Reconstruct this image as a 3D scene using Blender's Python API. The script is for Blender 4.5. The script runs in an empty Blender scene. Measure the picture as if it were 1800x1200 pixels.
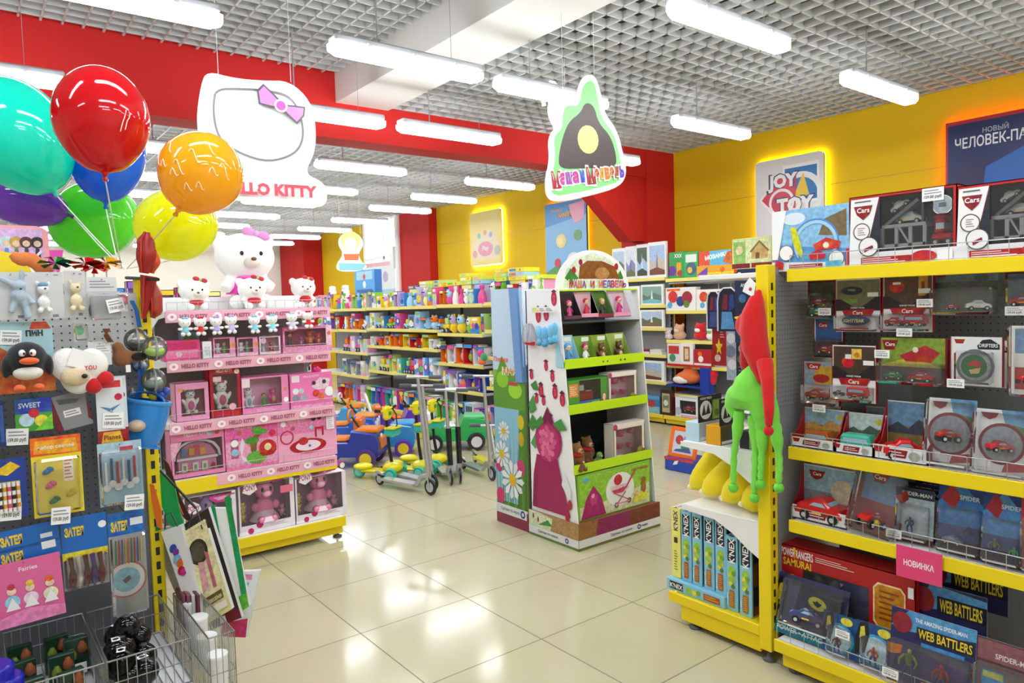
import bpy, math, random
import numpy as np
from mathutils import Vector, Matrix, Euler
PI = math.pi
scn = bpy.context.scene
# ---------------------------------------------------------------- camera
FPX = 1257.0
YAW, PITCH, ROLL = math.radians(52.25), math.radians(-3.07), math.radians(-1.65)
EYE = 1.523
_f = Vector((math.cos(YAW)*math.cos(PITCH), math.sin(YAW)*math.cos(PITCH), math.sin(PITCH)))
_r0 = Vector((math.sin(YAW), -math.cos(YAW), 0)); _u0 = _r0.cross(_f)
_r = _r0*math.cos(ROLL)+_u0*math.sin(ROLL); _u = _u0*math.cos(ROLL)-_r0*math.sin(ROLL)
CAMP = Vector((0, 0, EYE))
cam_d = bpy.data.cameras.new('camera'); cam = bpy.data.objects.new('camera', cam_d)
scn.collection.objects.link(cam); scn.camera = cam
cam_d.sensor_width = 36.0; cam_d.lens = FPX/1800.0*36.0; cam_d.clip_start = 0.05; cam_d.clip_end = 100
m = Matrix.Identity(4)
for i in range(3):
    m[i][0] = _r[i]; m[i][1] = _u[i]; m[i][2] = -_f[i]; m[i][3] = CAMP[i]
cam.matrix_world = m
# ---------------------------------------------------------------- world and exposure
w = bpy.data.worlds.new('world'); scn.world = w; w.use_nodes = True
w.node_tree.nodes['Background'].inputs[0].default_value = (0.9, 0.95, 1, 1)
w.node_tree.nodes['Background'].inputs[1].default_value = 0.6
scn.view_settings.view_transform = 'Standard'; scn.view_settings.look = 'None'
scn.view_settings.gamma = 1; scn.view_settings.exposure = 0.38; scn.view_settings.use_curve_mapping = False
LAMP_POWER = 21.0
scn.cycles.max_bounces = 7; scn.cycles.transparent_max_bounces = 16; scn.cycles.sample_clamp_indirect = 6
# ---------------------------------------------------------------- where a point of the photo lies in the room
def ray(px, py): return _f + _r*((px-900)/FPX) - _u*((py-600)/FPX)
def onX(px, py, X): d = ray(px, py); return CAMP + d*(X/d.x)
def onY(px, py, Y): d = ray(px, py); return CAMP + d*(Y/d.y)
def onZ(px, py, Z): d = ray(px, py); return CAMP + d*((Z-EYE)/d.z)
def onD(px, py, D): return CAMP + ray(px, py)*D
# ---------------------------------------------------------------- materials
_m = {}
def lin(c):
    c = c.lstrip('#'); c = ''.join(x*2 for x in c) if len(c) == 3 else c; v = [int(c[i:i+2], 16)/255 for i in (0, 2, 4)]
    return [x/12.92 if x <= 0.04045 else ((x+0.055)/1.055)**2.4 for x in v]
def C(col, fin='p'):
    """col hex; fin: p print board, g glossy plastic, m matt, f fabric, M metal, s soft shiny balloon, e emission"""
    k = (col, fin)
    if k in _m: return _m[k]
    mt = bpy.data.materials.new(fin+'_'+col.strip('#')); mt.use_nodes = True
    nt = mt.node_tree; b = nt.nodes['Principled BSDF']; L = lin(col)
    b.inputs['Base Color'].default_value = (*L, 1)
    b.inputs['Roughness'].default_value = {'p': .38, 'g': .18, 'm': .75, 'f': .95, 'M': .28, 's': .08}.get(fin, .5)
    if fin == 'M': b.inputs['Metallic'].default_value = .9
    if fin == 's':
        b.inputs['Coat Weight'].default_value = .6; b.inputs['Coat Roughness'].default_value = .03
        b.inputs['Subsurface Weight'].default_value = 0.0
    if fin == 'f':
        n = nt.nodes.new('ShaderNodeTexNoise'); n.inputs['Scale'].default_value = 160; n.inputs['Detail'].default_value = 1
        bp = nt.nodes.new('ShaderNodeBump'); bp.inputs['Strength'].default_value = .35; bp.inputs['Distance'].default_value = .004
        tc = nt.nodes.new('ShaderNodeTexCoord'); nt.links.new(tc.outputs['Object'], n.inputs['Vector'])
        nt.links.new(n.outputs['Fac'], bp.inputs['Height']); nt.links.new(bp.outputs['Normal'], b.inputs['Normal'])
        b.inputs['Sheen Weight'].default_value = .25
    if fin in 'pm' and fin:
        n = nt.nodes.new('ShaderNodeTexNoise'); n.inputs['Scale'].default_value = 9
        r = nt.nodes.new('ShaderNodeMapRange'); r.inputs[3].default_value = b.inputs['Roughness'].default_value-.06; r.inputs[4].default_value = b.inputs['Roughness'].default_value+.08
        nt.links.new(n.outputs['Fac'], r.inputs[0]); nt.links.new(r.outputs[0], b.inputs['Roughness'])
    if fin == 'q':
        tc = nt.nodes.new('ShaderNodeTexCoord'); n = nt.nodes.new('ShaderNodeTexNoise'); n.inputs['Scale'].default_value = 62; n.inputs['Detail'].default_value = 2.5; nt.links.new(tc.outputs['Object'], n.inputs['Vector'])
        r = nt.nodes.new('ShaderNodeMapRange'); r.inputs[1].default_value = .40; r.inputs[2].default_value = .62; r.inputs[3].default_value = .84; r.inputs[4].default_value = 1.10; nt.links.new(n.outputs['Fac'], r.inputs[0])
        n2 = nt.nodes.new('ShaderNodeTexNoise'); n2.inputs['Scale'].default_value = 27; nt.links.new(tc.outputs['Object'], n2.inputs['Vector'])
        r2 = nt.nodes.new('ShaderNodeMapRange'); r2.inputs[1].default_value = .35; r2.inputs[2].default_value = .65; r2.inputs[3].default_value = .482; r2.inputs[4].default_value = .518; nt.links.new(n2.outputs['Fac'], r2.inputs[0])
        hs = nt.nodes.new('ShaderNodeHueSaturation'); hs.inputs['Color'].default_value = (*L, 1); nt.links.new(r.outputs[0], hs.inputs['Value']); nt.links.new(r2.outputs[0], hs.inputs['Hue']); nt.links.new(hs.outputs[0], b.inputs['Base Color']); b.inputs['Roughness'].default_value = .34
    if fin == 's':
        tr = nt.nodes.new('ShaderNodeBsdfTranslucent'); tr.inputs[0].default_value = (*L, 1); mx = nt.nodes.new('ShaderNodeMixShader'); mx.inputs[0].default_value = .42
        nt.links.new(b.outputs[0], mx.inputs[1]); nt.links.new(tr.outputs[0], mx.inputs[2]); nt.links.new(mx.outputs[0], nt.nodes['Material Output'].inputs[0])
    if fin == 'e':
        b.inputs['Emission Color'].default_value = (*L, 1); b.inputs['Emission Strength'].default_value = LAMP_POWER
    _m[k] = mt; return mt
def emis(name, col, s):
    mt = bpy.data.materials.new(name); mt.use_nodes = True; b = mt.node_tree.nodes['Principled BSDF']
    b.inputs['Base Color'].default_value = (.8, .8, .8, 1)
    b.inputs['Emission Color'].default_value = (*lin(col), 1); b.inputs['Emission Strength'].default_value = s
    return mt
def clear(name, tint='#ffffff', a=.13, rough=.06):
    mt = bpy.data.materials.new(name); mt.use_nodes = True; nt = mt.node_tree
    for n in list(nt.nodes): nt.nodes.remove(n)
    o = nt.nodes.new('ShaderNodeOutputMaterial'); t = nt.nodes.new('ShaderNodeBsdfTransparent'); g = nt.nodes.new('ShaderNodeBsdfGlossy')
    d = nt.nodes.new('ShaderNodeBsdfDiffuse'); fr = nt.nodes.new('ShaderNodeFresnel'); fr.inputs[0].default_value = 1.45
    mx = nt.nodes.new('ShaderNodeMixShader'); m2 = nt.nodes.new('ShaderNodeMixShader')
    t.inputs[0].default_value = (*lin(tint), 1); g.inputs['Roughness'].default_value = rough; d.inputs[0].default_value = (*lin(tint), 1)
    m2.inputs[0].default_value = a; nt.links.new(t.outputs[0], m2.inputs[1]); nt.links.new(d.outputs[0], m2.inputs[2])
    nt.links.new(fr.outputs[0], mx.inputs[0]); nt.links.new(m2.outputs[0], mx.inputs[1]); nt.links.new(g.outputs[0], mx.inputs[2])
    nt.links.new(mx.outputs[0], o.inputs[0]); return mt
CLEAR = clear('clear_plastic', '#ffffff', .035); FILM = clear('milky_film', '#f2f4f6', .3, .15); FILMG = clear('grey_film', '#c9ccd0', .25, .12)
# ---------------------------------------------------------------- text shapes
_tc = {}
def glyphs(s):
    if s in _tc: return _tc[s]
    bold = s.startswith('*'); cu = bpy.data.curves.new('t', 'FONT'); cu.body = s.lstrip('*'); cu.size = 1; cu.resolution_u = 2; cu.offset = 0.055 if bold else 0.018
    o = bpy.data.objects.new('t', cu); me = o.to_mesh()
    V = [(v.co.x, v.co.y) for v in me.vertices]; F = [tuple(p.vertices) for p in me.polygons]
    o.to_mesh_clear(); bpy.data.objects.remove(o); bpy.data.curves.remove(cu)
    if V:
        x0 = min(v[0] for v in V); x1 = max(v[0] for v in V); y0 = min(v[1] for v in V); y1 = max(v[1] for v in V)
        H = max(y1-y0, 1e-6); V = [((v[0]-(x0+x1)/2)/H, (v[1]-(y0+y1)/2)/H) for v in V]; W = (x1-x0)/H
    else: W = 1
    _tc[s] = (V, F, W); return _tc[s]
# ---------------------------------------------------------------- mesh collector
class MB:
    def __init__(s): s.v = []; s.f = []; s.mi = []; s.sm = []; s.mats = []; s.T = Matrix.Identity(4)
    def slot(s, m):
        if isinstance(m, str): m = C(m)
        if m not in s.mats: s.mats.append(m)
        return s.mats.index(m)
    def add(s, V, F, m, sm=False):
        b = len(s.v); T = s.T; s.v += [tuple(T @ Vector(p)) for p in V]; k = s.slot(m)
        for f in F: s.f.append(tuple(b+i for i in f)); s.mi.append(k); s.sm.append(sm)
        return s
    def face(s, P, m): return s.add(P, [tuple(range(len(P)))], m)
    def box(s, x0, x1, y0, y1, z0, z1, m, bev=0, skip=''):
        if bev <= 0:
            V = [(x, y, z) for x in (x0, x1) for y in (y0, y1) for z in (z0, z1)]
            F = {'-x': (0, 1, 3, 2), '+x': (4, 6, 7, 5), '-y': (0, 4, 5, 1), '+y': (2, 3, 7, 6), '-z': (0, 2, 6, 4), '+z': (1, 5, 7, 3)}
            return s.add(V, [f for k, f in F.items() if k not in skip.split(',')], m)
        b = min(bev, (x1-x0)*.45, (y1-y0)*.45, (z1-z0)*.45); V = []; idx = {}
        for i, x in enumerate((x0, x1)):
            for j, y in enumerate((y0, y1)):
                for k, z in enumerate((z0, z1)):
                    sx = b if i == 0 else -b; sy = b if j == 0 else -b; sz = b if k == 0 else -b
                    for a, p in enumerate(((x, y+sy, z+sz), (x+sx, y, z+sz), (x+sx, y+sy, z))): idx[i, j, k, a] = len(V); V.append(p)
        q = lambda *t: [idx[a] for a in t]; F = []
        for i in (0, 1):
            f = q((i, 0, 0, 0), (i, 1, 0, 0), (i, 1, 1, 0), (i, 0, 1, 0)); F.append(f if i else f[::-1])
            f = q((0, i, 0, 1), (1, i, 0, 1), (1, i, 1, 1), (0, i, 1, 1)); F.append(f[::-1] if i else f)
            f = q((0, 0, i, 2), (1, 0, i, 2), (1, 1, i, 2), (0, 1, i, 2)); F.append(f if i else f[::-1])
        for a in (0, 1):
            for c in (0, 1):
                F.append(q((a, c, 0, 0), (a, c, 1, 0), (a, c, 1, 1), (a, c, 0, 1)))
                F.append(q((a, 0, c, 0), (a, 1, c, 0), (a, 1, c, 2), (a, 0, c, 2)))
                F.append(q((0, a, c, 1), (1, a, c, 1), (1, a, c, 2), (0, a, c, 2)))
        for i in (0, 1):
            for j in (0, 1):
                for k in (0, 1): F.append(q((i, j, k, 0), (i, j, k, 1), (i, j, k, 2)))
        return s.add(V, [tuple(f) for f in F], m)
    def rings(s, R, m, closed=True, caps=True, sm=True):
        n = len(R[0]); V = [p for r in R for p in r]; F = []
        for i in range(len(R)-1):
            for j in range(n if closed else n-1):
                a = i*n+j; b = i*n+(j+1) % n; F.append((a, b, b+n, a+n))
        s.add(V, F, m, sm)
        if caps: s.add(R[0], [tuple(range(n))[::-1]], m); s.add(R[-1], [tuple(range(n))], m)
        return s
    def tube(s, P, r, m, n=8, caps=True, closed=False):
        P = [Vector(p) for p in P]; R = []; rr = r if isinstance(r, (list, tuple)) else [r]*len(P); up = None
        for i, p in enumerate(P):
            a = P[max(i-1, 0)]; b = P[min(i+1, len(P)-1)]
            if closed: a = P[i-1]; b = P[(i+1) % len(P)]
            t = (b-a).normalized() if (b-a).length > 1e-9 else Vector((0, 0, 1))
            if up is None: up = t.orthogonal().normalized()
            up = (up-t*up.dot(t)); up = up.normalized() if up.length > 1e-6 else t.orthogonal().normalized()
            v = t.cross(up); R.append([p+(up*math.cos(2*PI*k/n)+v*math.sin(2*PI*k/n))*rr[i] for k in range(n)])
        if closed: R.append(R[0]); caps = False
        return s.rings(R, m, caps=caps)
    def cyl(s, a, b, r, m, n=16, r2=None): return s.tube([a, b], [r, r if r2 is None else r2], m, n)
    def lathe(s, prof, m, o=(0, 0, 0), n=20, axis='z', caps=True):
        R = []
        for r, h in prof:
            ring = []
            for k in range(n):
                c, q = r*math.cos(2*PI*k/n), r*math.sin(2*PI*k/n)
                ring.append({'z': (o[0]+c, o[1]+q, o[2]+h), 'y': (o[0]+q, o[1]+h, o[2]+c), 'x': (o[0]+h, o[1]+c, o[2]+q)}[axis])
            R.append(ring)
        return s.rings(R, m, caps=caps)
    def ell(s, c, r, m, nu=14, nv=9, rot=None):
        if not isinstance(r, (tuple, list)): r = (r, r, r)
        c = Vector(c); Q = Euler(rot).to_matrix() if rot else None; V = []; F = []
        for j in range(1, nv):
            t = PI*j/nv
            for i in range(nu):
                a = 2*PI*i/nu; p = Vector((r[0]*math.sin(t)*math.cos(a), r[1]*math.sin(t)*math.sin(a), r[2]*math.cos(t)))
                V.append(c+(Q @ p if Q else p))
        for z in (r[2], -r[2]): p = Vector((0, 0, z)); V.append(c+(Q @ p if Q else p))
        N = len(V)
        for j in range(nv-2):
            for i in range(nu): a = j*nu+i; b = j*nu+(i+1) % nu; F.append((a, a+nu, b+nu, b))
        for i in range(nu): F.append((N-2, i, (i+1) % nu)); F.append((N-1, (nv-2)*nu+(i+1) % nu, (nv-2)*nu+i))
        return s.add(V, F, m, True)
    def prism(s, P, o, u, v, t, m, ms=None):
        """polygon P in (u,v), thickness t behind its face (against u x v)"""
        o, u, v = Vector(o), Vector(u), Vector(v); n = u.cross(v).normalized()
        A = [o+u*x+v*y for x, y in P]; B = [p-n*t for p in A]; k = len(P)
        s.add(A, [tuple(range(k))], m); s.add(B, [tuple(range(k))[::-1]], ms or m)
        return s.add(A+B, [(i, i+k, (i+1) % k+k, (i+1) % k) for i in range(k)], ms or m)
    def art(s, o, u, v, ops, off=.0005, lift=.00035, plain=False):
        """print flat shapes on the face at o spanned by u (width) and v (height); coordinates 0..1"""
        o, u, v = Vector(o), Vector(u), Vector(v); n = u.cross(v).normalized(); W = u.length; H = v.length; d = off; K = lambda a: min(1, max(0, a))
        for op in ops:
            q = o+n*d; k = op[0]; d += lift
            if k in 'rpe' and not plain:
                i_ = {'r': 5, 'p': 2, 'e': 4}[k]
                if isinstance(op[i_], str) and min(lin(op[i_])) < .7: op = list(op); op[i_] = C(op[i_], 'q')
            if k == 'r': P = [(op[1], op[2]), (op[3], op[2]), (op[3], op[4]), (op[1], op[4])]; s.face([q+u*x+v*y for x, y in P], op[5])
            elif k == 'p': s.face([q+u*K(x)+v*K(y) for x, y in op[1]], op[2])
            elif k == 'e':   # cx, cy, r (share of height), colour, squash
                sq = op[5] if len(op) > 5 else 1; N = 18
                s.face([q+u*K(op[1]+op[3]*sq*H/W*math.cos(2*PI*i/N))+v*K(op[2]+op[3]*math.sin(2*PI*i/N)) for i in range(N)], op[4])
            elif k == 'o':   # ring
                N = 24; r2 = op[3]; r1 = r2*op[5]
                V = [q+u*K(op[1]+r*H/W*math.cos(2*PI*i/N))+v*K(op[2]+r*math.sin(2*PI*i/N)) for r in (r1, r2) for i in range(N)]
                s.add(V, [(i, (i+1) % N, (i+1) % N+N, i+N) for i in range(N)], op[4])
            elif k == 't':   # x, y, h, string, colour, [max width], [rotation]
                V, F, w0 = glyphs(op[4]); h = op[3]*H; mw = (op[6] if len(op) > 6 and op[6] else 9)*W; sx = min(1, mw/(w0*h)); a = op[7] if len(op) > 7 else 0
                ca, sa = math.cos(a), math.sin(a); U = u/W; Vv = v/H; c0 = q+u*op[1]+v*op[2]
                s.add([c0+U*(x*h*sx*ca-y*h*sa)+Vv*(x*h*sx*sa+y*h*ca) for x, y in V], F, op[5])
            elif k == 'l':   # lines of fine print: x0,y0,x1,y1,n,colour
                n_ = op[5]; hh = (op[4]-op[2])/n_
                for i in range(n_):
                    x1 = op[3]-(op[3]-op[1])*((i*37 % 5)/12); yy = op[2]+hh*(i+.3)
                    s.face([q+u*x+v*y for x, y in ((op[1], yy), (x1, yy), (x1, yy+hh*.4), (op[1], yy+hh*.4))], op[6])
        return s
    def build(s, name, parent=None, loc=None, rotz=0, label=None, cat=None, group=None, kind=None):
        me = bpy.data.meshes.new(name); me.from_pydata(s.v, [], s.f)
        for m in s.mats: me.materials.append(m)
        me.polygons.foreach_set('material_index', s.mi); me.polygons.foreach_set('use_smooth', s.sm); me.update()
        o = bpy.data.objects.new(name, me); scn.collection.objects.link(o)
        if parent: o.parent = parent
        if loc is not None: o.location = loc
        if rotz: o.rotation_euler = (0, 0, rotz)
        return tag(o, label, cat, group, kind)
def tag(o, label=None, cat=None, group=None, kind=None):
    if label: o['label'] = label
    if cat: o['category'] = cat
    if group: o['group'] = group
    if kind: o['kind'] = kind
    return o
def root(name, label, cat, loc=(0, 0, 0), rotz=0, group=None):
    o = bpy.data.objects.new(name, None); scn.collection.objects.link(o); o.empty_display_size = .05
    o.location = loc; o.rotation_euler = (0, 0, rotz) if not isinstance(rotz, (tuple, list)) else rotz
    return tag(o, label, cat, group)
_kids = lambda o: [c for c in o.children]
def copy_tree(o, parent=None, loc=None, rotz=None, label=None, group=None):
    c = o.copy(); scn.collection.objects.link(c); c.parent = parent
    if parent is None:
        if loc is not None: c.location = loc
        if rotz is not None: c.rotation_euler = (0, 0, rotz)
        if label: c['label'] = label
        if group: c['group'] = group
    for k in _kids(o): copy_tree(k, c)
    return c
def blob(name, parts, m, parent=None, vox=.006, loc=None, rot=None, smooth=4):
    """one continuous soft body grown from ellipsoids and tubes"""
    b = MB()
    for p in parts:
        if p[0] == 'e': b.ell(p[1], p[2], m, 16, 12, p[3] if len(p) > 3 else None)
        else: b.tube(p[1], p[2], m, 12)
    o = b.build(name, parent, loc)
    if rot: o.rotation_euler = rot
    r = o.modifiers.new('r', 'REMESH'); r.mode = 'VOXEL'; r.voxel_size = vox; r.use_smooth_shade = True
    q = o.modifiers.new('s', 'SMOOTH'); q.iterations = smooth; q.factor = .5
    return o
RN = random.Random(7)
ORD = ['first', 'second', 'third', 'fourth', 'fifth', 'sixth', 'seventh', 'eighth', 'ninth', 'tenth', 'eleventh', 'twelfth', 'thirteenth', 'fourteenth', 'fifteenth', 'sixteenth', 'seventeenth', 'eighteenth', 'nineteenth', 'twentieth']
UX, UY, UZ = Vector((1, 0, 0)), Vector((0, 1, 0)), Vector((0, 0, 1))
# ================================================================ the room
CW = C('#f3f1ea', 'm'); RED = C('#bd130e', 'm'); YEL = C('#e4bd00', 'm'); GRID = C('#bfc1bf', 'm'); DARK = C('#55585a', 'm')
def floor_mat():
    mt = bpy.data.materials.new('floor_tile'); mt.use_nodes = True; nt = mt.node_tree; b = nt.nodes['Principled BSDF']; N = nt.nodes.new; Lk = nt.links.new
    g = N('ShaderNodeNewGeometry'); sp = N('ShaderNodeSeparateXYZ'); Lk(g.outputs['Position'], sp.inputs[0])
    def M(op, a, c=None):
        n = N('ShaderNodeMath'); n.operation = op
        for i, x in enumerate((a, c)):
            if x is None: continue
            if isinstance(x, (int, float)): n.inputs[i].default_value = x
            else: Lk(x, n.inputs[i])
        return n.outputs[0]
    def edge(ax, o):
        t = M('DIVIDE', M('SUBTRACT', sp.outputs[ax], o), .6); fr = M('FRACT', t); fr2 = M('FRACT', M('ADD', t, 100))
        return M('LESS_THAN', M('MINIMUM', fr2, M('SUBTRACT', 1, fr2)), .0042), M('FLOOR', t)
    ex, ix = edge(0, 1.412); ey, iy = edge(1, 2.444); ln = M('MAXIMUM', ex, ey)
    wn = N('ShaderNodeTexWhiteNoise'); cb = N('ShaderNodeCombineXYZ'); Lk(ix, cb.inputs[0]); Lk(iy, cb.inputs[1]); Lk(cb.outputs[0], wn.inputs['Vector'])
    nz = N('ShaderNodeTexNoise'); nz.inputs['Scale'].default_value = 3; nz.inputs['Detail'].default_value = 4; Lk(g.outputs['Position'], nz.inputs['Vector'])
    mx = N('ShaderNodeMix'); mx.data_type = 'RGBA'; mx.inputs[6].default_value = (*lin('#bfb997'), 1); mx.inputs[7].default_value = (*lin('#cac4a4'), 1)
    Lk(M('ADD', M('MULTIPLY', wn.outputs['Value'], .5), M('MULTIPLY', nz.outputs['Fac'], .5)), mx.inputs[0])
    m2 = N('ShaderNodeMix'); m2.data_type = 'RGBA'; m2.inputs[7].default_value = (*lin('#6e6a58'), 1); Lk(mx.outputs[2], m2.inputs[6]); Lk(ln, m2.inputs[0])
    Lk(m2.outputs[2], b.inputs['Base Color']); Lk(M('ADD', M('MULTIPLY', ln, .5), .13), b.inputs['Roughness'])
    b.inputs['Specular IOR Level'].default_value = .42
    return mt
XL, XR, YN, YF = -5.0, 7.4, -3.2, 19.0
S = dict(kind='structure')
MB().box(XL, XR+.3, YN, YF, -.1, 0, floor_mat()).build('floor', **S)
MB().box(XR, XR+.2, YN, 12.95, 0, 4.05, YEL).box(XR, XR+.2, 14.95, YF, 0, 4.05, YEL).box(XR, XR+.2, 12.95, 14.95, 0, 1.0, YEL).build('wall_right', **S)
MB().box(XL-.2, XL, YN, YF, 0, 4.05, C('#f2efe2', 'm')).build('wall_left', **S)
MB().box(XL, XR+.2, YF, YF+.2, 0, 4.05, C('#f2efe2', 'm')).build('wall_back', **S)
MB().box(XL, XR+.2, YN-.2, YN, 0, 4.05, C('#f2efe2', 'm')).build('wall_front', **S)
MB().box(XL, XR+.2, YN, YF, 4.0, 4.1, C('#2e3030', 'm')).build('ceiling', **S)
# window in the right wall, bright daylight behind frosted panes
wf = MB(); wf.box(XR-.02, XR+.05, 12.95, 13.05, 1.0, 4, '#fbfbfb').box(XR-.02, XR+.05, 14.85, 14.95, 1.0, 4, '#fbfbfb').box(XR-.02, XR+.05, 13.95, 14.0, 1, 4, '#fbfbfb').box(XR-.02, XR+.05, 13.05, 14.85, 2.55, 2.62, '#fbfbfb')
wfo = wf.build('window_1', **S)
MB().box(XR+.02, XR+.03, 13.05, 14.85, 1.0, 4, emis('daylight', '#ffffff', 2.5)).build('pane', wfo, kind='structure')
def grid(x0, x1, y0, y1, z, p, ox, oy, h=.05, t=.007):
    b = MB(); x = x0+((ox-x0) % p)
    while x < x1: b.box(x-t, x+t, y0, y1, z, z+h, GRID); x += p
    y = y0+((oy-y0) % p)
    while y < y1: b.box(x0, x1, y-t, y+t, z, z+h, GRID); y += p
    return b.build('ceiling_grid', **S)
grid(XL, 2.78, YN, 6.06, 3.6, .13, .451, 5.2)
grid(3.30, XR, YN, 6.06, 3.38, .15, 3.3, 3.204)
grid(XL, XR, 6.35, YF, 3.38, .15, 3.3, 3.204)
MB().box(XL, XR, 6.06, 6.35, 3.04, 4.0, RED).build('beam', **S)
MB().box(2.78, 3.30, YN, 6.06, 3.355, 4.0, C('#dededa', 'm')).build('beam', **S)
cb = MB().box(6.88, XR, 6.05, 6.5, 0, 4.0, RED)
cb.prism([(5.63, 3.05), (6.62, 2.25), (6.88, 2.25), (6.88, 3.05)], (0, 6.1, 0), (1, 0, 0), (0, 0, 1), .2, RED)
cb.build('column', **S)
MB().box(7.22, XR, 11.82, 12.95, 0, 4.0, RED).build('column', **S)
MB().box(6.9, XR, 17.3, 18.9, 0, 4.0, RED).build('column', **S)
MB().tube([(7.2, 13.02, 0), (7.2, 13.02, 3.5)], .06, '#f2f2f2', 10).build('trim_1', **S)
# panel joints of the yellow wall
b = MB()
for z in (1.45, 2.68): b.box(XR-.004, XR, YN, 12.9, z, z+.006, '#b98d05')
b.build('trim_2', **S)
# ================================================================ ceiling lamps
def lamp0():
    r = root('ceiling_lamp', 'x', 'lamp', (0, 0, 0)); L = 1.05
    h = MB(); h.box(-L/2+.015, L/2-.015, -.055, .055, .03, .075, '#b9bdc2', .01)
    for x in (-.3, 0, .3): h.box(x-.012, x+.012, -.06, .06, .022, .05, '#d5d7da')
    h.build('housing', r)
    P = [(-.062, 0.028), (-.062, -.005), (-.04, -.03), (.04, -.03), (.062, -.005), (.062, .028)]
    d = MB(); R = []
    for x, k in ((-L/2, .55), (-L/2+.05, 1), (L/2-.05, 1), (L/2, .55)): R.append([(x, y*k, z*k if z < 0 else z) for y, z in P])
    d.rings(R, C('#f6f9ff', 'e'), sm=False); d.build('diffuser', r)
    return r
def lamp_wires(r, ztop):
    for x, t in ((-.22, .005), (.3, .0018)): MB().tube([(x, 0, .07), (x, 0, ztop-3.0+.05)], t, '#9a9da0', 6, caps=False).build('suspension_wire', r)
lp = lamp0(); first = True
LAMPS = [(.63, 3.85, 'pale tube lamp above the colourful balloons, cut by the upper frame edge'), (2.28, 3.88, 'long bright tube lamp just before the white ceiling beam'), (3.49, 3.93, 'tube lamp half hidden behind the green-edged hanging sign'),
 (.12, 5.42, 'tube lamp in front of the red beam behind the turquoise and red balloons'), (2.32, 5.3, 'tube lamp under the red beam right of the pink lettered sign'), (3.5, 5.3, 'tube lamp under the middle of the red beam'), (5.42, 5.35, 'tube lamp at the red column behind the green-edged sign'),
 (3.5, 2.43, 'large near tube lamp under the right part of the ceiling, above the shop floor'), (5.45, 2.53, 'tube lamp nearest the blue film poster'), (5.37, 3.95, 'tube lamp near the yellow wall above the white and pink logo poster'),
 (3.52, 7.08, 'first lamp beyond the red beam, left of the camera dome'), (5.47, 7.2, 'first lamp beyond the beam next to the yellow wall'), (5.5, 8.55, 'second lamp beyond the beam next to the yellow wall'), (5.5, 9.8, 'third lamp beyond the beam, ending at the far red pillar'), (3.66, 8.6, 'second lamp beyond the beam, beside the pink lettered sign')]
for i, (x, y, l) in enumerate(LAMPS):
    o = lp if i == 0 else copy_tree(lp, None, (x, y, 3.0), 0, l)
    if i == 0: o.location = (x, y, 3.0); o['label'] = l
for o in [x for x in scn.objects if x.name.startswith('ceiling_lamp')]:
    lamp_wires(o, 3.6 if (o.location.x < 2.6 and o.location.y < 6) else 3.38)
FAR = [(x, y) for y in (9.9, 11.4, 12.9, 14.4, 15.9, 17.4) for x in (1.7, 3.65, 5.6) if not (x == 5.6 and y == 9.9)] + [(1.7, 7.1), (1.7, 8.6)]
nm = {1.7: 'left-hand run', 3.65: 'middle run', 5.6: 'yellow wall run'}
for x, y in FAR:
    o = copy_tree(lp, None, (x, y, 3.0), 0, 'far tube lamp in the %s, %s row beyond the beam' % (nm[x], ORD[max(0, int(round((y-7.1)/1.45)))]), 'lamps far back in the shop')
FILL_LAMPS = [(.75, 2.3), (.3, .1), (1.9, -.1), (-.6, 2.5), (2.0, 1.25), (-1.6, 3.9), (-1.6, 1.2), (.6, 1.2), (3.5, .9), (5.4, .9), (.6, -1), (3.5, -.8), (-1.6, 6.9), (-.3, 8.6), (-.3, 11.4), (5.4, -.8), (-.3, 14.4)]  # unseen tube lamps added to brighten the near shelves and the room
for x, y in FILL_LAMPS:
    copy_tree(lp, None, (x, y, 3.0), 0, 'tube lamp added outside the view for more light', 'added lamps outside the view')
# camera dome on the ceiling
p = onZ(718, 262, 3.3)
r = root('security_camera', 'small white dome camera under the ceiling beyond the red beam', 'camera', (p.x, 6.55, 3.3))
MB().lathe([(.0, .09), (.06, .09), (.075, .05), (.078, .0)], '#f4f4f4').build('housing', r)
MB().ell((0, 0, -.0), (.06, .06, .055), C('#202428', 'g')).build('dome', r)
# ================================================================ shelving
YEM = C('#f5d90a', 'p'); YPALE = C('#efe07a', 'p'); WHM = C('#f2f3f1', 'p'); GRM = C('#8f9193', 'p'); GRD = C('#77797c', 'p'); WIRE = C('#c9ccd0', 'M'); PINKR = C('#f2b3c6', 'p')
def wire_fence(mb, x0, x1, y, z, h=.05, p=.055, r=.0013, m=None):
    m = m or WIRE
    n = max(2, int((x1-x0)/p))
    for i in range(n+1):
        x = x0+(x1-x0)*i/n; mb.cyl((x, y, z), (x, y, z+h), r, m, 5)
    mb.cyl((x0, y, z+h), (x1, y, z+h), r*1.4, m, 5); mb.cyl((x0, y, z+.003), (x1, y, z+.003), r, m, 5)
def holes(mb, x0, x1, y, z0, z1, p=.025, s=.0028, m='#3c3e40'):
    """dark peg holes on a panel facing -y"""
    V = []; F = []
    nx = int((x1-x0)/p); nz = int((z1-z0)/p)
    for i in range(nx):
        for j in range(nz):
            x = x0+(i+.5)*p; z = z0+(j+.5)*p; b = len(V); V += [(x-s, y, z-s), (x+s, y, z-s), (x+s, y, z+s), (x-s, y, z+s)]; F.append((b, b+1, b+2, b+3))
    if V: mb.add(V, F, m)
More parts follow.
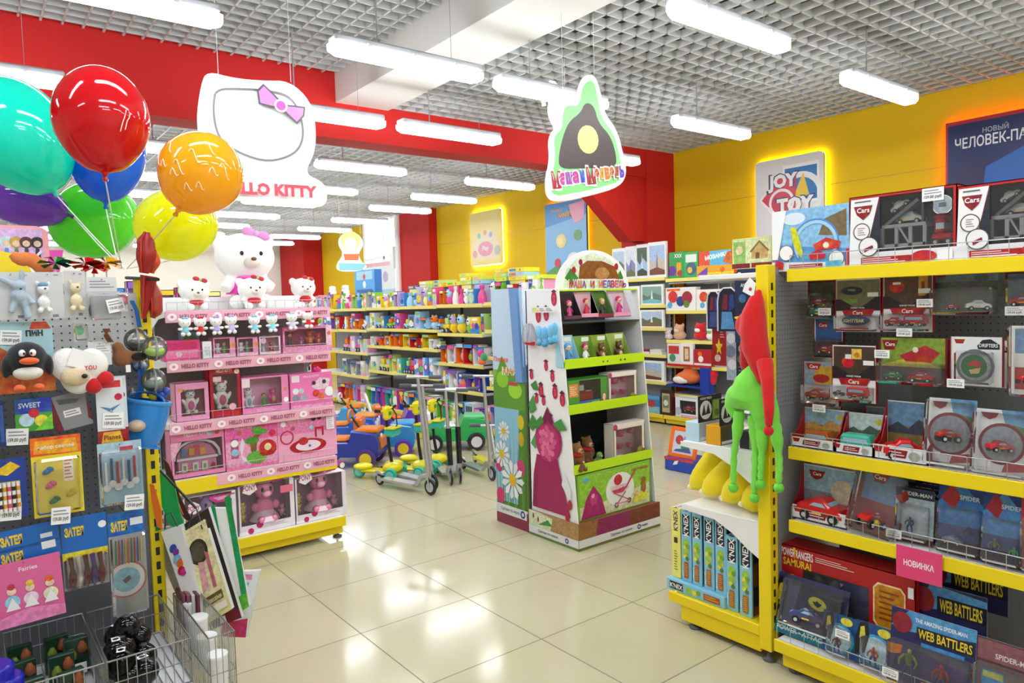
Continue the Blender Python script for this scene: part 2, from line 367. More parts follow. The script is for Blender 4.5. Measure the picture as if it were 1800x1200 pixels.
def upright(mb, x0, x1, y0, y1, z0, z1, m, slot_y=None, slot_x=None):
    mb.box(x0, x1, y0, y1, z0, z1, m, .003)
    z = z0+.12
    while z < z1-.06:
        if slot_y is not None: c = (x0+x1)/2; mb.box(c-.007, c+.007, slot_y-.0006, slot_y, z, z+.03, '#222222')
        if slot_x is not None: c = (y0+y1)/2; mb.box(slot_x-.0006, slot_x+.0006, c-.007, c+.007, z, z+.03, '#222222')
        z += .055
def shelf(r, x0, x1, z, D, rail, h=.042, fence=True, y0=0, deck=None, fh=.05, thick=.03, fp=.055, bracket=False):
    b = MB(); b.box(x0, x1, y0+.006, y0+D, z-thick, z, deck or WHM)
    if bracket:
        for x in (x0+.001, x1-.004): b.prism([(0, 0), (D, 0), (D, -.16), (D*.75, -.13), (D*.35, -.05), (0, -.03)], (x, y0, z), (0, 1, 0), (0, 0, 1), .003, deck or WHM)
    o = b.build('shelf', r)
    q = MB(); q.box(x0, x1, y0-.006, y0+.004, z-h+.006, z+.006, rail, .002); q.build('price_rail', o)
    if fence: q = MB(); wire_fence(q, x0+.01, x1-.01, y0+.002, z+.006, fh, fp); q.build('wire_guard', o)
    return o
def foot(r, x, y, h=.06):
    MB().lathe([(.028, 0), (.03, .008), (.012, .016), (.009, .02), (.009, h)], '#55585a', (x, y, 0), 12).build('foot', r)
def gondola(name, label, loc, rz, W, levels, D=.4, DB=.46, top=1.65, rail=None, panel=None, fence=False, basez=.14, group=None, ends=(1, 1), deckm=None, baserail=None, pegs=True, upr=None, bracket=False):
    rail = rail or YEM; panel = panel or GRM
    r = root(name, label, 'shelving', loc, rz, group)
    b = MB(); b.box(0, W, D, D+.02, .05, top-.02, panel)
    if pegs: holes(b, 0, W, D-.0006, .3, top-.05, .05, .003)
    b.build('back_panel', r)
    for k, x in enumerate((0, W-.03)):
        if ends[k]: q = MB(); upright(q, x, x+.03, D-.0, D+.055, .02, top, upr or rail, D-.001); q.build('upright', r)
    for z in levels: shelf(r, .0, W, z, D, rail, fence=fence, deck=deckm, bracket=bracket)
    b = MB(); yb = D-DB; b.box(0, W, yb, D, basez-.035, basez, deckm or WHM); b.box(0, W, yb-.005, yb+.01, basez-.04, basez+.005, baserail or rail, .002)
    b.box(.01, W-.01, yb+.03, yb+.05, .025, basez-.04, baserail or rail, .002); bo = b.build('base_plinth', r)
    if fence: q = MB(); wire_fence(q, .01, W-.01, yb+.002, basez+.004); q.build('wire_guard', bo)
    for x in (.04, W-.04): foot(r, x, yb+.07)
    return r
# R: right gondola, shelves face -X.  local x runs towards -Y
RX = 2.65; RD = .40
def rloc(y): return (RX, y, 0)
g = root('shelving_unit', 'yellow and grey shelving unit filled with toy cars nearest on the right', 'shelving', (0, 0, 0))
b = MB(); b.box(RX+RD, RX+RD+.02, -.4, 1.60, .05, 1.60, GRM)
V = []; F = []
for i in range(70):
    for j in range(58):
        y = 1.59-i*.025; z = 1.57-j*.025
        if z > 1.12 or y < .3: k = len(V); V += [(RX+RD-.0005, y+dy, z+dz) for dy, dz in ((-.0025, -.0025), (.0025, -.0025), (.0025, .0025), (-.0025, .0025))]; F.append((k, k+3, k+2, k+1))
b.add(V, F, '#3c3e40'); b.build('back_panel', g)
M90 = Matrix.Translation((RX, 1.60, 0)) @ Matrix.Rotation(-PI/2, 4, 'Z')
def rshelf(z, D=RD, fence=True, W=2.0, y0=0, base=False):
    b = MB(); b.T = M90; b.box(0, W, y0+.006, RD, z-.03, z, WHM); o = b.build('shelf', g)
    q = MB(); q.T = M90; q.box(0, W, y0-.006, y0+.004, z-.042, z+.008, YEM, .002); q.build('price_rail', o)
    q = MB(); q.T = M90; wire_fence(q, .01, W-.01, y0+.002, z+.008, .055, .057); q.build('wire_guard', o)
    return o
rshelf(1.618); rshelf(.900); rshelf(.598)
rshelf(.135, y0=-.115)
b = MB(); b.T = M90; b.box(0.02, 2.0, -.09, -.075, .03, .095, YEM, .002); b.build('base_plinth', g)
foot(g, 2.61, 1.55); foot(g, 2.61, .6)
for y in (.58, -.4): q = MB(); upright(q, 3.0, 3.05, y, y+.03, .02, 1.6, YEM); q.build('upright', g)
# E: end unit whose shelves face +Y
e = root('end_shelving_unit', 'narrow yellow end unit with white shelves holding banana plushes and construction boxes', 'shelving', (0, 0, 0))
for x, s in ((2.58, 1), (3.42, 0)):
    q = MB(); upright(q, x, x+.056, 1.643, 1.70, .05, 1.648, YEM, 1.643); q.build('upright', e)
b = MB(); b.box(2.636, 3.42, 1.66, 1.68, .05, 1.64, GRM); holes(b, 2.636, 3.42, 1.6594, 1.07, 1.62, .02, .0024); b.box(2.636, 3.42, 1.657, 1.66, 1.062, 1.067, '#8b8d90'); b.build('back_panel', e)
def eshelf(z, D, th=.022, br=True):
    b = MB(); b.box(2.60, 3.46, 1.70, 1.70+D, z-th, z, WHM, .003)
    for x in ((2.585, 3.452) if br else ()):
        b.prism([(-D, 0), (0, 0), (0, -.15), (-D*.12, -.125), (-D*.33, -.07), (-D*.55, -.032), (-D, -.022)], (x, 1.70, z-.001), (0, -1, 0), (0, 0, 1), .004, WHM)
    o = b.build('shelf', e); return o
eshelf(1.62, .3, br=False)
for x in (3.0, 3.15, 3.3, 3.45): MB().cyl((x+.004, 1.68, 1.602), (x+.004, 2.5, 1.602), .004, '#8a8d90', 8).build('hanging_bar', e)
eshelf(.872, .40); eshelf(.580, .40)
b = MB(); b.box(2.60, 3.46, 1.70, 2.15, .118, .142, YEM, .003); b.box(2.582, 2.60, 1.70, 2.185, .10, .147, YEM, .003); b.box(2.60, 3.46, 2.15, 2.17, .1, .147, YEM, .003)
b.box(2.592, 2.61, 1.70, 2.12, .028, .098, YEM, .003); b.box(2.61, 3.46, 2.1, 2.12, .028, .098, YEM, .003); b.build('base_plinth', e)
foot(e, 2.62, 2.06); foot(e, 2.612, 1.672, .05); foot(e, 3.4, 2.06)
# P: pink gondola facing -Y
PY = 4.42; PX0 = .935
p = root('pink_shelving_unit', 'white shelving unit with pink lettered shelf rails full of pink toys', 'shelving', (0, 0, 0))
b = MB(); b.box(PX0+.03, 1.90, PY+.42, PY+.44, .05, 1.5, C('#8f8a8a', 'p')); b.build('back_panel', p)
for x in (PX0-.01, 1.915): q = MB(); upright(q, x, x+.03, PY+.40, PY+.46, .04, 1.5, WHM, PY+.399); q.build('upright', p)
MB().box(.80, 1.90, PY+.48, PY+.60, .05, 1.62, WHM).build('rear_panel', p)
PLV = [(1.528, .935, 1.925), (1.243, .93, 1.917), (.884, .925, 1.93), (.552, .94, 1.93)]
for k, (z, x0, x1) in enumerate(PLV):
    b = MB(); b.box(x0, x1, PY+.006, PY+.42, z-.03, z, WHM)
    for x in (x0-.0005, x1+.0045): b.prism([(0, 0), (.4, 0), (.4, -.13), (.3, -.09), (.15, -.04), (0, -.03)], (x, PY+.012, z-.001), (0, 1, 0), (0, 0, 1), .004, WHM)
    o = b.build('shelf', p)
    q = MB(); h = .062
    if k == 3: q.box(x0, x1, PY-.006, PY+.004, z-.085, z, YEM, .002); q.box(x0+.23, x1, PY-.008, PY-.005, z-.062, z+.002, PINKR)
    else: q.box(x0, x1, PY-.006, PY+.004, z-h, z+.004, PINKR, .002)
    xs = x0+(.28 if k == 3 else 0); W = x1-xs; ops = []
    n = 4 if k != 3 else 3
    for i in range(n): ops.append(('t', (i+.62)/n, .5, .42, '*HELLO KITTY', '#a9607c', .62/n*1.0)); ops.append(('e', (i+.14)/n, .5, .34, '#fdf3f6', 1.2)); ops.append(('e', (i+.14)/n, .5, .13, '#e88aa8', 1.1))
    q.art((xs, PY-.0085, z-h+.002), (W, 0, 0), (0, 0, h), ops); q.build('price_rail', o)
    q = MB(); wire_fence(q, x0+.01, x1-.01, PY+.0, z+.004, .05, .055); q.build('wire_guard', o)
b = MB(); b.box(.93, 1.955, PY-.02, PY+.42, .105, .145, WHM); b.box(.93, 1.965, PY-.03, PY-.018, .085, .147, YEM, .002); b.box(.95, 1.955, PY+.005, PY+.02, .03, .085, YEM, .002); b.build('base_plinth', p)
foot(p, 1.93, PY+.04); foot(p, 1.0, PY+.04)
# F: long island shelving facing -X
def isl(y1, W, lv, X, lab, nm='island_shelving', base=.1, top=1.5, DB=.48, D=.38, rail=YPALE, **k):
    return gondola(nm, lab, (X, y1, 0), -PI/2, W, lv, D, DB, top, rail, fence=False, basez=base, baserail=C('#f0d63c', 'p'), **k)
FB = [(11.7, [1.505, 1.18, .84, .48]), (10.7, [1.505, 1.185, .84, .48]), (9.7, [1.51, 1.21, .96, .595]), (8.72, [1.515, 1.21, .96, .595]), (7.73, [1.525, 1.17, .80, .48]), (6.7, [1.535, 1.22, .915, .565])]
fl = ['farthest bay of the long island shelving behind the ride-on cars', 'far bay of the long island shelving beside the pink shelving unit', 'bay of the long island shelving behind the ride-on cars', 'bay of the long island shelving behind the yellow scooters', 'bay of the long island shelving behind the silver scooters', 'bay of the long island shelving next to the cartoon floor displays']
for (y, lv), l in zip(FB, fl): isl(y, .98, lv, 4.8, 'cream ' + l)
# W: wall shelving on the yellow wall
WX = 6.75
WB = [(7.62, [1.78, 1.45, 1.17, .84, .51], .34), (6.65, [1.78, 1.45, 1.17, .84, .51], .125), (5.67, [1.755, 1.375, 1.025, .73, .38], .34), (4.70, [1.755, 1.375, 1.025, .73, .38], .34)]
wl = ['wall shelving behind the leaf-green shelved floor display', 'wall shelving stacked with framed jigsaw boxes', 'wall shelving with plush toys and game boxes behind the end unit', 'wall shelving mostly hidden behind the end unit']
for (y, lv, D), l in zip(WB, wl): isl(y, .97, lv, WX, 'pale yellow railed ' + l, 'wall_shelving', top=1.82, D=D, DB=D+.08, base=.12)
# L: left peg unit facing -Y
LYB = 2.95
l = root('pegboard_unit', 'grey pegboard unit with yellow slotted upright hung with small party goods', 'shelving', (0, 0, 0))
b = MB(); b.box(-1.5, .53, LYB, LYB+.03, 1.36, 1.60, C('#c8cacc', 'p')); b.box(-1.5, .53, LYB, LYB+.03, .1, 1.36, C('#66686d', 'p')); holes(b, -.3, .53, LYB-.0006, .6, 1.58, .025, .0028); b.build('back_panel', l)
for x in (.53, -.47): q = MB(); upright(q, x, x+.045, LYB-.01, LYB+.055, .05, 1.655, YEM, LYB-.0105, x+.0455); q.build('upright', l)
b = MB(); b.box(-1.5, .57, LYB-.5, LYB, .1, .14, WHM); b.box(-1.5, .575, LYB-.51, LYB-.495, .09, .145, YEM); b.box(-1.5, .56, LYB-.45, LYB-.43, .02, .09, YEM); b.build('base_plinth', l)
# ================================================================ goods: makers
def wheels(mb, xs, y0, y1, r, m='#1c1c1e', hub='#c9ccd0'):
    for x in xs:
        for y in (y0, y1):
            mb.lathe([(r, -.18*r), (r, .5*r)], m, (x, y-.15*r, r), 14, 'y'); 
            s = -1 if y < (y0+y1)/2 else 1; mb.lathe([(r*.5, 0), (r*.42, .02*r)], hub, (x, y+s*.4*r-(.15*r), r), 10, 'y')
def car_shape(mb, L, col, win='#9fc4d8', w=None, van=False):
    """toy car along x, standing on z=0"""
    W = (w or L*.42)/2
    if van: P = [(-.5, .1), (-.5, .5), (-.44, .6), (.42, .6), (.5, .32), (.5, .1)]
    else: P = [(-.5, .12), (-.49, .27), (-.42, .33), (-.26, .35), (-.12, .48), (.1, .47), (.22, .33), (.42, .27), (.5, .18), (.5, .1)]
    m = C(col, 'g'); R = []
    for y, k in ((-1, .86), (-.8, 1), (.8, 1), (1, .86)): R.append([(x*L*(1 if abs(y) < 1 else .97), y*W, .1*L*.5+(z*L)*k*.9) for x, z in P])
    mb.rings(R, m, sm=False)
    for s in (-1, 1):
        if van: Q = [(-.4, .36), (-.4, .54), (.36, .54), (.42, .36)]
        else: Q = [(-.2, .34), (-.1, .43), (.08, .43), (.16, .33)]
        q = [(x*L, s*W*1.005, .05*L+z*L*.79) for x, z in Q]; mb.face(q if s < 0 else q[::-1], win)
    mb.face([(.12*L, -W*.75, .05*L+.425*L*.92), (.235*L, -W*.75, .05*L+.3*L), (.235*L, W*.75, .05*L+.3*L), (.12*L, W*.75, .05*L+.425*L*.92)], win)
    mb.box(-.15*L, .05*L, -W*1.012, W*1.012, .16*L, .2*L, '#f6c41e')
    wheels(mb, (-.3*L, .3*L), -W*.95, W*.95, .105*L)
def monster(mb, L, col):
    mb.T = mb.T @ Matrix.Translation((0, 0, L*.12)); car_shape(mb, L, col); mb.T = mb.T @ Matrix.Translation((0, 0, -L*.12)); wheels(mb, (-.3*L, .3*L), -.24*L, .24*L, .16*L)
def doll_shape(mb, h, dress='#e35fa0', hair='#8a4a22', skin='#f0c4a0', hood=None):
    mb.ell((0, 0, h*.82), (h*.15, h*.14, h*.16), skin, 10, 7)
    mb.ell((0, h*.03, h*.86), (h*.175, h*.15, h*.165), hood or hair, 10, 7)
    for s in (-1, 1): mb.ell((s*h*.055, -h*.13, h*.82), (h*.02, h*.01, h*.025), '#2a2a30', 6, 5)
    mb.lathe([(h*.2, 0), (h*.17, h*.15), (h*.1, h*.5), (h*.07, h*.66)], dress, n=10)
    for s in (-1, 1): mb.tube([(s*h*.09, 0, h*.6), (s*h*.2, -h*.05, h*.38)], h*.035, dress, 6)
def bear_shape(mb, h, col='#7a4a24', belly='#d9b277', snout=None):
    mb.ell((0, 0, h*.34), (h*.24, h*.2, h*.32), col, 12, 8); mb.ell((0, -h*.09, h*.33), (h*.15, h*.14, h*.22), belly, 10, 7)
    mb.ell((0, -h*.02, h*.76), (h*.19, h*.17, h*.2), col, 12, 8); mb.ell((0, -h*.15, h*.71), (h*.09, h*.09, h*.075), snout or belly, 10, 6)
    mb.ell((0, -h*.235, h*.73), (h*.03, h*.02, h*.022), '#1c1512', 6, 5)
    for s in (-1, 1):
        mb.ell((s*h*.15, 0, h*.93), (h*.07, h*.04, h*.07), col, 8, 6); mb.ell((s*h*.08, -h*.165, h*.8), (h*.018, h*.015, h*.022), '#141414', 6, 5)
        mb.ell((s*h*.24, -h*.05, h*.45), (h*.07, h*.08, h*.17), col, 8, 6, (0, s*.5, 0)); mb.ell((s*h*.15, -h*.17, h*.07), (h*.09, h*.16, h*.08), col, 8, 6)
def kit_shape(mb, h, col='#fbfbf8', dress='#ef6fa5'):
    bear_shape(mb, h, col, dress, col); mb.ell((-h*.05, -h*.1, h*.97), (h*.06, h*.03, h*.05), dress, 8, 5); mb.ell((h*.05, -h*.1, h*.97), (h*.06, h*.03, h*.05), dress, 8, 5)
def pony_shape(mb, h, col='#f08ab6', mane='#d9418f'):
    mb.ell((0, 0, h*.3), (h*.22, h*.18, h*.26), col, 12, 8); mb.ell((0, -h*.04, h*.72), (h*.22, h*.2, h*.22), col, 14, 9)
    mb.ell((0, -h*.2, h*.66), (h*.12, h*.1, h*.09), '#f7b0cf', 10, 7); mb.ell((h*.02, h*.05, h*.93), (h*.14, h*.17, h*.1), mane, 10, 7)
    mb.ell((h*.16, h*.08, h*.72), (h*.09, h*.12, h*.2), mane, 8, 7)
    for s in (-1, 1):
        mb.ell((s*h*.09, -h*.215, h*.76), (h*.035, h*.02, h*.055), '#2b2440', 8, 6); mb.ell((s*h*.15, 0, h*.94), (h*.05, h*.04, h*.07), col, 8, 6)
        mb.ell((s*h*.24, -h*.1, h*.36), (h*.08, h*.08, h*.1), col, 8, 6); mb.ell((s*h*.14, -h*.2, h*.08), (h*.09, h*.12, h*.09), col, 8, 6)
    mb.lathe([(h*.34, 0), (h*.3, h*.06), (h*.14, h*.28)], '#f3d3e2', (0, .0, h*.04), 14)
def figure_shape(mb, h, col='#c81f2c', c2='#27408f'):
    mb.ell((0, 0, h*.9), (h*.075, h*.075, h*.09), col, 8, 6); mb.tube([(0, 0, h*.5), (0, 0, h*.62), (0, 0, h*.8)], [h*.08, h*.1, h*.13], col, 8)
    for s in (-1, 1):
        mb.tube([(s*h*.13, 0, h*.78), (s*h*.25, -h*.06, h*.62), (s*h*.22, -h*.16, h*.48)], [h*.05, h*.045, h*.035], col, 6)
        mb.tube([(s*h*.06, 0, h*.5), (s*h*.14, -h*.05, h*.26), (s*h*.13, 0, h*.02)], [h*.07, h*.055, h*.04], c2, 6)
TOY = dict(car=lambda mb, s, c: car_shape(mb, s, c), van=lambda mb, s, c: car_shape(mb, s, c, van=True, w=s*.5), monster=monster, doll=lambda mb, s, c: doll_shape(mb, s, c), bear=lambda mb, s, c: bear_shape(mb, s, c),
           kitten=lambda mb, s, c: kit_shape(mb, s, '#fbfbf8', c), pony=lambda mb, s, c: pony_shape(mb, s, c), figure=lambda mb, s, c: figure_shape(mb, s, c))
TOYN = dict(car='toy_car', van='toy_van', monster='toy_truck', doll='doll', bear='toy_bear', kitten='toy_bear', pony='toy_pony', figure='toy_figure')
def price(r, x, z, w=.055, h=.03, y=-.004, rot=0):
    b = MB(); b.T = Matrix.Rotation(rot, 4, 'Y'); b.box(-w/2, w/2, y-.0012, y, -h/2, h/2, '#fbfbfb')
    b.art((-w/2, y-.0013, -h/2), (w, 0, 0), (0, 0, h), [('l', .1, .5, .9, .9, 2, '#9aa0a8'), ('t', .5, .3, .3, '159.00 руб', '#3a3d44', .8)])
    return b.build('price_tag', r, (x, 0, z))
def carton(label, cat, loc, rz, w, d, h, col, front=(), side=(), top=(), back='carton', group=None, topc=None, sidec=None, name=None, lift=.0004, bev=.0015):
    """closed printed box, front toward local -y"""
    b = MB(); b.box(-w/2, w/2, 0, d, 0, h, col, bev)
    if sidec:
        b.face([(w/2+.0004, 0.002, .002), (w/2+.0004, d-.002, .002), (w/2+.0004, d-.002, h-.002), (w/2+.0004, .002, h-.002)], sidec)
        b.face([(-w/2-.0004, 0.002, .002), (-w/2-.0004, .002, h-.002), (-w/2-.0004, d-.002, h-.002), (-w/2-.0004, d-.002, .002)], sidec)
    if topc: b.face([(-w/2+.002, .002, h+.0004), (w/2-.002, .002, h+.0004), (w/2-.002, d-.002, h+.0004), (-w/2+.002, d-.002, h+.0004)], topc)
    b.art((-w/2, 0, 0), (w, 0, 0), (0, 0, h), front, .0006, lift)
    if side: b.art((w/2, 0, 0), (0, d, 0), (0, 0, h), side, .0008, lift); b.art((-w/2, d, 0), (0, -d, 0), (0, 0, h), side, .0008, lift)
    if top: b.art((-w/2, 0, h), (w, 0, 0), (0, d, 0), top, .0008, lift)
    return b.build(name or 'carton', None, loc, rz, label, cat, group)
def wbox(label, cat, loc, rz, w, d, h, col, fr=(.12, .12, .12, .12), inner='#f5c9dc', art=(), toys=(), group=None, name='window_box', window=True, tilt=0):
    """window box: frame shares l, r, bottom, top; toys: (kind, x share, z share, size, colour, yaw)"""
    r = root(name, label, cat, loc, (tilt, 0, rz), group); l, rr, bt, tp = fr; t = .003
    b = MB(); b.box(-w/2, w/2, d-t, d, 0, h, col); b.box(-w/2, w/2, 0, d, 0, t, col); b.box(-w/2, w/2, 0, d, h-t, h, col)
    b.box(-w/2, -w/2+t, 0, d, 0, h, col); b.box(w/2-t, w/2, 0, d, 0, h, col)
    b.face([(-w/2+t, d-t-.0006, t), (w/2-t, d-t-.0006, t), (w/2-t, d-t-.0006, h-t), (-w/2+t, d-t-.0006, h-t)], inner)
    b.face([(-w/2+t, .002, t+.0005), (w/2-t, .002, t+.0005), (w/2-t, d-t, t+.0005), (-w/2+t, d-t, t+.0005)], inner)
    if l: b.box(-w/2, -w/2+l*w, 0, .0015, 0, h, col)
    if rr: b.box(w/2-rr*w, w/2, 0, .0015, 0, h, col)
    if bt: b.box(-w/2+l*w, w/2-rr*w, 0, .0015, 0, bt*h, col)
    if tp: b.box(-w/2+l*w, w/2-rr*w, 0, .0015, h-tp*h, h, col)
    b.art((-w/2, 0, 0), (w, 0, 0), (0, 0, h), art, .0005); b.build('carton', r)
    if window:
        q = MB(); q.face([(-w/2+l*w, .0022, bt*h), (w/2-rr*w, .0022, bt*h), (w/2-rr*w, .0022, h-tp*h), (-w/2+l*w, .0022, h-tp*h)], CLEAR); q.build('window_film', r)
    for k in toys:
        q = MB(); q.T = Matrix.Translation((-w/2+k[1]*w, d*.5, k[2]*h+t)) @ Matrix.Rotation(k[5] if len(k) > 5 else 0, 4, 'Z'); TOY[k[0]](q, k[3], k[4]); q.build(TOYN[k[0]], r)
    return r
def blister(label, cat, loc, rz, w, h, col='#ffffff', art=(), bub=(.12, .08, .88, .5), bd=.035, toys=(), tag_at=None, group=None, name='blister_pack', lean=0, roll=0, edge=None, foot_=False, depth=1, shape=None):
    """hanging or standing blister card; local origin bottom centre of the card, front toward -y"""
    r = root(name, label, cat, loc, 0, group); r.rotation_euler = Euler((lean, roll, rz), 'XYZ'); t = .0012
    b = MB()
    if shape: b.prism([(x*w-w/2, z*h) for x, z in shape], (0, 0, 0), (1, 0, 0), (0, 0, 1), t, col)
    else: b.box(-w/2, w/2, 0, t, 0, h, col)
    if edge: b.box(-w/2-.002, -w/2, -.004, t+.012, 0, h, edge); b.box(w/2, w/2+.002, -.004, t+.012, 0, h, edge)
    b.art((-w/2, 0, 0), (w, 0, 0), (0, 0, h), art, .0004, .0003); b.build('card', r)
    if bub:
        x0, z0, x1, z1 = -w/2+bub[0]*w, bub[1]*h, -w/2+bub[2]*w, bub[3]*h; q = MB(); f = .004; c = min(.012, (x1-x0)*.2)
        q.box(x0, x1, -bd, -.0006, z0, z1, CLEAR, c*.7, '+y'); q.build('blister', r)
        for k in toys:
            q = MB(); q.T = Matrix.Translation((-w/2+k[1]*w, -bd*.5, k[2]*h)) @ Matrix.Rotation(k[5] if len(k) > 5 else 0, 4, 'Z'); TOY[k[0]](q, k[3], k[4]); q.build(TOYN[k[0]], r)
    if tag_at: price(r, tag_at[0]*w-w/2, tag_at[1]*h, y=-bd-.002)
    return r
# helper: place an item given its edges in the photo, standing on plane X (faces -X) or Y (faces -Y)
def RXp(x0, x1, yb, yt, X): 
    a = onX(x0, (yb+yt)/2, X); c = onX(x1, (yb+yt)/2, X); mid = onX((x0+x1)/2, yb, X); mt = onX((x0+x1)/2, yt, X)
    return dict(y=(a.y+c.y)/2, w=abs(a.y-c.y), z=mid.z, h=mt.z-mid.z, X=X)
def RYp(x0, x1, yb, yt, Y):
    a = onY(x0, (yb+yt)/2, Y); c = onY(x1, (yb+yt)/2, Y); mid = onY((x0+x1)/2, yb, Y); mt = onY((x0+x1)/2, yt, Y)
    return dict(x=(a.x+c.x)/2, w=abs(a.x-c.x), z=mid.z, h=mt.z-mid.z, Y=Y)
# ================================================================ right unit: toy cars and figures
RZ = -PI/2
CARS = lambda x, y, h, mw=.5: [('p', [(x-mw*.62, y+h*.75), (x+mw*.62, y+h*.75), (x+mw*.5, y-h*.55), (x, y-h*.95), (x-mw*.5, y-h*.55)], '#a81522'), ('t', x, y, h*.8, 'Cars', '#fdfdfd', mw)]
def bigbox(x0, x1, yb, yt, X, d, label, fn):
    q = RXp(x0, x1, yb, yt, X); return fn(q['w'], q['h'], (q['X'], q['y'], q['z']), d, label)
zt = 1.62
# top shelf boxes: (photo edges) red boxes with white panel and truck window
q = RXp(1358, 1493, 462, 352, 2.69)
carton('wide sky-blue toy track box with a pale blue arch, leftmost on the top shelf', 'toy box', (2.69, q['y'], zt), RZ, q['w'], .12, q['h'], '#c01a22',
 [('p', [(0, 0), (.95, 0), (.98, 1), (0, 1)], '#5aa0d8'), ('p', [(.0, .45), (1, .3), (1, 1), (0, 1)], '#8cc4ec'), ('p', [(.62, .55), (.97, .5), (.97, .92), (.7, .8)], '#7b6a4a'), ('e', .3, .85, .1, '#dcecf8', 2), ('o', .58, .42, .4, '#4d8fd0', .78), ('o', .58, .42, .37, '#a8d2f2', .86), ('r', .36, .05, .8, .3, '#5aa6cf'),
  ('p', [(.25, .72), (.33, .7), (.42, .3), (.4, .2), (.3, .4)], '#d9d92a'), ('p', [(.0, .0), (.95, 0), (.95, .1), (0, .16)], '#e8eef2'), ('p', [(0, 1), (.2, 1), (.08, .2), (0, .2)], '#f5f7f8'), ('p', [(.55, .4), (.72, .5), (.9, .42), (.88, .32), (.6, .3)], '#d4282c'), ('e', .72, .38, .05, '#f4e9d0'), ('p', [(.5, .25), (.62, .32), (.72, .24), (.7, .17), (.52, .16)], '#c9222c'), ('e', .2, .3, .13, '#f7f7f7'), ('o', .2, .3, .13, '#8b6a6e', .9), ('e', .85, .16, .13, '#f7f7f7'), ('o', .85, .16, .13, '#8b6a6e', .9),
  ('r', .24, .02, .68, .1, '#a8202a'), ('l', .26, .03, .66, .09, 2, '#f3d8d8'), ('p', [(.03, .05), (.16, .03), (.17, .14), (.06, .2)], '#d0222a'), ('r', .72, .0, .92, .13, '#5cc0dc')], [('r', 0, 0, 1, 1, '#b51a20')], topc='#3f7fb8', name='toy_box')
def truckbox(x0, x1, yb, yt, label, cut=None):
    q = RXp(x0, x1, yb, yt, 2.69); w, h = q['w'], q['h']
    r = wbox(label, 'toy box', (2.69, q['y'], zt), RZ, w, .13, h, '#c01a22', (.30, .03, .2, .04), '#1d2a44', [
      ('r', 0, 0, 1, .2, '#eceef0'), ('p', [(.0, .2), (.17, .2), (.3, .96), (.02, .96)], '#f4f6f7'), ('p', [(.17, .2), (.31, .2), (.31, .96)], '#27303c'), ('r', .12, .03, .78, .13, '#b3202a'), ('l', .14, .04, .55, .12, 3, '#f6dada'), ('p', [(.05, .86), (.24, .86), (.21, .74), (.145, .66), (.08, .74)], '#8f1520'), ('t', .145, .8, .07, 'Cars', '#ffffff', .15), ('l', .06, .9, .22, .94, 1, '#555a60'),
      ('e', .13, .5, .12, '#f5f5f5'), ('o', .13, .5, .12, '#5a4448', .88), ('l', .09, .44, .17, .56, 4, '#a8898c'), ('e', .2, .28, .14, '#f2f2f2'), ('o', .2, .28, .14, '#4a4a50', .9), ('p', [(.15, .25), (.24, .3), (.25, .26), (.16, .2)], '#8a2a30'), ('r', .84, .02, .97, .17, '#ffffff'), ('e', .72, .1, .08, '#cf2630', 2)])
    t = MB()
    # car transporter: open truss trailer and red cab
    for z0 in (.25, .52): t.box(-.2*w, .21*w, .02, .1, z0*h, z0*h+.012, '#b9bdc4')
    for x in (-.2, -.06, .07, .2): t.box(x*w-.006, x*w+.006, .02, .03, .25*h, .53*h, '#b9bdc4'); 
    t.prism([(-.05*w, .53*h), (-.03*w, .53*h), (.08*w, .26*h), (.06*w, .26*h)], (0, .022, 0), (1, 0, 0), (0, 0, 1), .006, '#b9bdc4')
    t.prism([(-.19*w, .58*h), (-.17*w, .55*h), (.14*w, .86*h), (.12*w, .9*h)], (0, .03, 0), (1, 0, 0), (0, 0, 1), .05, '#6d727a')
    t.box(.15*w, .17*w, .04, .06, .5*h, .85*h, '#454a52', 0)
    t.T = Matrix.Translation((.02*w, .07, .56*h)); car_shape(t, w*.26, '#d8d4cc'); t.T = Matrix.Translation((-.05*w, .07, .78*h)) @ Matrix.Rotation(-.55, 4, 'Y'); car_shape(t, w*.2, '#e2e4e6'); t.T = Matrix.Identity(4)
    wheels(t, (-.14*w, -.08*w, .12*w), .03, .09, .05*h); t.build('trailer', r)
    t = MB(); t.T = Matrix.Translation((.34*w, .06, .23*h)); t.box(-.09*w, .1*w, -.035, .035, .02, .16*h, C('#cf1f28', 'g'), .006); t.box(-.07*w, .02*w, -.03, .03, .16*h, .36*h, C('#cf1f28', 'g'), .008); t.box(-.05*w, .021*w, -.031, .031, .22*h, .3*h, '#c9dfe6'); t.box(-.07*w, .04*w, -.032, .032, .36*h, .42*h, C('#e63238', 'g'), .01)
    wheels(t, (-.05*w, .06*w), -.03, .03, .05*h); t.build('truck_cab', r)
    b = MB(); b.art((.3*w, -.001, .64*h), (.16*w, 0, 0), (0, 0, .28*h), [('e', .5, .4, .45, '#9aa4ad'), ('o', .5, .4, .45, '#e9ecef', .93), ('r', .3, .3, .7, .5, '#5b6770')]); b.build('round_sticker', r)
    price(r, .3*w, .9*h, .07, .045)
    return r
truckbox(1493, 1682, 455, 325, 'red and white toy transporter box with a grey truss trailer, second on the top shelf')
truckbox(1682, 1885, 447, 308, 'red and white toy transporter box at the right edge of the top shelf')
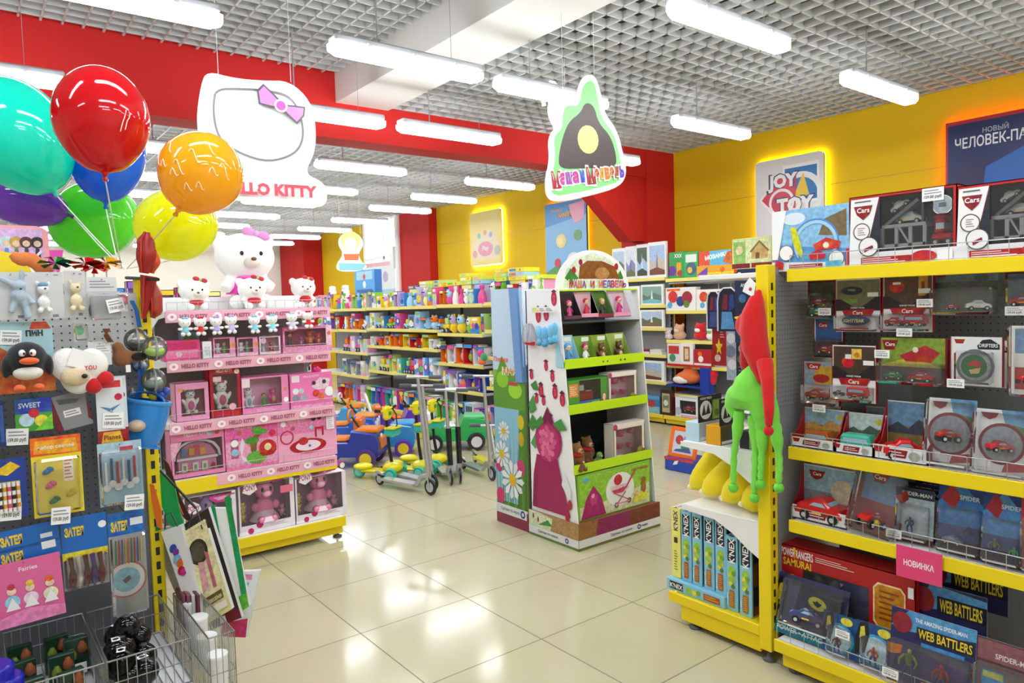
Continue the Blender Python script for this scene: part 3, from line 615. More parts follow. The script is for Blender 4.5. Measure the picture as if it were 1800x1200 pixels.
# blister packs on hooks.  card px edges, plane, art
def rcard(x0, x1, yb, yt, X, label, art, bub, toys, tagp=None, col='#f4f5f6', cat='toy pack', edge='#a81820', **k):
    q = RXp(x0, x1, yb, yt, X)
    T = [(t[0], t[1], t[2], t[3]*q['w'], t[4]) + tuple(t[5:]) for t in toys]
    return blister(label, cat, (X, q['y'], q['z']), RZ, q['w'], q['h'], col, art, bub, k.pop('bd', .035), T, tagp, edge=edge, **k), q
hookm = C('#8a8d90', 'M')
def hooks(q, label='thin chrome peg hook'):
    pass
SC = dict(sky='#9fc3e0', olive='#6a6a4a', dk='#2a2226')
def cars_art(top, extra=()):
    return [('r', .02, .48, .98, .98, top)] + list(extra) + [('p', [(.0, .62), (.12, .62), (.4, .48), (.6, .48), (.9, .66), (1, .66), (1, .4), (0, .4)], '#2b2328'), ('t', .5, .455, .03, 'DISNEY PIXAR', '#f2f2f2', .5), ('p', [(.14, .41), (.88, .43), (.8, .3), (.2, .3)], '#b5141f'), ('t', .5, .36, .075, 'Cars', '#ffffff', .55), ('r', .0, .0, 1, .27, '#dfe2e6'), ('r', .72, .66, .96, .74, '#f7f7f7')]
rcard(1470, 1548, 583, 490, 2.80, 'carded toy airship pack with a navy blimp and the word LIGHTYEAR', cars_art('#7c7a58', [('e', .36, .78, .08, '#26314f', 2.6), ('t', .36, .79, .035, 'TYEAR', '#c9d23a', .3), ('r', .05, .55, .5, .62, '#7fa04a')]), (.02, .02, .98, .34), [], None, bd=.045)
o_ = scn.objects[-1]
def extra(parent_label, fn):
    for o in scn.objects:
        if o.get('label') == parent_label: fn(o); return
def blimp(r):
    b = MB(); b.ell((0, -.022, .045), (.058, .018, .019), C('#222f6b', 'g'), 16, 9); b.art((-.05, -.0412, .03), (.1, 0, 0), (0, 0, .03), [('t', .5, .5, .42, 'LIGHTYEAR', '#d8e24a', .9)]); b.build('toy_airship', r)
    b = MB(); b.box(-.055, .045, -.04, -.003, .006, .017, C('#c41c24', 'g'), .003); b.build('stand', r)
extra('carded toy airship pack with a navy blimp and the word LIGHTYEAR', blimp)
RED2 = '#b8161f'
rcard(1553, 1640, 583, 481, 2.79, 'carded red toy truck pack hung second from the airship pack, price tag at its foot', cars_art('#5e4636', [('e', .28, .78, .1, '#c81f22', 1.3), ('r', .2, .82, .36, .86, '#e8ecef'), ('r', .72, .62, .9, .95, '#c98a3a'), ('r', .78, .66, .84, .86, '#7a4a20')]), (.0, .02, 1, .34), [('car', .3, .1, .4, RED2), ('van', .72, .1, .42, RED2)], (.55, -.0), bd=.045)
rcard(1422, 1472, 556, 487, 2.86, 'small carded toy pack with a red car, top left on the peg board', [('r', .03, .05, .97, .95, '#57604a'), ('r', 0, .86, 1, 1, '#7d1820'), ('p', [(.1, .2), (.9, .2), (.7, .5), (.2, .45)], '#3b6b4b')], (.1, .2, .95, .6), [('car', .5, .25, .62, '#c8242c')], None, col='#7a1a20')
rcard(1422, 1470, 560, 528, 2.84, 'flat clear toy pack with a white and green car under the top left card', [('r', 0, 0, 1, 1, '#5b2328')], (.02, .02, .98, .95), [('car', .5, .1, .7, '#2f8f5a')], (.75, .4), col='#8a8c90')
rcard(1432, 1482, 628, 558, 2.86, 'blue carded toy pack hanging below the flat clear pack', [('r', .04, .4, .96, .96, '#3f6aa8'), ('r', 0, 0, 1, .4, '#3a2a30'), ('p', [(.1, .88), (.5, .88), (.4, .72), (.18, .74)], '#c01822'), ('t', .3, .81, .08, 'Cars', '#fff', .3)], (.06, .04, .94, .5), [('car', .5, .1, .6, '#b81c26')])
rcard(1642, 1768, 555, 474, 2.82, 'wide clear toy pack with a white and red racing car on a grey card', [('r', 0, 0, 1, 1, '#5d6468'), ('r', .0, .75, .9, 1, '#76858c'), ('p', [(.02, .97), (.2, .97), (.16, .86), (.05, .86)], '#a5202a'), ('e', .68, .82, .07, '#4f6a60', 2)], (.02, .04, .9, .62), [('car', .68, .12, .34, '#e8e9ea', .5), ('car', .32, .14, .2, '#a3222a')], (-.03, .3), bd=.06)
rcard(1770, 1840, 556, 468, 2.82, 'blue carded toy pack with a red and green car at the frame edge', [('r', 0, 0, 1, 1, '#54749c'), ('r', 0, .86, 1, 1, '#6a1820')], (.04, .06, .96, .78), [('car', .5, .2, .72, '#c9252c')], (.3, .12))
rcard(1414, 1475, 712, 636, 2.80, 'carded pack of two small red cars, lowest left on the hooks', [('r', 0, .45, 1, 1, '#8fa3ac'), ('r', .3, .5, 1, .9, '#c9a43a'), ('p', [(.05, .96), (.5, .96), (.42, .82), (.12, .82)], '#b5182a'), ('t', .28, .89, .08, 'Cars', '#fff', .3), ('e', .5, .62, .1, '#b3282a', 2), ('r', 0, 0, 1, .4, '#d5d8dc')], (.02, .02, .98, .5), [('car', .48, .14, .62, '#cf2229')], (.62, -.03), bd=.05)
rcard(1464, 1540, 706, 607, 2.76, 'white carded toy pack with a red fire engine over a clear blister', cars_art('#4a3a30', [('e', .36, .7, .1, '#c9181f', 1.1), ('r', .3, .76, .44, .84, '#dfe6ea'), ('r', .45, .76, .68, .94, '#e2c25a'), ('e', .57, .83, .05, '#d98a1e')]), (.02, .02, .98, .3), [('car', .22, .1, .26, '#3a3a40'), ('van', .66, .08, .44, '#cc2027')], None, bd=.045)
rcard(1549, 1662, 676, 594, 2.77, 'wide carded pack of three racing cars with yellow and green art', [('r', 0, 0, 1, 1, '#ddd23a'), ('p', [(0, .4), (.5, .6), (1, .35), (1, 1), (0, 1)], '#86a23c'), ('p', [(.3, .62), (.7, .85), (.92, .7), (.8, .5), (.4, .5)], '#b5272e'), ('e', .55, .75, .06, '#e8e0c8'), ('p', [(.02, .95), (.28, .95), (.22, .74), (.06, .74)], '#8f1620'), ('t', .15, .86, .08, 'Cars', '#fff', .2), ('r', .0, 0, 1, .38, '#5b4a50')], (.0, .02, 1, .5), [('car', .25, .1, .3, '#3d8a5a', .2), ('car', .68, .08, .36, '#c9222a', .2)], (.12, .66), bd=.05)
for k, (dx, X) in enumerate(((13, 2.84), (24, 2.90))):
    rcard(1560+dx, 1664+dx, 674-3*k, 596, X, 'carded racing car pack showing only its red edge, %s behind the three-car pack' % ('just', 'deepest')[k], [('r', 0, 0, 1, 1, '#6d7a34'), ('r', .86, 0, 1, 1, '#8c1a22')], (.0, .02, 1, .5), [('car', .6, .1, .36, '#3f7a4a')], None, edge='#8f161e')
ring = [('r', .0, .0, 1, 1, '#eceef0'), ('p', [(.06, .95), (.28, .95), (.24, .86), (.1, .86)], '#a51420'), ('p', [(.52, .82), (.62, .94), (.78, .96), (.95, .85), (.95, .75), (.54, .75)], '#2a2e38'), ('t', .74, .83, .075, 'DRIFTERS', '#f5f5f5', .36), ('e', .48, .4, .34, '#9aa0a8'), ('o', .48, .4, .35, '#6b7078', .84), ('e', .46, .4, .24, '#1e6a30'), ('p', [(.3, .42), (.5, .55), (.62, .46), (.58, .38)], '#b02a38'), ('p', [(.36, .32), (.6, .38), (.56, .26), (.4, .24)], '#cdbb7a')]
rcard(1672, 1762, 678, 592, 2.76, 'white card with the word DRIFTERS around a big round ring', ring, (.12, .05, .86, .72), [], (.18, .05), edge='#a8232c')
rcard(1690, 1776, 680, 598, 2.86, 'second white ring card hidden behind the DRIFTERS card', ring, (.12, .05, .86, .72), [], None, edge='#a8232c')
r_, q = rcard(1778, 1840, 695, 572, 2.74, 'oval clear pack with a red wind-up car and a yellow knob at the frame edge', [('r', .1, .6, .9, .95, '#6d9cc8'), ('r', .1, .08, .9, .4, '#b8232a')], (.0, .0, 1, 1), [('monster', .5, .18, .6, '#cc2630', 1.2)], None, edge=None, bd=.05)
# tray boxes on the middle shelf
ZS = .905
def traybox(x0, x1, yb, yt, X, label, toy, tc, art, back='#c8d9e8', d=.1, ty=0, sc=.62):
    q = RXp(x0, x1, yb, yt, X); w = q['w']; h = q['h']*.98; t = .003
    r = root('tray_box', label, 'toy box', (X, q['y'], ZS), RZ)
    b = MB(); b.box(-w/2, w/2, 0, d, 0, t, '#b9a074'); b.box(-w/2, w/2, 0, t, 0, h*.26, '#e9ebed'); b.art((-w/2, 0, 0), (w, 0, 0), (0, 0, h*.26), [('p', [(.03, .9), (.2, .9), (.17, .5), (.06, .5)], '#a81824'), ('p', [(.25, .25), (.62, .25), (.66, .8), (.28, .8)], '#8f1a24'), ('l', .3, .35, .6, .7, 2, '#f2dede'), ('e', .78, .45, .32, '#a9b0a4', 1.2)])
    for s in (-1, 1):
        x = s*(w/2-t/2); o = (x-t/2, 0, 0) if s < 0 else (x-t/2, 0, 0)
        b.prism([(0, 0), (d, 0), (d, h), (d*.8, h*.8), (d*.55, h*.45), (0, h*.26)], (x+t/2, 0, 0), (0, 1, 0), (0, 0, 1), t, '#a8161f')
    b.box(-w/2, w/2, d, d+t, 0, h, '#f4f4f4'); b.art((-w/2+.004, d, .004), (w-.008, 0, 0), (0, 0, h-.008), art); b.build('carton', r)
    q_ = MB(); q_.T = Matrix.Translation((0, d*.45, t)) @ Matrix.Rotation(ty, 4, 'Z'); TOY[toy](q_, w*sc, tc); q_.build(TOYN[toy], r)
    return r
def desert(a, b_, c_): return [('r', 0, 0, 1, 1, a), ('r', 0, 0, 1, .55, b_), ('p', [(0, .5), (.2, .62), (.4, .5), (.6, .7), (.8, .6), (1, .66), (1, .4), (0, .4)], c_), ('e', .82, .82, .09, '#c8b84a')]
traybox(1391, 1470, 790, 724, 2.69, 'red-sided tray box with desert art and a brown tractor, first on the middle shelf', 'van', '#b05a2a', desert('#9cc0dc', '#b5763c', '#d4a85c'), sc=.55)
traybox(1463, 1538, 801, 733, 2.69, 'red-sided tray box holding a teal van on the middle shelf', 'van', '#3fb89a', desert('#cfe0e4', '#8a9a7a', '#5a6a5e'), sc=.72)
traybox(1533, 1630, 813, 713, 2.69, 'tall tray box holding a bright red car on the middle shelf', 'car', '#dc1f20', desert('#6a94b8', '#8e7a4c', '#3f4a5a'), sc=.78, ty=.5, d=.12)
traybox(1500, 1545, 770, 703, 2.86, 'tray box with a teal van standing in the second row', 'van', '#3fb89a', desert('#b0c4cc', '#4a7a6a', '#5a6a5e'), sc=.8)
traybox(1563, 1645, 770, 692, 2.86, 'tray box with pale blue scenery standing behind the bright red car', 'car', '#6b6f74', desert('#6a94b8', '#4f5a4a', '#3f4a5a'), sc=.6)
traybox(1395, 1460, 760, 700, 2.86, 'tray box behind the brown tractor box, only its rim showing', 'car', '#8c2a24', desert('#cdd8dc', '#8a5a3a', '#6a4a3a'), sc=.6)
def circle_pack(x0, x1, yb, yt, X, z, label, car, lean=-.12, toyc='#d0202a', white=True):
    q = RXp(x0, x1, yb, yt, X)
    art = [('r', 0, 0, 1, 1, '#e9ebee'), ('p', [(.45, 1), (1, 1), (1, .6), (.6, .55)], '#6aa4cf'), ('p', [(.55, .8), (1, .74), (1, .6), (.6, .55)], '#5d7a52'), ('p', [(.08, .95), (.4, .95), (.36, .88), (.24, .84), (.12, .88)], '#8f1822'), ('e', .48, .48, .3, '#8d949c'), ('o', .48, .48, .32, '#7c1c26', .86), ('r', .02, .1, .3, .2, '#f8f8f8'), ('p', [(.5, .05), (.95, .1), (.9, .22), (.55, .18)], '#b8454c')]
    r = blister(label, 'toy pack', (X, q['y'], z), RZ, q['w'], q['h'], '#e9ebee', art, (.02, .02, .98, .98), .055, [(car, .5, .36, q['w']*.5, toyc, .9)], None, lean=lean, edge=None)
    return r
circle_pack(1628, 1712, 820, 702, 2.73, ZS, 'clear toy pack with a red monster truck inside a dark round emblem', 'monster', toyc='#c8322a')
circle_pack(1712, 1812, 836, 722, 2.71, ZS, 'clear toy pack with a round-emblem red racer at the frame edge', 'car', toyc='#d42a34')
circle_pack(1650, 1720, 760, 694, 2.90, ZS+.05, 'clear toy pack peeping over the red monster truck pack', 'car')
circle_pack(1722, 1800, 760, 696, 2.90, ZS+.05, 'clear toy pack peeping over the round-emblem red racer', 'car')
# lower shelf
Z4 = .603
q = RXp(1392, 1490, 930, 838, 2.70)
r = traybox(1392, 1488, 930, 838, 2.70, 'wide card box with sky-blue art and a long red racing car on the lower shelf', 'car', '#d81f24', [('r', 0, 0, 1, 1, '#9cc3e4'), ('r', 0, 0, 1, .5, '#8a9aa0'), ('e', .75, .55, .25, '#d9d2b8'), ('p', [(.1, .92), (.42, .92), (.36, .78), (.24, .72), (.14, .78)], '#a51824'), ('t', .26, .85, .07, 'Cars', '#fff', .26)], sc=.85, d=.09); r.location.z = Z4
rcard(1425, 1512, 905, 815, 2.86, 'grey card with line-drawn cars standing behind the long red racing car', [('r', 0, 0, 1, 1, '#dfe2e4'), ('r', .08, .7, .35, .9, '#f4f4f4'), ('r', .12, .74, .32, .84, '#a8444a'), ('p', [(.5, .6), (.7, .8), (.95, .75), (.98, .55)], '#8f9aa4'), ('p', [(.6, .3), (.8, .5), (.95, .4)], '#a4aeb6')], None, [], edge='#c9ccd0', lean=-.05)[0].location.z = Z4
q = RXp(1480, 1580, 950, 848, 2.69)
r = blister('domed clear pack with a red car and two yellow headlights on the lower shelf', 'toy pack', (2.72, q['y'], Z4), RZ, q['w']*.85, q['h']*1.1, '#8a1f28', [('r', .1, .5, .9, .95, '#5f88b8'), ('p', [(.2, .95), (.6, .95), (.5, .8), (.3, .8)], '#b5182a'), ('t', .4, .88, .07, 'Cars', '#fff', .3)], (.02, .0, .98, .98), .07, [('monster', .48, .1, q['w']*.5, '#cf2222', 1.35)], None, lean=-.2, roll=.12, shape=[(0, 0), (1, 0), (1, .7), (.85, .92), (.6, 1), (.4, 1), (.15, .92), (0, .7)])
for s in (-1, 1): q_ = MB(); q_.ell((s*.028, -.062, .055), (.012, .008, .012), C('#f2d21a', 'g'), 10, 6); q_.build('headlight', r)
spid = [('r', 0, 0, 1, 1, '#b9cbd6'), ('r', 0, .82, 1, 1, '#26324e'), ('t', .55, .9, .07, 'SPIDER-MAN', '#e8ecf2', .8), ('p', [(0, .8), (.3, .95), (.35, .78), (.15, .66)], '#b5202a'), ('r', .0, .0, 1, .1, '#5c2a34')]
rcard(1572, 1640, 965, 872, 2.73, 'pale carded pack with a tiny climbing figure next to the domed pack', spid, (.08, .06, .92, .72), [('figure', .45, .2, .42, '#3c3f6a')], (.1, .12), edge=None, lean=-.08)[0].location.z = Z4
for k in range(3):
    rcard(1582+k*13, 1655+k*13, 958, 868-2*k, 2.78+.045*k, 'carded figure pack, %s behind the tiny climbing figure' % ('directly', 'second', 'third')[k], spid, (.08, .06, .92, .72), [('figure', .45, .2, .42, '#7c2530')], edge=None, lean=-.05)[0].location.z = Z4
bl = lambda c1, c2: [('r', 0, 0, 1, 1, '#1f3f86'), ('p', [(0, .7), (.5, 1), (1, .7), (1, .4), (0, .4)], c2), ('p', [(.05, .75), (.3, .98), (.5, .8), (.35, .62)], c1), ('t', .68, .8, .06, 'SPIDER', '#dfe8f4', .5), ('r', 0, 0, 1, .2, '#372a38')]
scal = [(0, 0), (1, 0), (1, .8), (.85, .9), (.7, .88), (.5, 1), (.3, .96), (.15, .86), (0, .8)]
rcard(1646, 1728, 985, 860, 2.71, 'blue scalloped pack with a small rider on a chrome motorbike', bl('#b02430', '#3a7cc0'), (.04, .04, .96, .68), [('figure', .72, .22, .36, '#27305c'), ('car', .4, .14, .45, '#9aa4b4')], None, edge=None, lean=-.1, shape=scal)[0].location.z = Z4
rcard(1725, 1800, 1008, 880, 2.70, 'blue scalloped pack with an olive monster figure beside green fire', bl('#a8283a', '#4f8ccc'), (.04, .04, .96, .66), [('figure', .35, .12, .5, '#8a8a5c'), ('figure', .8, .1, .4, '#3fae4a')], None, edge=None, lean=-.1, shape=scal)[0].location.z = Z4
for k, (a, b_) in enumerate(((1655, 858), (1672, 850), (1735, 872), (1752, 866))):
    rcard(a+12, a+90, 975+8*k, b_, 2.80+.05*(k % 2), 'blue scalloped figure pack in the back rows, %s' % ('right behind the motorbike pack', 'deepest behind the motorbike pack', 'right behind the olive monster', 'deepest behind the olive monster')[k], bl('#b02430', '#3a6ab4'), (.04, .04, .96, .6), [], None, edge=None, shape=scal)[0].location.z = Z4
rcard(1795, 1860, 1025, 880, 2.70, 'red and orange pack cut off by the frame on the lower shelf', [('r', 0, 0, 1, 1, '#b8262c'), ('r', .1, .5, .9, .95, '#d98a2a')], (.04, .04, .96, .68), [('figure', .5, .15, .5, '#c22a30')], None, edge=None)[0].location.z = Z4
# pink NEW sign on the rail
a = onX(1577, 990, 2.642); c_ = onX(1658, 990, 2.642)
b = MB(); b.T = Matrix.Translation((2.638, (a.y+c_.y)/2, .50)) @ Matrix.Rotation(RZ, 4, 'Z'); w_ = abs(a.y-c_.y)
b.box(-w_/2, w_/2, -.004, -.002, 0, .115, C('#e8447c', 'p'), .0006); b.art((-w_/2, -.004, 0), (w_, 0, 0), (0, 0, .115), [('t', .5, .5, .2, 'НОВИНКА', '#ffffff', .66)]); b.build('rail_sign', None, None, 0, 'pink sign reading НОВИНКА hung on the lower shelf rail', 'sign')
# base shelf
ZB = .137; XB = 2.56
q = RXp(1366, 1612, 1085, 972, 2.70)
r = wbox('large red hero costume box with a gold badge at the back of the base shelf', 'toy box', (2.69, q['y'], ZB), RZ, q['w'], .12, .345, '#b3141b', (.22, .30, .06, .24), '#1f2430', [
  ('t', .175, .915, .1, 'POWER RANGERS', '#f4f4f4', .25), ('t', .175, .8, .09, 'SAMURAI', '#f2d22a', .22), ('p', [(.145, .99), (.165, .99), (.155, .84)], '#f0d020'), ('e', .05, .55, .13, '#7a5c9a', .7), ('e', .14, .5, .16, '#e2c23a', .6), ('e', .1, .3, .12, '#2a2e5a', .7), ('e', .18, .3, .1, '#c0202a', .8), ('l', .32, .88, .6, .95, 3, '#f4c9c0'), ('p', [(.73, .42), (.73, .8), (.76, .86), (.91, .86), (.94, .8), (.94, .42), (.91, .36), (.76, .36)], '#f5d9a0'), ('p', [(.74, .44), (.74, .79), (.765, .84), (.905, .84), (.93, .79), (.93, .44), (.905, .38), (.765, .38)], '#c8860f'), ('l', .77, .44, .9, .8, 6, '#8a4a0a'), ('r', .955, .78, .99, .9, '#f4f4f4')])
b = MB(); w_ = q['w']
b.prism([(-.12*w_, .03), (-.08*w_, .2), (-.11*w_, .26), (.2*w_, .26), (.17*w_, .2), (.2*w_, .03)], (.05*w_, .04, 0), (1, 0, 0), (0, 0, 1), .03, C('#232f8f', 'f')); b.art((-.1*w_, .04, .03), (.3*w_, 0, 0), (0, 0, .2), [('p', [(.2, 1), (.27, 1), (.62, 0), (.55, 0)], '#e6e6ea'), ('p', [(.9, .6), (.98, .5), (.62, 0), (.5, 0)], '#15161c'), ('p', [(.2, .9), (.3, 1), (.45, .5), (.36, .4)], '#14161e')]); b.build('costume', r)
b = MB(); b.ell((-.2*w_, .05, .19), (.035, .02, .05), C('#3a3d48', 'g'), 10, 8); b.ell((-.08*w_, .05, .2), (.025, .02, .035), C('#7a7e88', 'g'), 10, 8); b.build('toy_helmet', r)
rcard(1352, 1478, 1140, 1038, 2.60, 'clear pack with a dark bat-like jet and a teal label at the base shelf corner', [('r', 0, 0, 1, 1, '#3a3c66'), ('p', [(.3, .3), (.9, .3), (1, .9), (.35, .95)], '#23264a'), ('r', 0, 0, 1, .2, '#1f7c8c'), ('t', .45, .1, .08, 'POWER • ATTACK', '#dff2f4', .7), ('p', [(0, .25), (.14, .25), (.18, .8), (.06, .95), (0, .8)], '#25231f'), ('p', [(.03, .5), (.1, .55), (.12, .85), (.05, .8)], '#d9c83a')], (.16, .18, .98, .95), [('car', .55, .28, .45, '#4a4e7a', .4)], None, edge=None, lean=-.32, bd=.05, shape=[(0, 0), (1, 0), (1, .8), (.82, 1), (.2, 1), (0, .75)])[0].location.z = ZB+.005
carton('dark grey box with a yellow winged crest lying behind the bat-like jet pack', 'toy box', (2.64, onX(1440, 1040, 2.64).y, .255), RZ-.1, .17, .06, .075, '#2c3038', [('p', [(0, 0), (1, 0), (.93, 1), (.08, 1)], '#2c3440'), ('e', .45, .5, .36, '#e3d84a', 1.5), ('p', [(.32, .55), (.42, .6), (.45, .7), (.48, .6), (.58, .55), (.52, .4), (.45, .3), (.38, .4)], '#20242c')], name='toy_box')
bat = lambda c: [('r', 0, 0, 1, 1, '#1b4f86'), ('e', .52, .42, .36, '#3fa8d8'), ('e', .52, .42, .3, '#c9e8f4'), ('p', [(0, .2), (.25, .3), (.35, .7), (.3, 1), (.1, .95), (0, .6)], '#1e1e20'), ('p', [(.1, .6), (.25, .7), (.22, .9), (.12, .86)], '#d8cf4a'), ('e', .72, .86, .1, '#e3d84a', 1.5)]
bs = [(.08, 0), (.92, 0), (1, .75), (.62, .85), (.36, .8), (.3, 1), (.1, .97), (0, .6)]
for k, (x0, x1, yb, yt, X, lab, tc) in enumerate(((1445, 1502, 1152, 1082, 2.585, 'small blue pack with a dark red figure and a price tag', '#8a2a22'), (1502, 1572, 1172, 1096, 2.58, 'small blue pack with an orange-red figure next to the big battle pack', '#d84a2a'),
    (1500, 1545, 1110, 1078, 2.70, 'small blue pack behind the dark red figure pack', '#7a2a2a'), (1545, 1600, 1120, 1085, 2.72, 'small blue pack behind the orange-red figure pack', '#7a2a2a'))):
    rcard(x0, x1, yb, yt, X, lab, bat(0), (.2, .05, .9, .72), [('figure', .52, .1, .5, tc)], (.75, .62) if k == 0 else None, edge=None, lean=-.1, shape=bs)[0].location.z = ZB+.01
wbt = [('r', 0, 0, 1, 1, '#26265c'), ('p', [(0, .55), (1, .4), (1, 0), (0, 0)], '#33246a'), ('p', [(0, .75), (.22, 1), (1, 1), (1, .85), (.22, .72)], '#4f94c8'), ('t', .6, .9, .055, 'THE AMAZING SPIDER-MAN', '#eef2f6', .6), ('r', .32, .66, .98, .82, '#141a34'), ('t', .65, .74, .12, 'WEB BATTLERS', '#f0d226', .62), ('r', .38, .58, .88, .63, '#3a8cd0'), ('e', .14, .82, .14, '#8f1e2c', .9), ('p', [(.35, 0), (.75, 0), (.85, .1), (.6, .18), (.4, .12)], '#d8842a'), ('p', [(.0, .5), (.16, .52), (.14, .4), (0, .36)], '#d87a1e')]
rcard(1562, 1712, 1212, 1080, 2.565, 'large dark blue pack reading WEB BATTLERS with a lizard and a red figure', wbt, (.02, .04, .98, .6), [('figure', .28, .1, .42, '#7f8a4a'), ('figure', .66, .1, .36, '#b0202c')], (.1, .16), edge=None, lean=-.1, bd=.05)[0].location.z = ZB+.005
for k, (x0, x1, yb, yt, X) in enumerate(((1612, 1735, 1150, 1075, 2.72), (1632, 1772, 1120, 1042, 2.84))):
    rcard(x0, x1, yb, yt, X, 'WEB BATTLERS header card, %s behind the large pack' % ('first', 'farther')[k], [('r', 0, 0, 1, 1, '#1d2450'), ('p', [(0, .4), (.2, 1), (1, .9), (1, .6), (.2, .4)], '#4f94c8'), ('r', .3, .35, 1, .75, '#141a34'), ('t', .64, .55, .3, 'WEB BATTLERS', '#e6cc2a', .6), ('e', .1, .6, .3, '#8f1e2c', .8)], None, [], edge=None)[0].location.z = ZB+.18+.06*k
rcard(1712, 1830, 1215, 1080, 2.57, 'large clear pack with a red backing card and a blue figure at the frame corner', [('r', 0, 0, 1, 1, '#5a3a44'), ('r', .02, .72, 1, .98, '#8c5860'), ('t', .6, .8, .07, 'SPIDER-MAN', '#e8dfe2', .6), ('r', .1, .1, .45, .6, '#3a8cc4'), ('r', .12, .5, .43, .58, '#c2c45a')], (.02, .02, .98, .7), [('figure', .75, .1, .3, '#26305c')], None, edge=None, lean=-.1, bd=.06)[0].location.z = ZB+.005
# ================================================================ end unit: boxes, plush bananas, fleece hats
KN = ['#8ccbe4', '#f3ec7a']
def knex(x0, x1, ytop, X, z, col, label, d=.28):
    a = onX(x0, 1000, X); c = onX(x1, 1000, X); wd = abs(a.y-c.y)*.94; h = .335
    art = [('r', .12, .66, .88, .95, '#1c2334'), ('t', .5, .805, .5*wd/h, "K'NEX", '#ffffff', None, PI/2), ('e', .5, .55, .05, '#9ccf3a', 1), ('e', .35, .48, .035, '#e8e04a'), ('e', .65, .5, .035, '#7fae3a'), ('e', .5, .42, .05, '#a8c84a'), ('e', .4, .36, .03, '#e8dc3a'), ('e', .62, .33, .03, '#5c7a3a'), ('r', .3, .05, .72, .28, '#b0641a'), ('l', .36, .07, .66, .26, 7, '#e0a04a'), ('r', .1, .06, .2, .24, '#cfe6f0')]
    if col == KN[1]: art = [('r', .2, .7, .8, .95, '#efe9a0'), ('t', .5, .82, .5*wd/h, "K'NEX", '#1c2334', None, PI/2), ('r', .3, .5, .7, .58, '#3a3420'), ('l', .3, .1, .7, .4, 8, '#8c8642')]
    b = MB(); b.T = Matrix.Translation((X, (a.y+c.y)/2, z)) @ Matrix.Rotation(RZ, 4, 'Z')
    b.box(-wd/2, wd/2, 0, d, 0, h, col, .0015); b.art((-wd/2, 0, 0), (wd, 0, 0), (0, 0, h), art, .0006)
    b.art((wd/2, 0, 0), (0, d, 0), (0, 0, h), [('r', .03, .02, .97, .98, '#20283c'), ('r', .05, .4, .95, .7, '#7a4a3a'), ('e', .4, .35, .12, '#5f8a3a'), ('e', .6, .5, .1, '#a82a2a'), ('r', .05, .03, .95, .14, '#8c3238')], .0006)
    b.art((-wd/2, 0, h), (wd, 0, 0), (0, d, 0), [('r', .15, .04, .85, .3, '#e8f2f6'), ('t', .5, .17, .5*wd/d, "K'NEX", '#2a3450', None, PI/2)], .0006)
    return b.build('construction_set_box', None, None, 0, label, 'toy box', 'construction set boxes on the end unit' if 0 else None)
for k, (x0, x1, z, X, c, n) in enumerate(((1181, 1197, .197, 2.64, 1, 'pale yellow construction set box at the outer end of the spine row'), (1198, 1216, .197, 2.635, 0, 'light blue construction set box next to the pale yellow one'), (1217, 1234, .197, 2.635, 0, 'light blue construction set box, second from the pale yellow one'),
      (1237, 1256, .197, 2.635, 0, 'light blue construction set box, third from the pale yellow one'), (1257, 1277, .197, 2.63, 0, 'light blue construction set box, fourth from the pale yellow one'), (1276, 1297, .143, 2.625, 0, 'light blue construction set box standing lower, second from the yellow post'), (1299, 1322, .143, 2.62, 0, 'light blue construction set box standing lower beside the yellow post'))):
    knex(x0, x1, 0, X, z, KN[c], n)
a = onX(1171, 1045, 2.605); c = onX(1272, 1060, 2.605)
b = MB(); b.T = Matrix.Translation((2.61, (a.y+c.y)/2, .143)) @ Matrix.Rotation(RZ, 4, 'Z'); w_ = a.y-c.y
b.box(-w_/2, w_/2, 0, .3, 0, .053, KN[0], .0015); b.art((-w_/2, 0, 0), (w_, 0, 0), (0, 0, .053), [('r', .06, .18, .3, .85, '#1c2334'), ('t', .18, .5, .42, "K'NEX", '#fff', .22), ('e', .4, .5, .3, '#9ccf3a'), ('e', .5, .45, .25, '#e8dc3a'), ('e', .57, .55, .22, '#7fae3a'), ('r', .66, .2, .93, .75, '#b0641a'), ('l', .68, .3, .9, .7, 2, '#e0a04a')], .0006)
b.build('construction_set_box', None, None, 0, 'light blue construction set box lying flat under the upright ones', 'toy box')
# bananas
for k, (tx, ty, bx, by, X, lab) in enumerate(((1262, 778, 1224, 857, 2.74, 'banana plush at the outer end of the white shelf'), (1292, 800, 1245, 868, 2.71, 'banana plush second from the outer end'), (1318, 815, 1280, 880, 2.68, 'banana plush third from the outer end, under the green braids'), (1345, 840, 1315, 893, 2.66, 'banana plush leaning against the yellow post'))):
    T = onX(tx, ty, X+.12); B = onX(bx, by, X); B.z = max(B.z, .58+.05)
    P = []; R_ = [.012, .044, .056, .06, .06, .056, .05, .036, .016]
    for i in range(9):
        t = i/8; q = B.lerp(T, t*1.0-.02); q = q+Vector((0, -.02, -.012))*math.sin(PI*t)*1.0+(Vector((0, .03, -.012))*(1-t)**3); P.append(q)
    r = root('banana_plush', 'bright yellow '+lab, 'plush toy', tuple(B))
    b = MB(); b.T = Matrix.Translation(-B); b.tube(P, R_, C('#f7e11a', 'f'), 14); b.build('body', r)
    b = MB(); b.T = Matrix.Translation(-B); b.ell(P[0]+Vector((-.0, 0, .004)), (.016, .016, .014), C('#f4efc0', 'f'), 8, 6); b.build('tip', r)
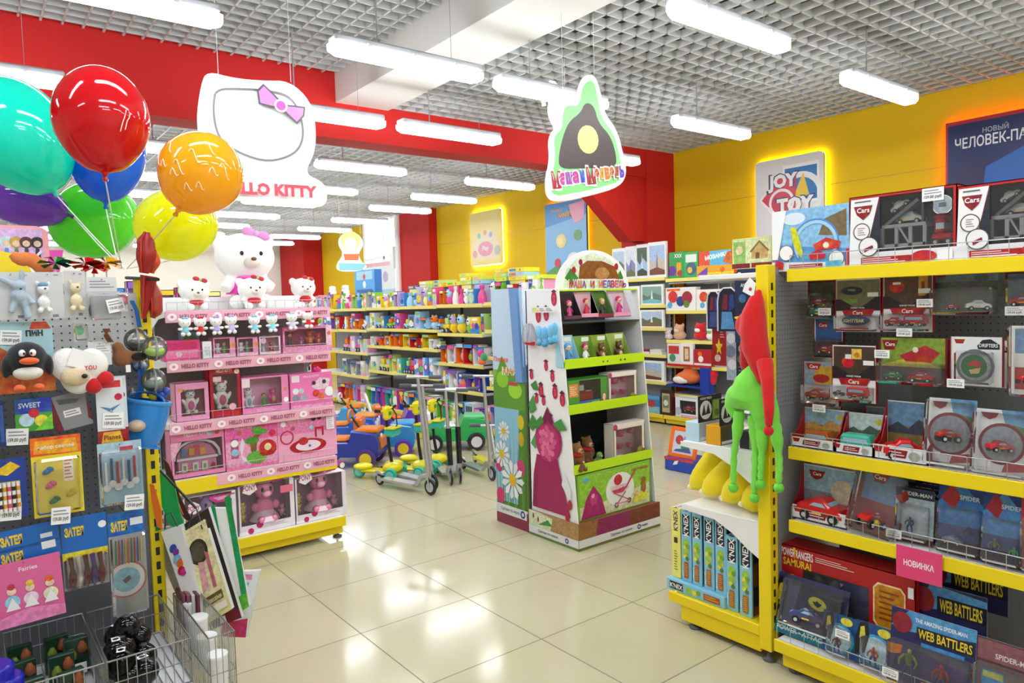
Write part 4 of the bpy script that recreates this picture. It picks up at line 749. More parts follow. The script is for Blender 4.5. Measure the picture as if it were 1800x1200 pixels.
# boxes on the white upper shelf
def ebox(px, py, X, y0w, d, h, z, col, sidecol, label, art=(), sart=()):
    a = onX(px, py, X); b = MB(); b.T = Matrix.Translation((X, a.y, z)) @ Matrix.Rotation(RZ, 4, 'Z')
    b.box(0, y0w, 0, d, 0, h, col, .0012); b.art((0, 0, 0), (y0w, 0, 0), (0, 0, h), art, .0006); b.face([(y0w+.0005, 0.002, .002), (y0w+.0005, d-.002, .002), (y0w+.0005, d-.002, h-.002), (y0w+.0005, .002, h-.002)], sidecol)
    b.art((y0w, 0, 0), (0, d, 0), (0, 0, h), sart, .0012); return b, a.y
def gamebox(px, py, X, w, label, col, sc, win):
    r = root('game_box', label, 'toy box', (X, onX(px, py, X).y, .873), RZ); d = .17
    b = MB(); b.box(0, w, 0, d, 0, .085, col, .0012); b.face([(w+.0006, .003, .003), (w+.0006, d-.003, .003), (w+.0006, d-.003, .083), (w+.0006, .003, .083)], sc); b.art((w, 0, 0), (0, d, 0), (0, 0, .085), [('r', .3, .3, .7, .8, '#4a5058'), ('r', .05, .05, .9, .2, '#e8ecf0')], .001); b.build('carton', r)
    b = MB(); b.box(w-.004, w, 0, d, .085, .205, '#191d26'); b.art((w, 0, .085), (0, d, 0), (0, 0, .12), [('e', .3, .45, .36, '#f0f2f2'), ('p', [(.12, .25), (.22, .7), (.3, .3), (.4, .7), (.5, .3)], '#20242c'), ('r', .58, .06, .96, .8, win), ('t', .3, .9, .09, 'ANGRY BIRDS', '#f4f4f4', .5), ('e', .77, .3, .14, '#4f7a2a')], .001); b.build('header_card', r)
    return r
gamebox(1205, 750, 2.62, .075, 'pale blue game box with a black header card at the outer end of the shelf', '#bfe0ee', '#a9c4d4', '#86b83a')
gamebox(1241, 755, 2.61, .075, 'orange-yellow game box with a black header card next to the green hat', '#e8a81a', '#5a4a1e', '#7a8a3a')
b, y = ebox(1300, 760, 2.63, .045, .12, .075, .873, '#23262c', '#e4e6e4', '', (), [('r', .1, .2, .9, .8, '#c9cfc8'), ('l', .15, .3, .85, .7, 3, '#5a6258')]); b.build('small_box', None, None, 0, 'small black and white box behind the green braids on the upper white shelf', 'toy box')
# navy board, satchels and cards hung inside the end unit
q = RXp(1292, 1338, 602, 472, 3.0)
r = root('blister_pack', 'tall navy card reading ANGRY BIRDS SPACE behind the red fleece hat', 'toy pack', (3.0, q['y'], q['z']), RZ)
b = MB(); b.prism([(-q['w']/2, 0), (q['w']/2, 0), (q['w']/2, q['h']*.9), (q['w']*.38, q['h']), (-q['w']*.38, q['h']), (-q['w']/2, q['h']*.9)], (0, 0, 0), (1, 0, 0), (0, 0, 1), .02, C('#1d2b4f', 'p'))
b.art((-q['w']/2, 0, 0), (q['w'], 0, 0), (0, 0, q['h']), [('e', .18, .92, .04, '#e8ecf2'), ('t', .6, .78, .05, 'ANGRY BIRDS', '#f2f4f6', .75), ('t', .62, .72, .05, 'SPACE', '#7fd03a', .45), ('e', .3, .6, .06, '#3f7ab0'), ('r', 0, .18, 1, .3, '#c04a2a'), ('e', .5, .24, .05, '#e8b83a'), ('r', 0, 0, 1, .16, '#22386a')], .0006); b.build('card', r)
def satchel(x0, x1, yb, yt, X, label, c2):
    q = RXp(x0, x1, yb, yt, X); w, h = q['w'], q['h']; r = root('school_backpack', label, 'backpack', (X, q['y'], q['z']), RZ)
    P = [(-.5, 0), (.5, 0), (.5, .7), (.42, .9), (.2, 1), (-.2, 1), (-.42, .9), (-.5, .7)]
    b = MB(); b.prism([(x*w, z*h) for x, z in P], (0, 0, 0), (1, 0, 0), (0, 0, 1), .1, C('#1e2238', 'f')); b.build('body', r)
    b = MB(); b.art((-w/2, 0, 0), (w, 0, 0), (0, 0, h), [('p', [(.15, .05), (.85, .05), (.7, .45), (.2, .45)], c2), ('p', [(.2, .5), (.5, .5), (.5, .85), (.3, .85)], '#7c2030'), ('p', [(.55, .45), (.85, .55), (.8, .85), (.6, .85)], '#2c3c8a')], .001); b.build('printed_panel', r)
    b = MB(); P2 = [(-.5, 0), (-.5, .7), (-.42, .9), (-.2, 1), (.2, 1), (.42, .9), (.5, .7), (.5, 0)]; b.tube([(x*w, -.002, z*h) for x, z in P2], .004, '#e4e6ea', 6); b.build('piping', r)
satchel(1262, 1297, 582, 506, 3.15, 'dark navy backpack with a pale blue panel hanging behind the end unit', '#5a9ad0')
satchel(1243, 1266, 578, 512, 3.4, 'dark backpack with red print hanging farther out behind the end unit', '#3a4a8a')
def flatcard(x0, x1, yb, yt, X, label, col, art, cat='toy pack', name='printed_card', th=.012):
    q = RXp(x0, x1, yb, yt, X); b = MB(); b.T = Matrix.Translation((X, q['y'], q['z'])) @ Matrix.Rotation(RZ, 4, 'Z'); b.box(-q['w']/2, q['w']/2, 0, th, 0, q['h'], col, .001); b.art((-q['w']/2, 0, 0), (q['w'], 0, 0), (0, 0, q['h']), art, .0006)
    o = b.build(name, None, None, 0, label, cat); MB().tube([(X+.004, q['y'], q['z']+q['h']), (X+.004, q['y'], 1.6)], .0012, '#d8d8d8', 5, caps=False).build('hang_string', o); return o
flatcard(1252, 1276, 642, 578, 3.45, 'red card with a yellow star hanging left of the navy card', '#a81a1e', [('p', [(.5, .75), (.42, .6), (.25, .58), (.38, .46), (.34, .3), (.5, .4), (.66, .3), (.62, .46), (.75, .58), (.58, .6)], '#f0d22a'), ('e', .4, .2, .1, '#e8b8b8'), ('l', .6, .75, .9, .95, 3, '#e8b8b8')])
flatcard(1277, 1294, 668, 576, 3.3, 'lilac card with round pictures hanging beside the yellow star card', '#b9b4cc', [('e', .5, .8, .1, '#e8e8f0'), ('e', .4, .55, .12, '#7a86a0'), ('e', .6, .3, .1, '#e4dce8'), ('e', .5, .12, .08, '#9cc0c8')])
flatcard(1294, 1315, 668, 594, 3.2, 'dark card with small pale pictures under the tall navy card', '#20242c', [('e', .5, .75, .1, '#8aa0a8'), ('e', .4, .5, .1, '#4a6a5a'), ('l', .2, .1, .8, .35, 3, '#6a7480')])
# top of the end unit: wooden house puzzle
q = RXp(1287, 1357, 466, 413, 2.72)
carton('light green box showing a wooden toy house on top of the end unit', 'toy box', (2.72, q['y']+.0, 1.645), RZ, q['w'], .05, q['h'], '#cfe08a', [('r', .03, .05, .97, .95, '#dfe6b0'), ('r', .04, .1, .35, .9, '#9cc46a'), ('p', [(.5, .3), (.9, .3), (.9, .55), (.7, .85), (.5, .55)], '#c8a86a'), ('r', .6, .3, .7, .5, '#7a5a30'), ('p', [(.46, .55), (.7, .9), (.94, .55), (.9, .52), (.7, .82), (.5, .52)], '#8a6a3a'), ('r', .0, .0, .46, .16, '#7a1e1e'), ('r', .5, .0, 1, .16, '#8a2222'), ('e', .2, .6, .15, '#e4d8a0')], name='puzzle_box')
# fleece hats hung on the post
def pom(r, P, m, s=.02): b = MB(); b.ell(P, (s, s, s), m, 12, 9); b.build('pompom', r)
HX = 2.545
r = root('fleece_hat', 'red fleece hat with one long tail ending in a pompom, hung on the yellow post', 'hat', tuple(onX(1330, 512, HX)))
O = onX(1330, 512, HX); Lc = lambda px, py, X=HX: tuple(onX(px, py, X)-O)
mr = C('#cf1517', 'f')
blob('crown', [('tube', [Lc(1335, 508), Lc(1330, 525), Lc(1325, 550), Lc(1324, 580), Lc(1328, 612), Lc(1338, 642), Lc(1346, 672)], [.008, .03, .048, .055, .055, .046, .03]), ('e', Lc(1312, 572), (.03, .05, .055))], mr, r, .006, smooth=10)
blob('tail', [('tube', [Lc(1344, 635, HX-.02), Lc(1349, 670, HX-.06), Lc(1352, 720, HX-.085), Lc(1351, 748, HX-.085)], [.034, .026, .021, .015])], mr, r, .005)
blob('ear_flap', [('tube', [Lc(1316, 600), Lc(1313, 640), Lc(1312, 655)], [.035, .03, .015])], C('#b81214', 'f'), r, .005)
pom(r, Lc(1351, 757, HX-.085), mr, .02)
b = MB(); o_ = Vector(Lc(1305, 512, HX-.02)); b.prism([(0, 0), (.05, -.025), (.062, .03), (.035, .055), (0.012, .03)], o_, (0, -1, 0), (0, 0, 1), .001, '#f7f7f5'); b.art(o_+Vector((-.0002, -.02, -.01)), (0, -.035, 0), (0, 0, .03), [('e', .5, .6, .25, '#d03a50')], .001); b.build('hang_tag', r)
b = MB(); b.tube([Lc(1292, 558), Lc(1304, 560), Lc(1316, 566)], [.004, .013, .02], C('#f0b81a', 'f'), 10); b.build('felt_peak', r)
O = onX(1327, 640, HX); r = root('fleece_hat', 'lime green fleece hat with ear flaps and four pompom braids, hung below the red one', 'hat', tuple(O)); mg = C('#7fe04a', 'f')
blob('crown', [('tube', [Lc(1329, 634), Lc(1325, 650), Lc(1318, 672), Lc(1312, 700)], [.012, .035, .062, .07]), ('e', Lc(1310, 696), (.06, .085, .058)), ('e', Lc(1330, 700), (.05, .06, .07)), ('tube', [Lc(1286, 692), Lc(1285, 712), Lc(1292, 732)], [.026, .028, .018]), ('tube', [Lc(1334, 700), Lc(1340, 730), Lc(1342, 752)], [.05, .04, .024]), ('tube', [Lc(1352, 690), Lc(1360, 725), Lc(1364, 752)], [.024, .024, .018])], mg, r, .006, smooth=10)
for pts in ([(1300, 722), (1296, 760), (1290, 800), (1289, 848)], [(1324, 730), (1328, 770), (1327, 820), (1326, 866)], [(1336, 735), (1340, 780), (1338, 815), (1337, 842)], [(1362, 745), (1367, 780), (1370, 815), (1369, 848)]):
    b = MB(); k = HX if pts[0][0] < 1350 else HX-.0; P = []; R_ = []
    for i in range(13):
        t = i/12*(len(pts)-1); j = min(int(t), len(pts)-2); f = t-j; x = pts[j][0]*(1-f)+pts[j+1][0]*f; y = pts[j][1]*(1-f)+pts[j+1][1]*f; P.append(Lc(x, y, k)); R_.append((.024 if i < 5 else .016)+(.002 if i % 2 else -.002)-.0003*i)
    b.tube(P, R_, mg, 10); b.build('braid', r); pom(r, Lc(pts[-1][0], pts[-1][1]+9, k), C('#6ed23c', 'f'), .021)
b = MB(); b.box(-.001, .001, -.012, .012, -.006, .006, '#e8f0f4'); o2 = b.build('sewn_label', r, Lc(1313, 724, HX-.055))
# ================================================================ pink unit goods
PF = PY+.02
def pbox(x0, x1, yb, yt, z, label, col, fr, inner, art, toys, Y=None, d=.12, **k):
    Y = Y or PF+.012; q = RYp(x0, x1, yb, yt, Y)
    T = [(t[0], t[1], t[2]*.9, t[3]*q['w']*1.28, t[4]) + tuple(t[5:]) for t in toys]
    return wbox(label, 'toy box', (q['x'], Y, z), 0, q['w'], d, q['h']+(q['z']-z)*1.0, col, fr, inner, art, T, **k)
HK = lambda x, y, h, c='#ffffff', w=.5: ('t', x, y, h, 'HELLO KITTY', c, w)
heart = lambda x, y, s, c: ('e', x, y, s, c)
z3 = .887
pbox(308, 368, 727, 672, z3, 'pink window box with a round pink music toy, leftmost on the third shelf', '#ee9cc4', (.16, .14, .14, .18), '#c0507c', [('e', .16, .82, .06, '#e8a86a')], [('kitten', .5, .18, .62, '#e84aa0')])
pbox(368, 424, 722, 645, z3, 'tall dark red window box headed HELLO KITTY on the third shelf', '#b3142c', (.12, .12, .16, .14), '#7a0f20', [HK(.48, .93, .06), ('e', .88, .9, .05, '#f0d8d8'), ('r', .12, .72, .38, .82, '#e8c4c8'), ('r', .1, .02, .9, .12, '#c8203a'), ('e', .7, .2, .07, '#f2b8c4')], [('kitten', .45, .16, .72, '#d84a7a')])
pbox(424, 508, 715, 660, z3, 'wide pink window box with a small white figure and green trees on the third shelf', '#f08cc0', (.05, .16, .16, .06), '#e8a8c8', [('r', .02, .72, .18, .95, '#fbe4ee'), ('e', .92, .6, .06, '#e8907a'), ('l', .3, .04, .7, .12, 2, '#fbd4e4'), ('e', .93, .3, .07, '#ffffff')], [('kitten', .2, .16, .3, '#8ab4d8'), ('doll', .52, .14, .22, '#4fae3a'), ('bear', .72, .2, .26, '#e83a9a')])
def pcart(x0, x1, yb, yt, z, label, col, art, d=.1, Y=None, **k):
    Y = Y or PF+.012; q = RYp(x0, x1, yb, yt, Y)
    return carton(label, 'toy box', (q['x'], Y, z), 0, q['w'], d, q['h']+(q['z']-z), col, art, name='toy_box', **k)
pcart(510, 584, 706, 655, z3, 'pink printed box with tiny grey and red pictures at the third shelf right end', '#f27cb8', [('r', .04, .76, .22, .95, '#fbe8f0'), HK(.5, .9, .06, '#fce4ee', .4), ('p', [(.5, .6), (.7, .85), (.95, .8), (.9, .5), (.6, .5)], '#f4d0de'), ('e', .12, .5, .09, '#e8e8ee'), ('e', .25, .5, .08, '#c8ccd4'), ('e', .12, .3, .1, '#8f96a4'), ('e', .3, .3, .1, '#a4aab8'), ('e', .6, .4, .1, '#d8303a'), ('e', .72, .3, .1, '#e87a4a'), ('e', .55, .7, .06, '#3a3a44'), ('e', .8, .72, .06, '#3a3a44'), ('e', .92, .42, .14, '#fafafa'), ('r', 0, 0, 1, .1, '#f49ac8')])
# heart handbag on it
r = root('toy_handbag', 'glossy pink heart-topped toy handbag standing on a printed pink box', 'toy bag', (RYp(540, 575, 655, 632, PF+.05)['x']+.01, PF+.06, z3+.172), 0)
b = MB(); b.box(-.045, .045, -.02, .03, 0, .04, C('#ee4a9a', 'g'), .012); b.build('bag', r); b = MB(); b.ell((-.02, 0, .065), (.028, .016, .026), C('#e02a7a', 'g')); b.ell((.0, 0, .058), (.02, .014, .02), C('#e83a8a', 'g')); b.build('ornament', r)
z4 = .556
pbox(300, 396, 834, 752, z4, 'pink window box holding a white-roofed doll house, leftmost on the fourth shelf', '#ee86b8', (.05, .05, .1, .24), '#a84a70', [HK(.5, .88, .07), ('e', .72, .86, .05, '#a8d0e8'), ('e', .86, .88, .05, '#c86a4a'), ('p', [(.0, .75), (.2, .75), (.1, .5), (0, .4)], '#f2b4d0')], [], d=.13)
def dollhouse(r):
    b = MB(); q = RYp(300, 396, 834, 752, PF+.012); w = q['w']*.86; h = .22
    P = [(-.5, .42), (-.47, .6), (-.36, .78), (-.2, .88), (0, .92), (.2, .88), (.36, .78), (.47, .6), (.5, .42)]
    b.prism([(-.4*w, .0), (.42*w, .0), (.42*w, .45*h), (-.4*w, .45*h)], (0, .045, .01), (1, 0, 0), (0, 0, 1), .05, '#f092bc')
    b.prism([(x*w*.86, (z-.06)*h) for x, z in P], (0, .05, .01), (1, 0, 0), (0, 0, 1), .04, '#d878a0')
    b.tube([(x*w, .035, z*h+.01) for x, z in P], .009, C('#f4f2f8', 'g'), 8)
    b.box(-.44*w, .44*w, .025, .05, .44*h, .5*h, C('#f4f2f8', 'g'))
    for x, z, c in ((-.28, .5, '#5a7ab8'), (-.12, .52, '#e8a01a'), (.12, .5, '#f0a83a'), (.0, .56, '#d83a4a')): b.box((x-.06)*w, (x+.06)*w, .03, .046, z*h+.01, (z+.2)*h+.01, c)
    for x in (-.28, -.05, .15): b.box((x-.06)*w, (x+.06)*w, .03, .046, .12*h, .36*h, '#f8f4f0'); b.box((x-.03)*w, (x+.03)*w, .028, .03, .16*h, .3*h, '#8ab46a')
    b.box(-.48*w, .48*w, .01, .08, .003, .02, '#7ab83a'); b.ell((-.18*w, .02, .03), (.012, .012, .02), '#e88a2a', 8, 6); b.ell((.33*w, .02, .05), (.012, .012, .02), '#c8202a', 8, 6); b.build('doll_house', r)
extra('pink window box holding a white-roofed doll house, leftmost on the fourth shelf', dollhouse)
pcart(396, 488, 825, 742, z4, 'pink box showing a green tree and red tulip swing, middle of the fourth shelf', '#f48cc0', [('r', 0, .62, 1, 1, '#f06ab0'), ('r', .0, .0, 1, .62, '#f6a6cc'), HK(.4, .9, .06, '#fff', .45), ('r', .1, .25, .24, .68, '#b85a80'), ('e', .17, .58, .08, '#fafafa'), ('e', .17, .38, .08, '#9cc4e8'), ('p', [(.3, .3), (.36, .55), (.32, .68), (.26, .5), (.3, .2), (.44, .08), (.5, .12), (.38, .22)], '#e8e0f0'), ('p', [(.5, .15), (.56, .15), (.6, .6), (.7, .75), (.54, .7), (.45, .62)], '#8a5a30'), ('e', .5, .6, .08, '#4f9a3a', 2), ('e', .66, .78, .07, '#5aa83a', 2.4), ('e', .6, .85, .05, '#6ab84a', 2), ('e', .58, .22, .14, '#6ab040', 1.6), ('e', .8, .4, .18, '#c8202a', 1.1), ('e', .8, .42, .08, '#f2d8b0'), ('p', [(.62, .3), (.98, .34), (.9, .24), (.7, .22)], '#b8141e'), ('e', .9, .72, .07, '#d83040'), ('e', .27, .8, .05, '#c86a5a'), ('r', .0, 0, 1, .07, '#f07ab4')])
pcart(488, 592, 812, 730, z4, 'pink box showing a red toy race track, right end of the fourth shelf', '#f7aacb', [('r', 0, .6, 1, 1, '#f288bc'), HK(.32, .9, .05, '#fff', .35), ('e', .1, .86, .06, '#fafafa'), ('e', .5, .3, .17, '#b8182a', 2.6), ('e', .5, .31, .12, '#f6dce6', 2.5), ('o', .15, .55, .16, '#c83048', .8), ('e', .42, .42, .09, '#c82a3a', 1.3), ('r', .62, .48, .65, .7, '#c02038'), ('r', .74, .5, .77, .72, '#c02038'), ('r', .62, .66, .77, .71, '#c02038'), ('e', .25, .74, .05, '#c86a5a'), ('e', .56, .72, .05, '#a8d4e8'), ('e', .6, .92, .06, '#3a2a34'), ('e', .7, .92, .05, '#4a3a44'), ('r', .82, .62, .96, .96, '#fbf2f6'), ('l', .84, .65, .94, .93, 6, '#d8b8c4'), ('e', .52, .3, .03, '#4a7ab8')])
# shelf two: small sets
z2 = 1.247
pcart(288, 352, 628, 598, z2, 'bright pink toy tea-set case, leftmost on the second shelf', '#e8408c', [('r', .05, .1, .95, .5, '#f486b4'), ('r', .05, .55, .9, .9, '#d02a70'), ('e', .4, .3, .14, '#fbd0e0')], .1)
pcart(356, 372, 622, 600, z2, 'tiny white carton between the pink case and the first window set', '#f2f2f4', [('r', .2, .2, .8, .7, '#d8e0e8')], .05)
for x0, x1, lab, c in ((374, 414, 'first of two small pink window sets with green trims', '#c84a80'), (416, 454, 'second small pink window set with green trims', '#b84a90')):
    pbox(x0, x1, 620, 592, z2, lab+' on the second shelf', '#f49cc4', (.08, .25, .2, .08), c, [('e', .88, .6, .14, '#e8a06a'), ('r', .0, .0, 1, .18, '#f7c4da')], [('kitten', .3, .2, .35, '#ffffff'), ('doll', .58, .2, .4, '#4fae3a')], d=.09)
pbox(455, 494, 617, 590, z2, 'small pale pink window set with a red cup on the second shelf', '#f7d4e2', (.08, .1, .15, .08), '#f2c4d8', [('e', .2, .75, .16, '#d8b0c0')], [('doll', .3, .15, .4, '#d8e4ea'), ('bear', .65, .15, .35, '#d02a4a')], d=.09)
pbox(496, 583, 608, 573, z2, 'larger pink window set with orange and red play food, right end of second shelf', '#e88ab4', (.05, .12, .24, .1), '#c0486e', [('r', .88, .0, 1, 1, '#f4c8d8'), ('e', .94, .7, .08, '#d86a5a'), ('r', 0, 0, 1, .22, '#f29cc4'), ('r', .02, .84, .25, .97, '#e070a0')], [('doll', .2, .26, .2, '#3a3a40'), ('bear', .42, .26, .14, '#c82ab0'), ('bear', .6, .26, .22, '#f0561a'), ('bear', .78, .26, .18, '#d8202a')], d=.1)
pcart(318, 350, 600, 583, z2+.0, 'blue-grey toy case standing behind the bright pink tea-set case', '#7f9cc4', [('e', .5, .6, .3, '#5f8a4a')], .06, PF+.18)
# base row: big pony boxes
zb = .147
def ponybox(x0, x1, yb, yt, label, sale=False, lil='#f08ab6'):
    r = pbox(x0, x1, yb, yt, zb, label, '#e9dfe8', (.04, .06, .18, .0), '#a06a90', [('p', [(0, 0), (1, 0), (1, .2), (.6, .08), (0, .06)], '#f6f2f6'), ('e', .2, .06, .06, '#c02a80'), ('e', .36, .16, .07, '#b0186a'), ('l', .55, .08, .85, .15, 2, '#d0b8cc'), ('r', .92, .0, 1, 1, '#f2e8f0')], [('pony', .52, .16, .62, lil), ('bear', .12, .22, .16, '#e8d24a'), ('bear', .84, .2, .16, '#d88ab0'), ('bear', .14, .45, .13, '#e8d24a')], Y=PF-.0, d=.15)
    q = RYp(x0, x1, yb, yt, PF); w = q['w']; h = q['h']
    b = MB(); b.art((-w/2, -.002, 0), (w, 0, 0), (0, 0, h), [('p', [(.08, .74), (.1, .9), (.2, .95), (.3, .88), (.34, .76), (.2, .68)], '#f8f0f6'), ('t', .2, .81, .1, 'PONY', '#b0186a', .22), ('p', [(.5, .94), (.62, .84), (.8, .86), (.92, .97), (.98, .97), (.98, 1), (.5, 1)], '#d8409a'), ('p', [(.56, .96), (.66, .89), (.78, .9), (.86, .97)], '#f4a8d0'), ('e', .94, .92, .05, '#f2f2f4')], .001); b.build('logo_print', r)
    if sale:
        b = MB(); b.box(-w*.28, w*.12, -.012, -.009, h*.93, h*1.08, C('#e0304a', 'p')); b.art((-w*.28, -.012, h*.93), (w*.4, 0, 0), (0, 0, h*.15), [('t', .5, .5, .45, 'ХИТ ПРОДАЖ', '#fff', .85)]); b.build('sale_card', None, (q['x'], PF-.0, zb), 0, 'small red card reading ХИТ ПРОДАЖ above the pony boxes', 'sign')
        b = MB(); b.box(w*.25, w*.48, -.004, -.003, h*.62, h*.75, C('#f07a9a', 'p')); b.build('sticker', r)
ponybox(322, 416, 950, 868, 'lilac toned pony doll box half hidden behind the hanging gift bags', lil='#b89ae0')
ponybox(419, 518, 946, 846, 'pink pony doll box in the middle of the base row, under the red card', True)
ponybox(519, 609, 930, 834, 'pink pony doll box at the right end of the base row')
# plushes on top.  pyramids of ellipsoids grown together
WF = C('#fbfaf6', 'f')
def plush(px, py, s, Y, label, bowc, skirt, z0, big=False):
    """px: head centre in the photo, s: head width in m"""
    c = onY(px, py, Y); z0 = z0; hz = c.z-z0; r = root('plush_toy', label, 'plush toy', (c.x, Y, z0)); e = s/2
    blob('body', [('e', (0, 0, hz), (e*.96, e*.75, e*.78)), ('e', (0, .01, hz*.42), (e*.5, e*.42, hz*.42)), ('e', (-e*.74, .02, hz+e*.5), (e*.3, e*.14, e*.3)), ('e', (e*.74, .02, hz+e*.5), (e*.3, e*.14, e*.3)),
        ('tube', [(-e*.4, -.01, hz*.6), (-e*.75, -e*.3, hz*.38)], [e*.2, e*.2]), ('tube', [(e*.4, -.01, hz*.6), (e*.75, -e*.3, hz*.38)], [e*.2, e*.2]), ('e', (-e*.42, -e*.5, e*.24), (e*.26, e*.42, e*.24)), ('e', (e*.42, -e*.5, e*.24), (e*.26, e*.42, e*.24))], WF, r, e*.07)
    for t in (-1, 1): b = MB(); b.ell((t*e*.3, -e*.7, hz+e*.08), (e*.06, e*.05, e*.07), C('#15151a', 'g'), 10, 8); b.build('eye', r)
    b = MB(); b.ell((0, -e*.72, hz-e*.2), (e*.26, e*.2, e*.19), C('#efe6dc', 'f'), 12, 8); b.build('muzzle', r)
    b = MB(); b.ell((0, -e*.9, hz-e*.11), (e*.09, e*.06, e*.06), C('#7a4a3a', 'g'), 10, 8); b.build('nose', r)
    b = MB(); mb = C(bowc[0], 'f')
    for t in (-1, 1): b.ell((e*.3+t*e*.24, -e*.3, hz+e*.74-t*e*.06), (e*.22, e*.12, e*.15), mb, 12, 8, (0, .25, 0))
    b.ell((e*.3, -e*.36, hz+e*.74), (e*.09, e*.1, e*.1), C(bowc[1], 'f'), 10, 8); b.build('bow', r)
    b = MB(); b.lathe([(e*.62, hz*.3), (e*.56, hz*.5), (e*.34, hz*.72)], C(skirt[0], 'f'), n=16); b.build('dress', r)
    b = MB(); b.lathe([(e*.5, hz*.6), (e*.42, hz*.72), (e*.3, hz*.8)], C(skirt[1], 'f'), n=16); b.build('collar', r)
    return r
ZT = 1.531
plush(342, 512, .185, PF+.1, 'white bow-wearing plush toy with a green collar, leftmost of three on the top shelf', ('#d23a4a', '#9ae06a'), ('#c8202e', '#6fdc3c'), ZT)
plush(443, 508, .185, PF+.09, 'white bow-wearing plush toy with a red dress, sitting before the biggest plush', ('#d23a4a', '#9ae06a'), ('#c8202e', '#7fdc4c'), ZT)
plush(533, 506, .17, PF+.1, 'white bow-wearing plush toy at the right end of the top shelf', ('#d23a4a', '#9ae06a'), ('#c8202e', '#7fdc4c'), ZT)
plush(430, 452, .40, PF+.30, 'very big white plush toy with a pink bow and magenta overalls on the top shelf', ('#f0a0e4', '#f4b4ea'), ('#ee3ab8', '#f06ac8'), ZT)
mini = None
for k, (px, py, col, lab) in enumerate(((325, 575, '#7fd0e4', 'tiny white plush in a blue dress, first on the upper pink rail'), (352, 574, '#d0202e', 'tiny white plush in a red dress, second on the upper pink rail'), (380, 573, '#b0a4dc', 'tiny white plush in a lilac dress, third on the upper pink rail'), (406, 571, '#c4bce8', 'tiny white plush in a pale lilac dress, fourth on the rail'),
        (447, 571, '#7fd0e4', 'tiny white plush in a blue dress, fifth on the upper pink rail'), (478, 569, '#8ad8e8', 'tiny white plush in a pale blue dress, sixth on the rail'), (513, 565, '#d8d0ee', 'tiny white plush in a grey-lilac dress, seventh on the rail'), (541, 562, '#d0202e', 'tiny white plush in a red dress, last on the upper pink rail'))):
    c = onY(px, py, PY-.045); r = root('plush_keyring', label=lab, cat='plush toy', loc=(c.x, PY-.045, c.z-.05)); e = .04
    b = MB()
    blob('body', [('e', (0, 0, .075), (.034, .026, .027)), ('e', (0, .002, .035), (.02, .016, .024)), ('e', (-.027, 0, .094), (.011, .006, .011)), ('e', (.027, 0, .094), (.011, .006, .011)), ('e', (-.028, -.008, .04), (.014, .009, .009)), ('e', (.028, -.008, .04), (.014, .009, .009)), ('e', (-.015, -.014, .01), (.013, .014, .012)), ('e', (.015, -.014, .01), (.013, .014, .012))], WF, r, .0035, smooth=2)
    b = MB(); b.lathe([(.024, .022), (.02, .036), (.014, .052)], C(col, 'f'), n=12); b.build('dress', r)
    b = MB(); b.ell((-.008, -.012, .102), (.01, .006, .007), C(col, 'f'), 8, 6); b.ell((.008, -.012, .102), (.01, .006, .007), C(col, 'f'), 8, 6); b.build('bow', r)
    b = MB(); b.ell((-.013, -.0255, .074), (.0022, .0015, .003), '#111', 6, 5); b.ell((.013, -.0255, .074), (.0022, .0015, .003), '#111', 6, 5); b.build('eye', r)
    b = MB(); b.tube([(0, 0, .1), (0, .02, .125), (0, .035, .12)], .0012, '#d8d8d8', 5); b.build('loop', r)
# ================================================================ cardboard floor displays
LIME = C('#c3ec1e', 'p'); MX, MY, MW, MD, MH = 2.925, 3.168, .72, .455, 1.60
md = root('cardboard_floor_display', 'white cardboard floor display with raspberry print and lime shelf edges', 'display stand', (MX, MY, 0))
fy = lambda z: max(0, .132*(z-.1)/1.5)
def side(x, t=.008):
    b = MB(); b.prism([(0, 0), (MD, 0), (MD, MH), (fy(MH), MH), (0, .1)], (x+t, 0, 0), (0, 1, 0), (0, 0, 1), t, '#f4f6f8'); return b
def berry(cx, cy, s, lean=0):
    P = [('e', cx, cy, s, '#b3183a', .55), ('e', cx+.01, cy-.2*s, s*.75, '#c4264a', .6)]
    P += [('e', cx+dx*s*2.2, cy+dy*s, s*.16, '#e05a78', .6) for dx, dy in ((-.2, .3), (.15, .25), (0, -.1), (.2, -.3), (-.15, -.5))]
    P += [('p', [(cx-.06, cy+s*.9), (cx, cy+s*1.35), (cx+.06, cy+s*.9), (cx, cy+s*.75)], '#6a1838')]
    return P
b = side(0); ops = [('r', 0, .1, 1, 1, '#f4f6f8'), ('p', [(.0, .1), (.5, .1), (.42, .3), (.3, .36), (0, .3)], '#cfe2b0')]
# side face seen from -X : u runs toward -Y
o = Vector((-.0005, MD, 0)); U = Vector((0, -MD, 0)); Vv = Vector((0, 0, MH)); sc = []
for cx, cy, s in ((.62, .965, .022), (.28, .9, .022), (.45, .905, .02), (.42, .70, .015), (.55, .66, .016), (.3, .6, .02), (.2, .565, .014), (.35, .56, .014), (.6, .6, .02), (.75, .575, .02), (.1, .66, .014), (.5, .49, .014)): sc += berry(cx, cy, s*1.35)
sc += [('p', [(.0, .45), (.1, .5), (.22, .47), (.1, .43)], '#3f8a3a'), ('p', [(.05, .38), (.2, .44), (.3, .40), (.15, .36)], '#56a04a'), ('p', [(.08, .62), (.2, .64), (.26, .6), (.14, .6)], '#3f8a3a'), ('p', [(.02, .54), (.14, .58), (.2, .52), (.06, .5)], '#4a9444')]
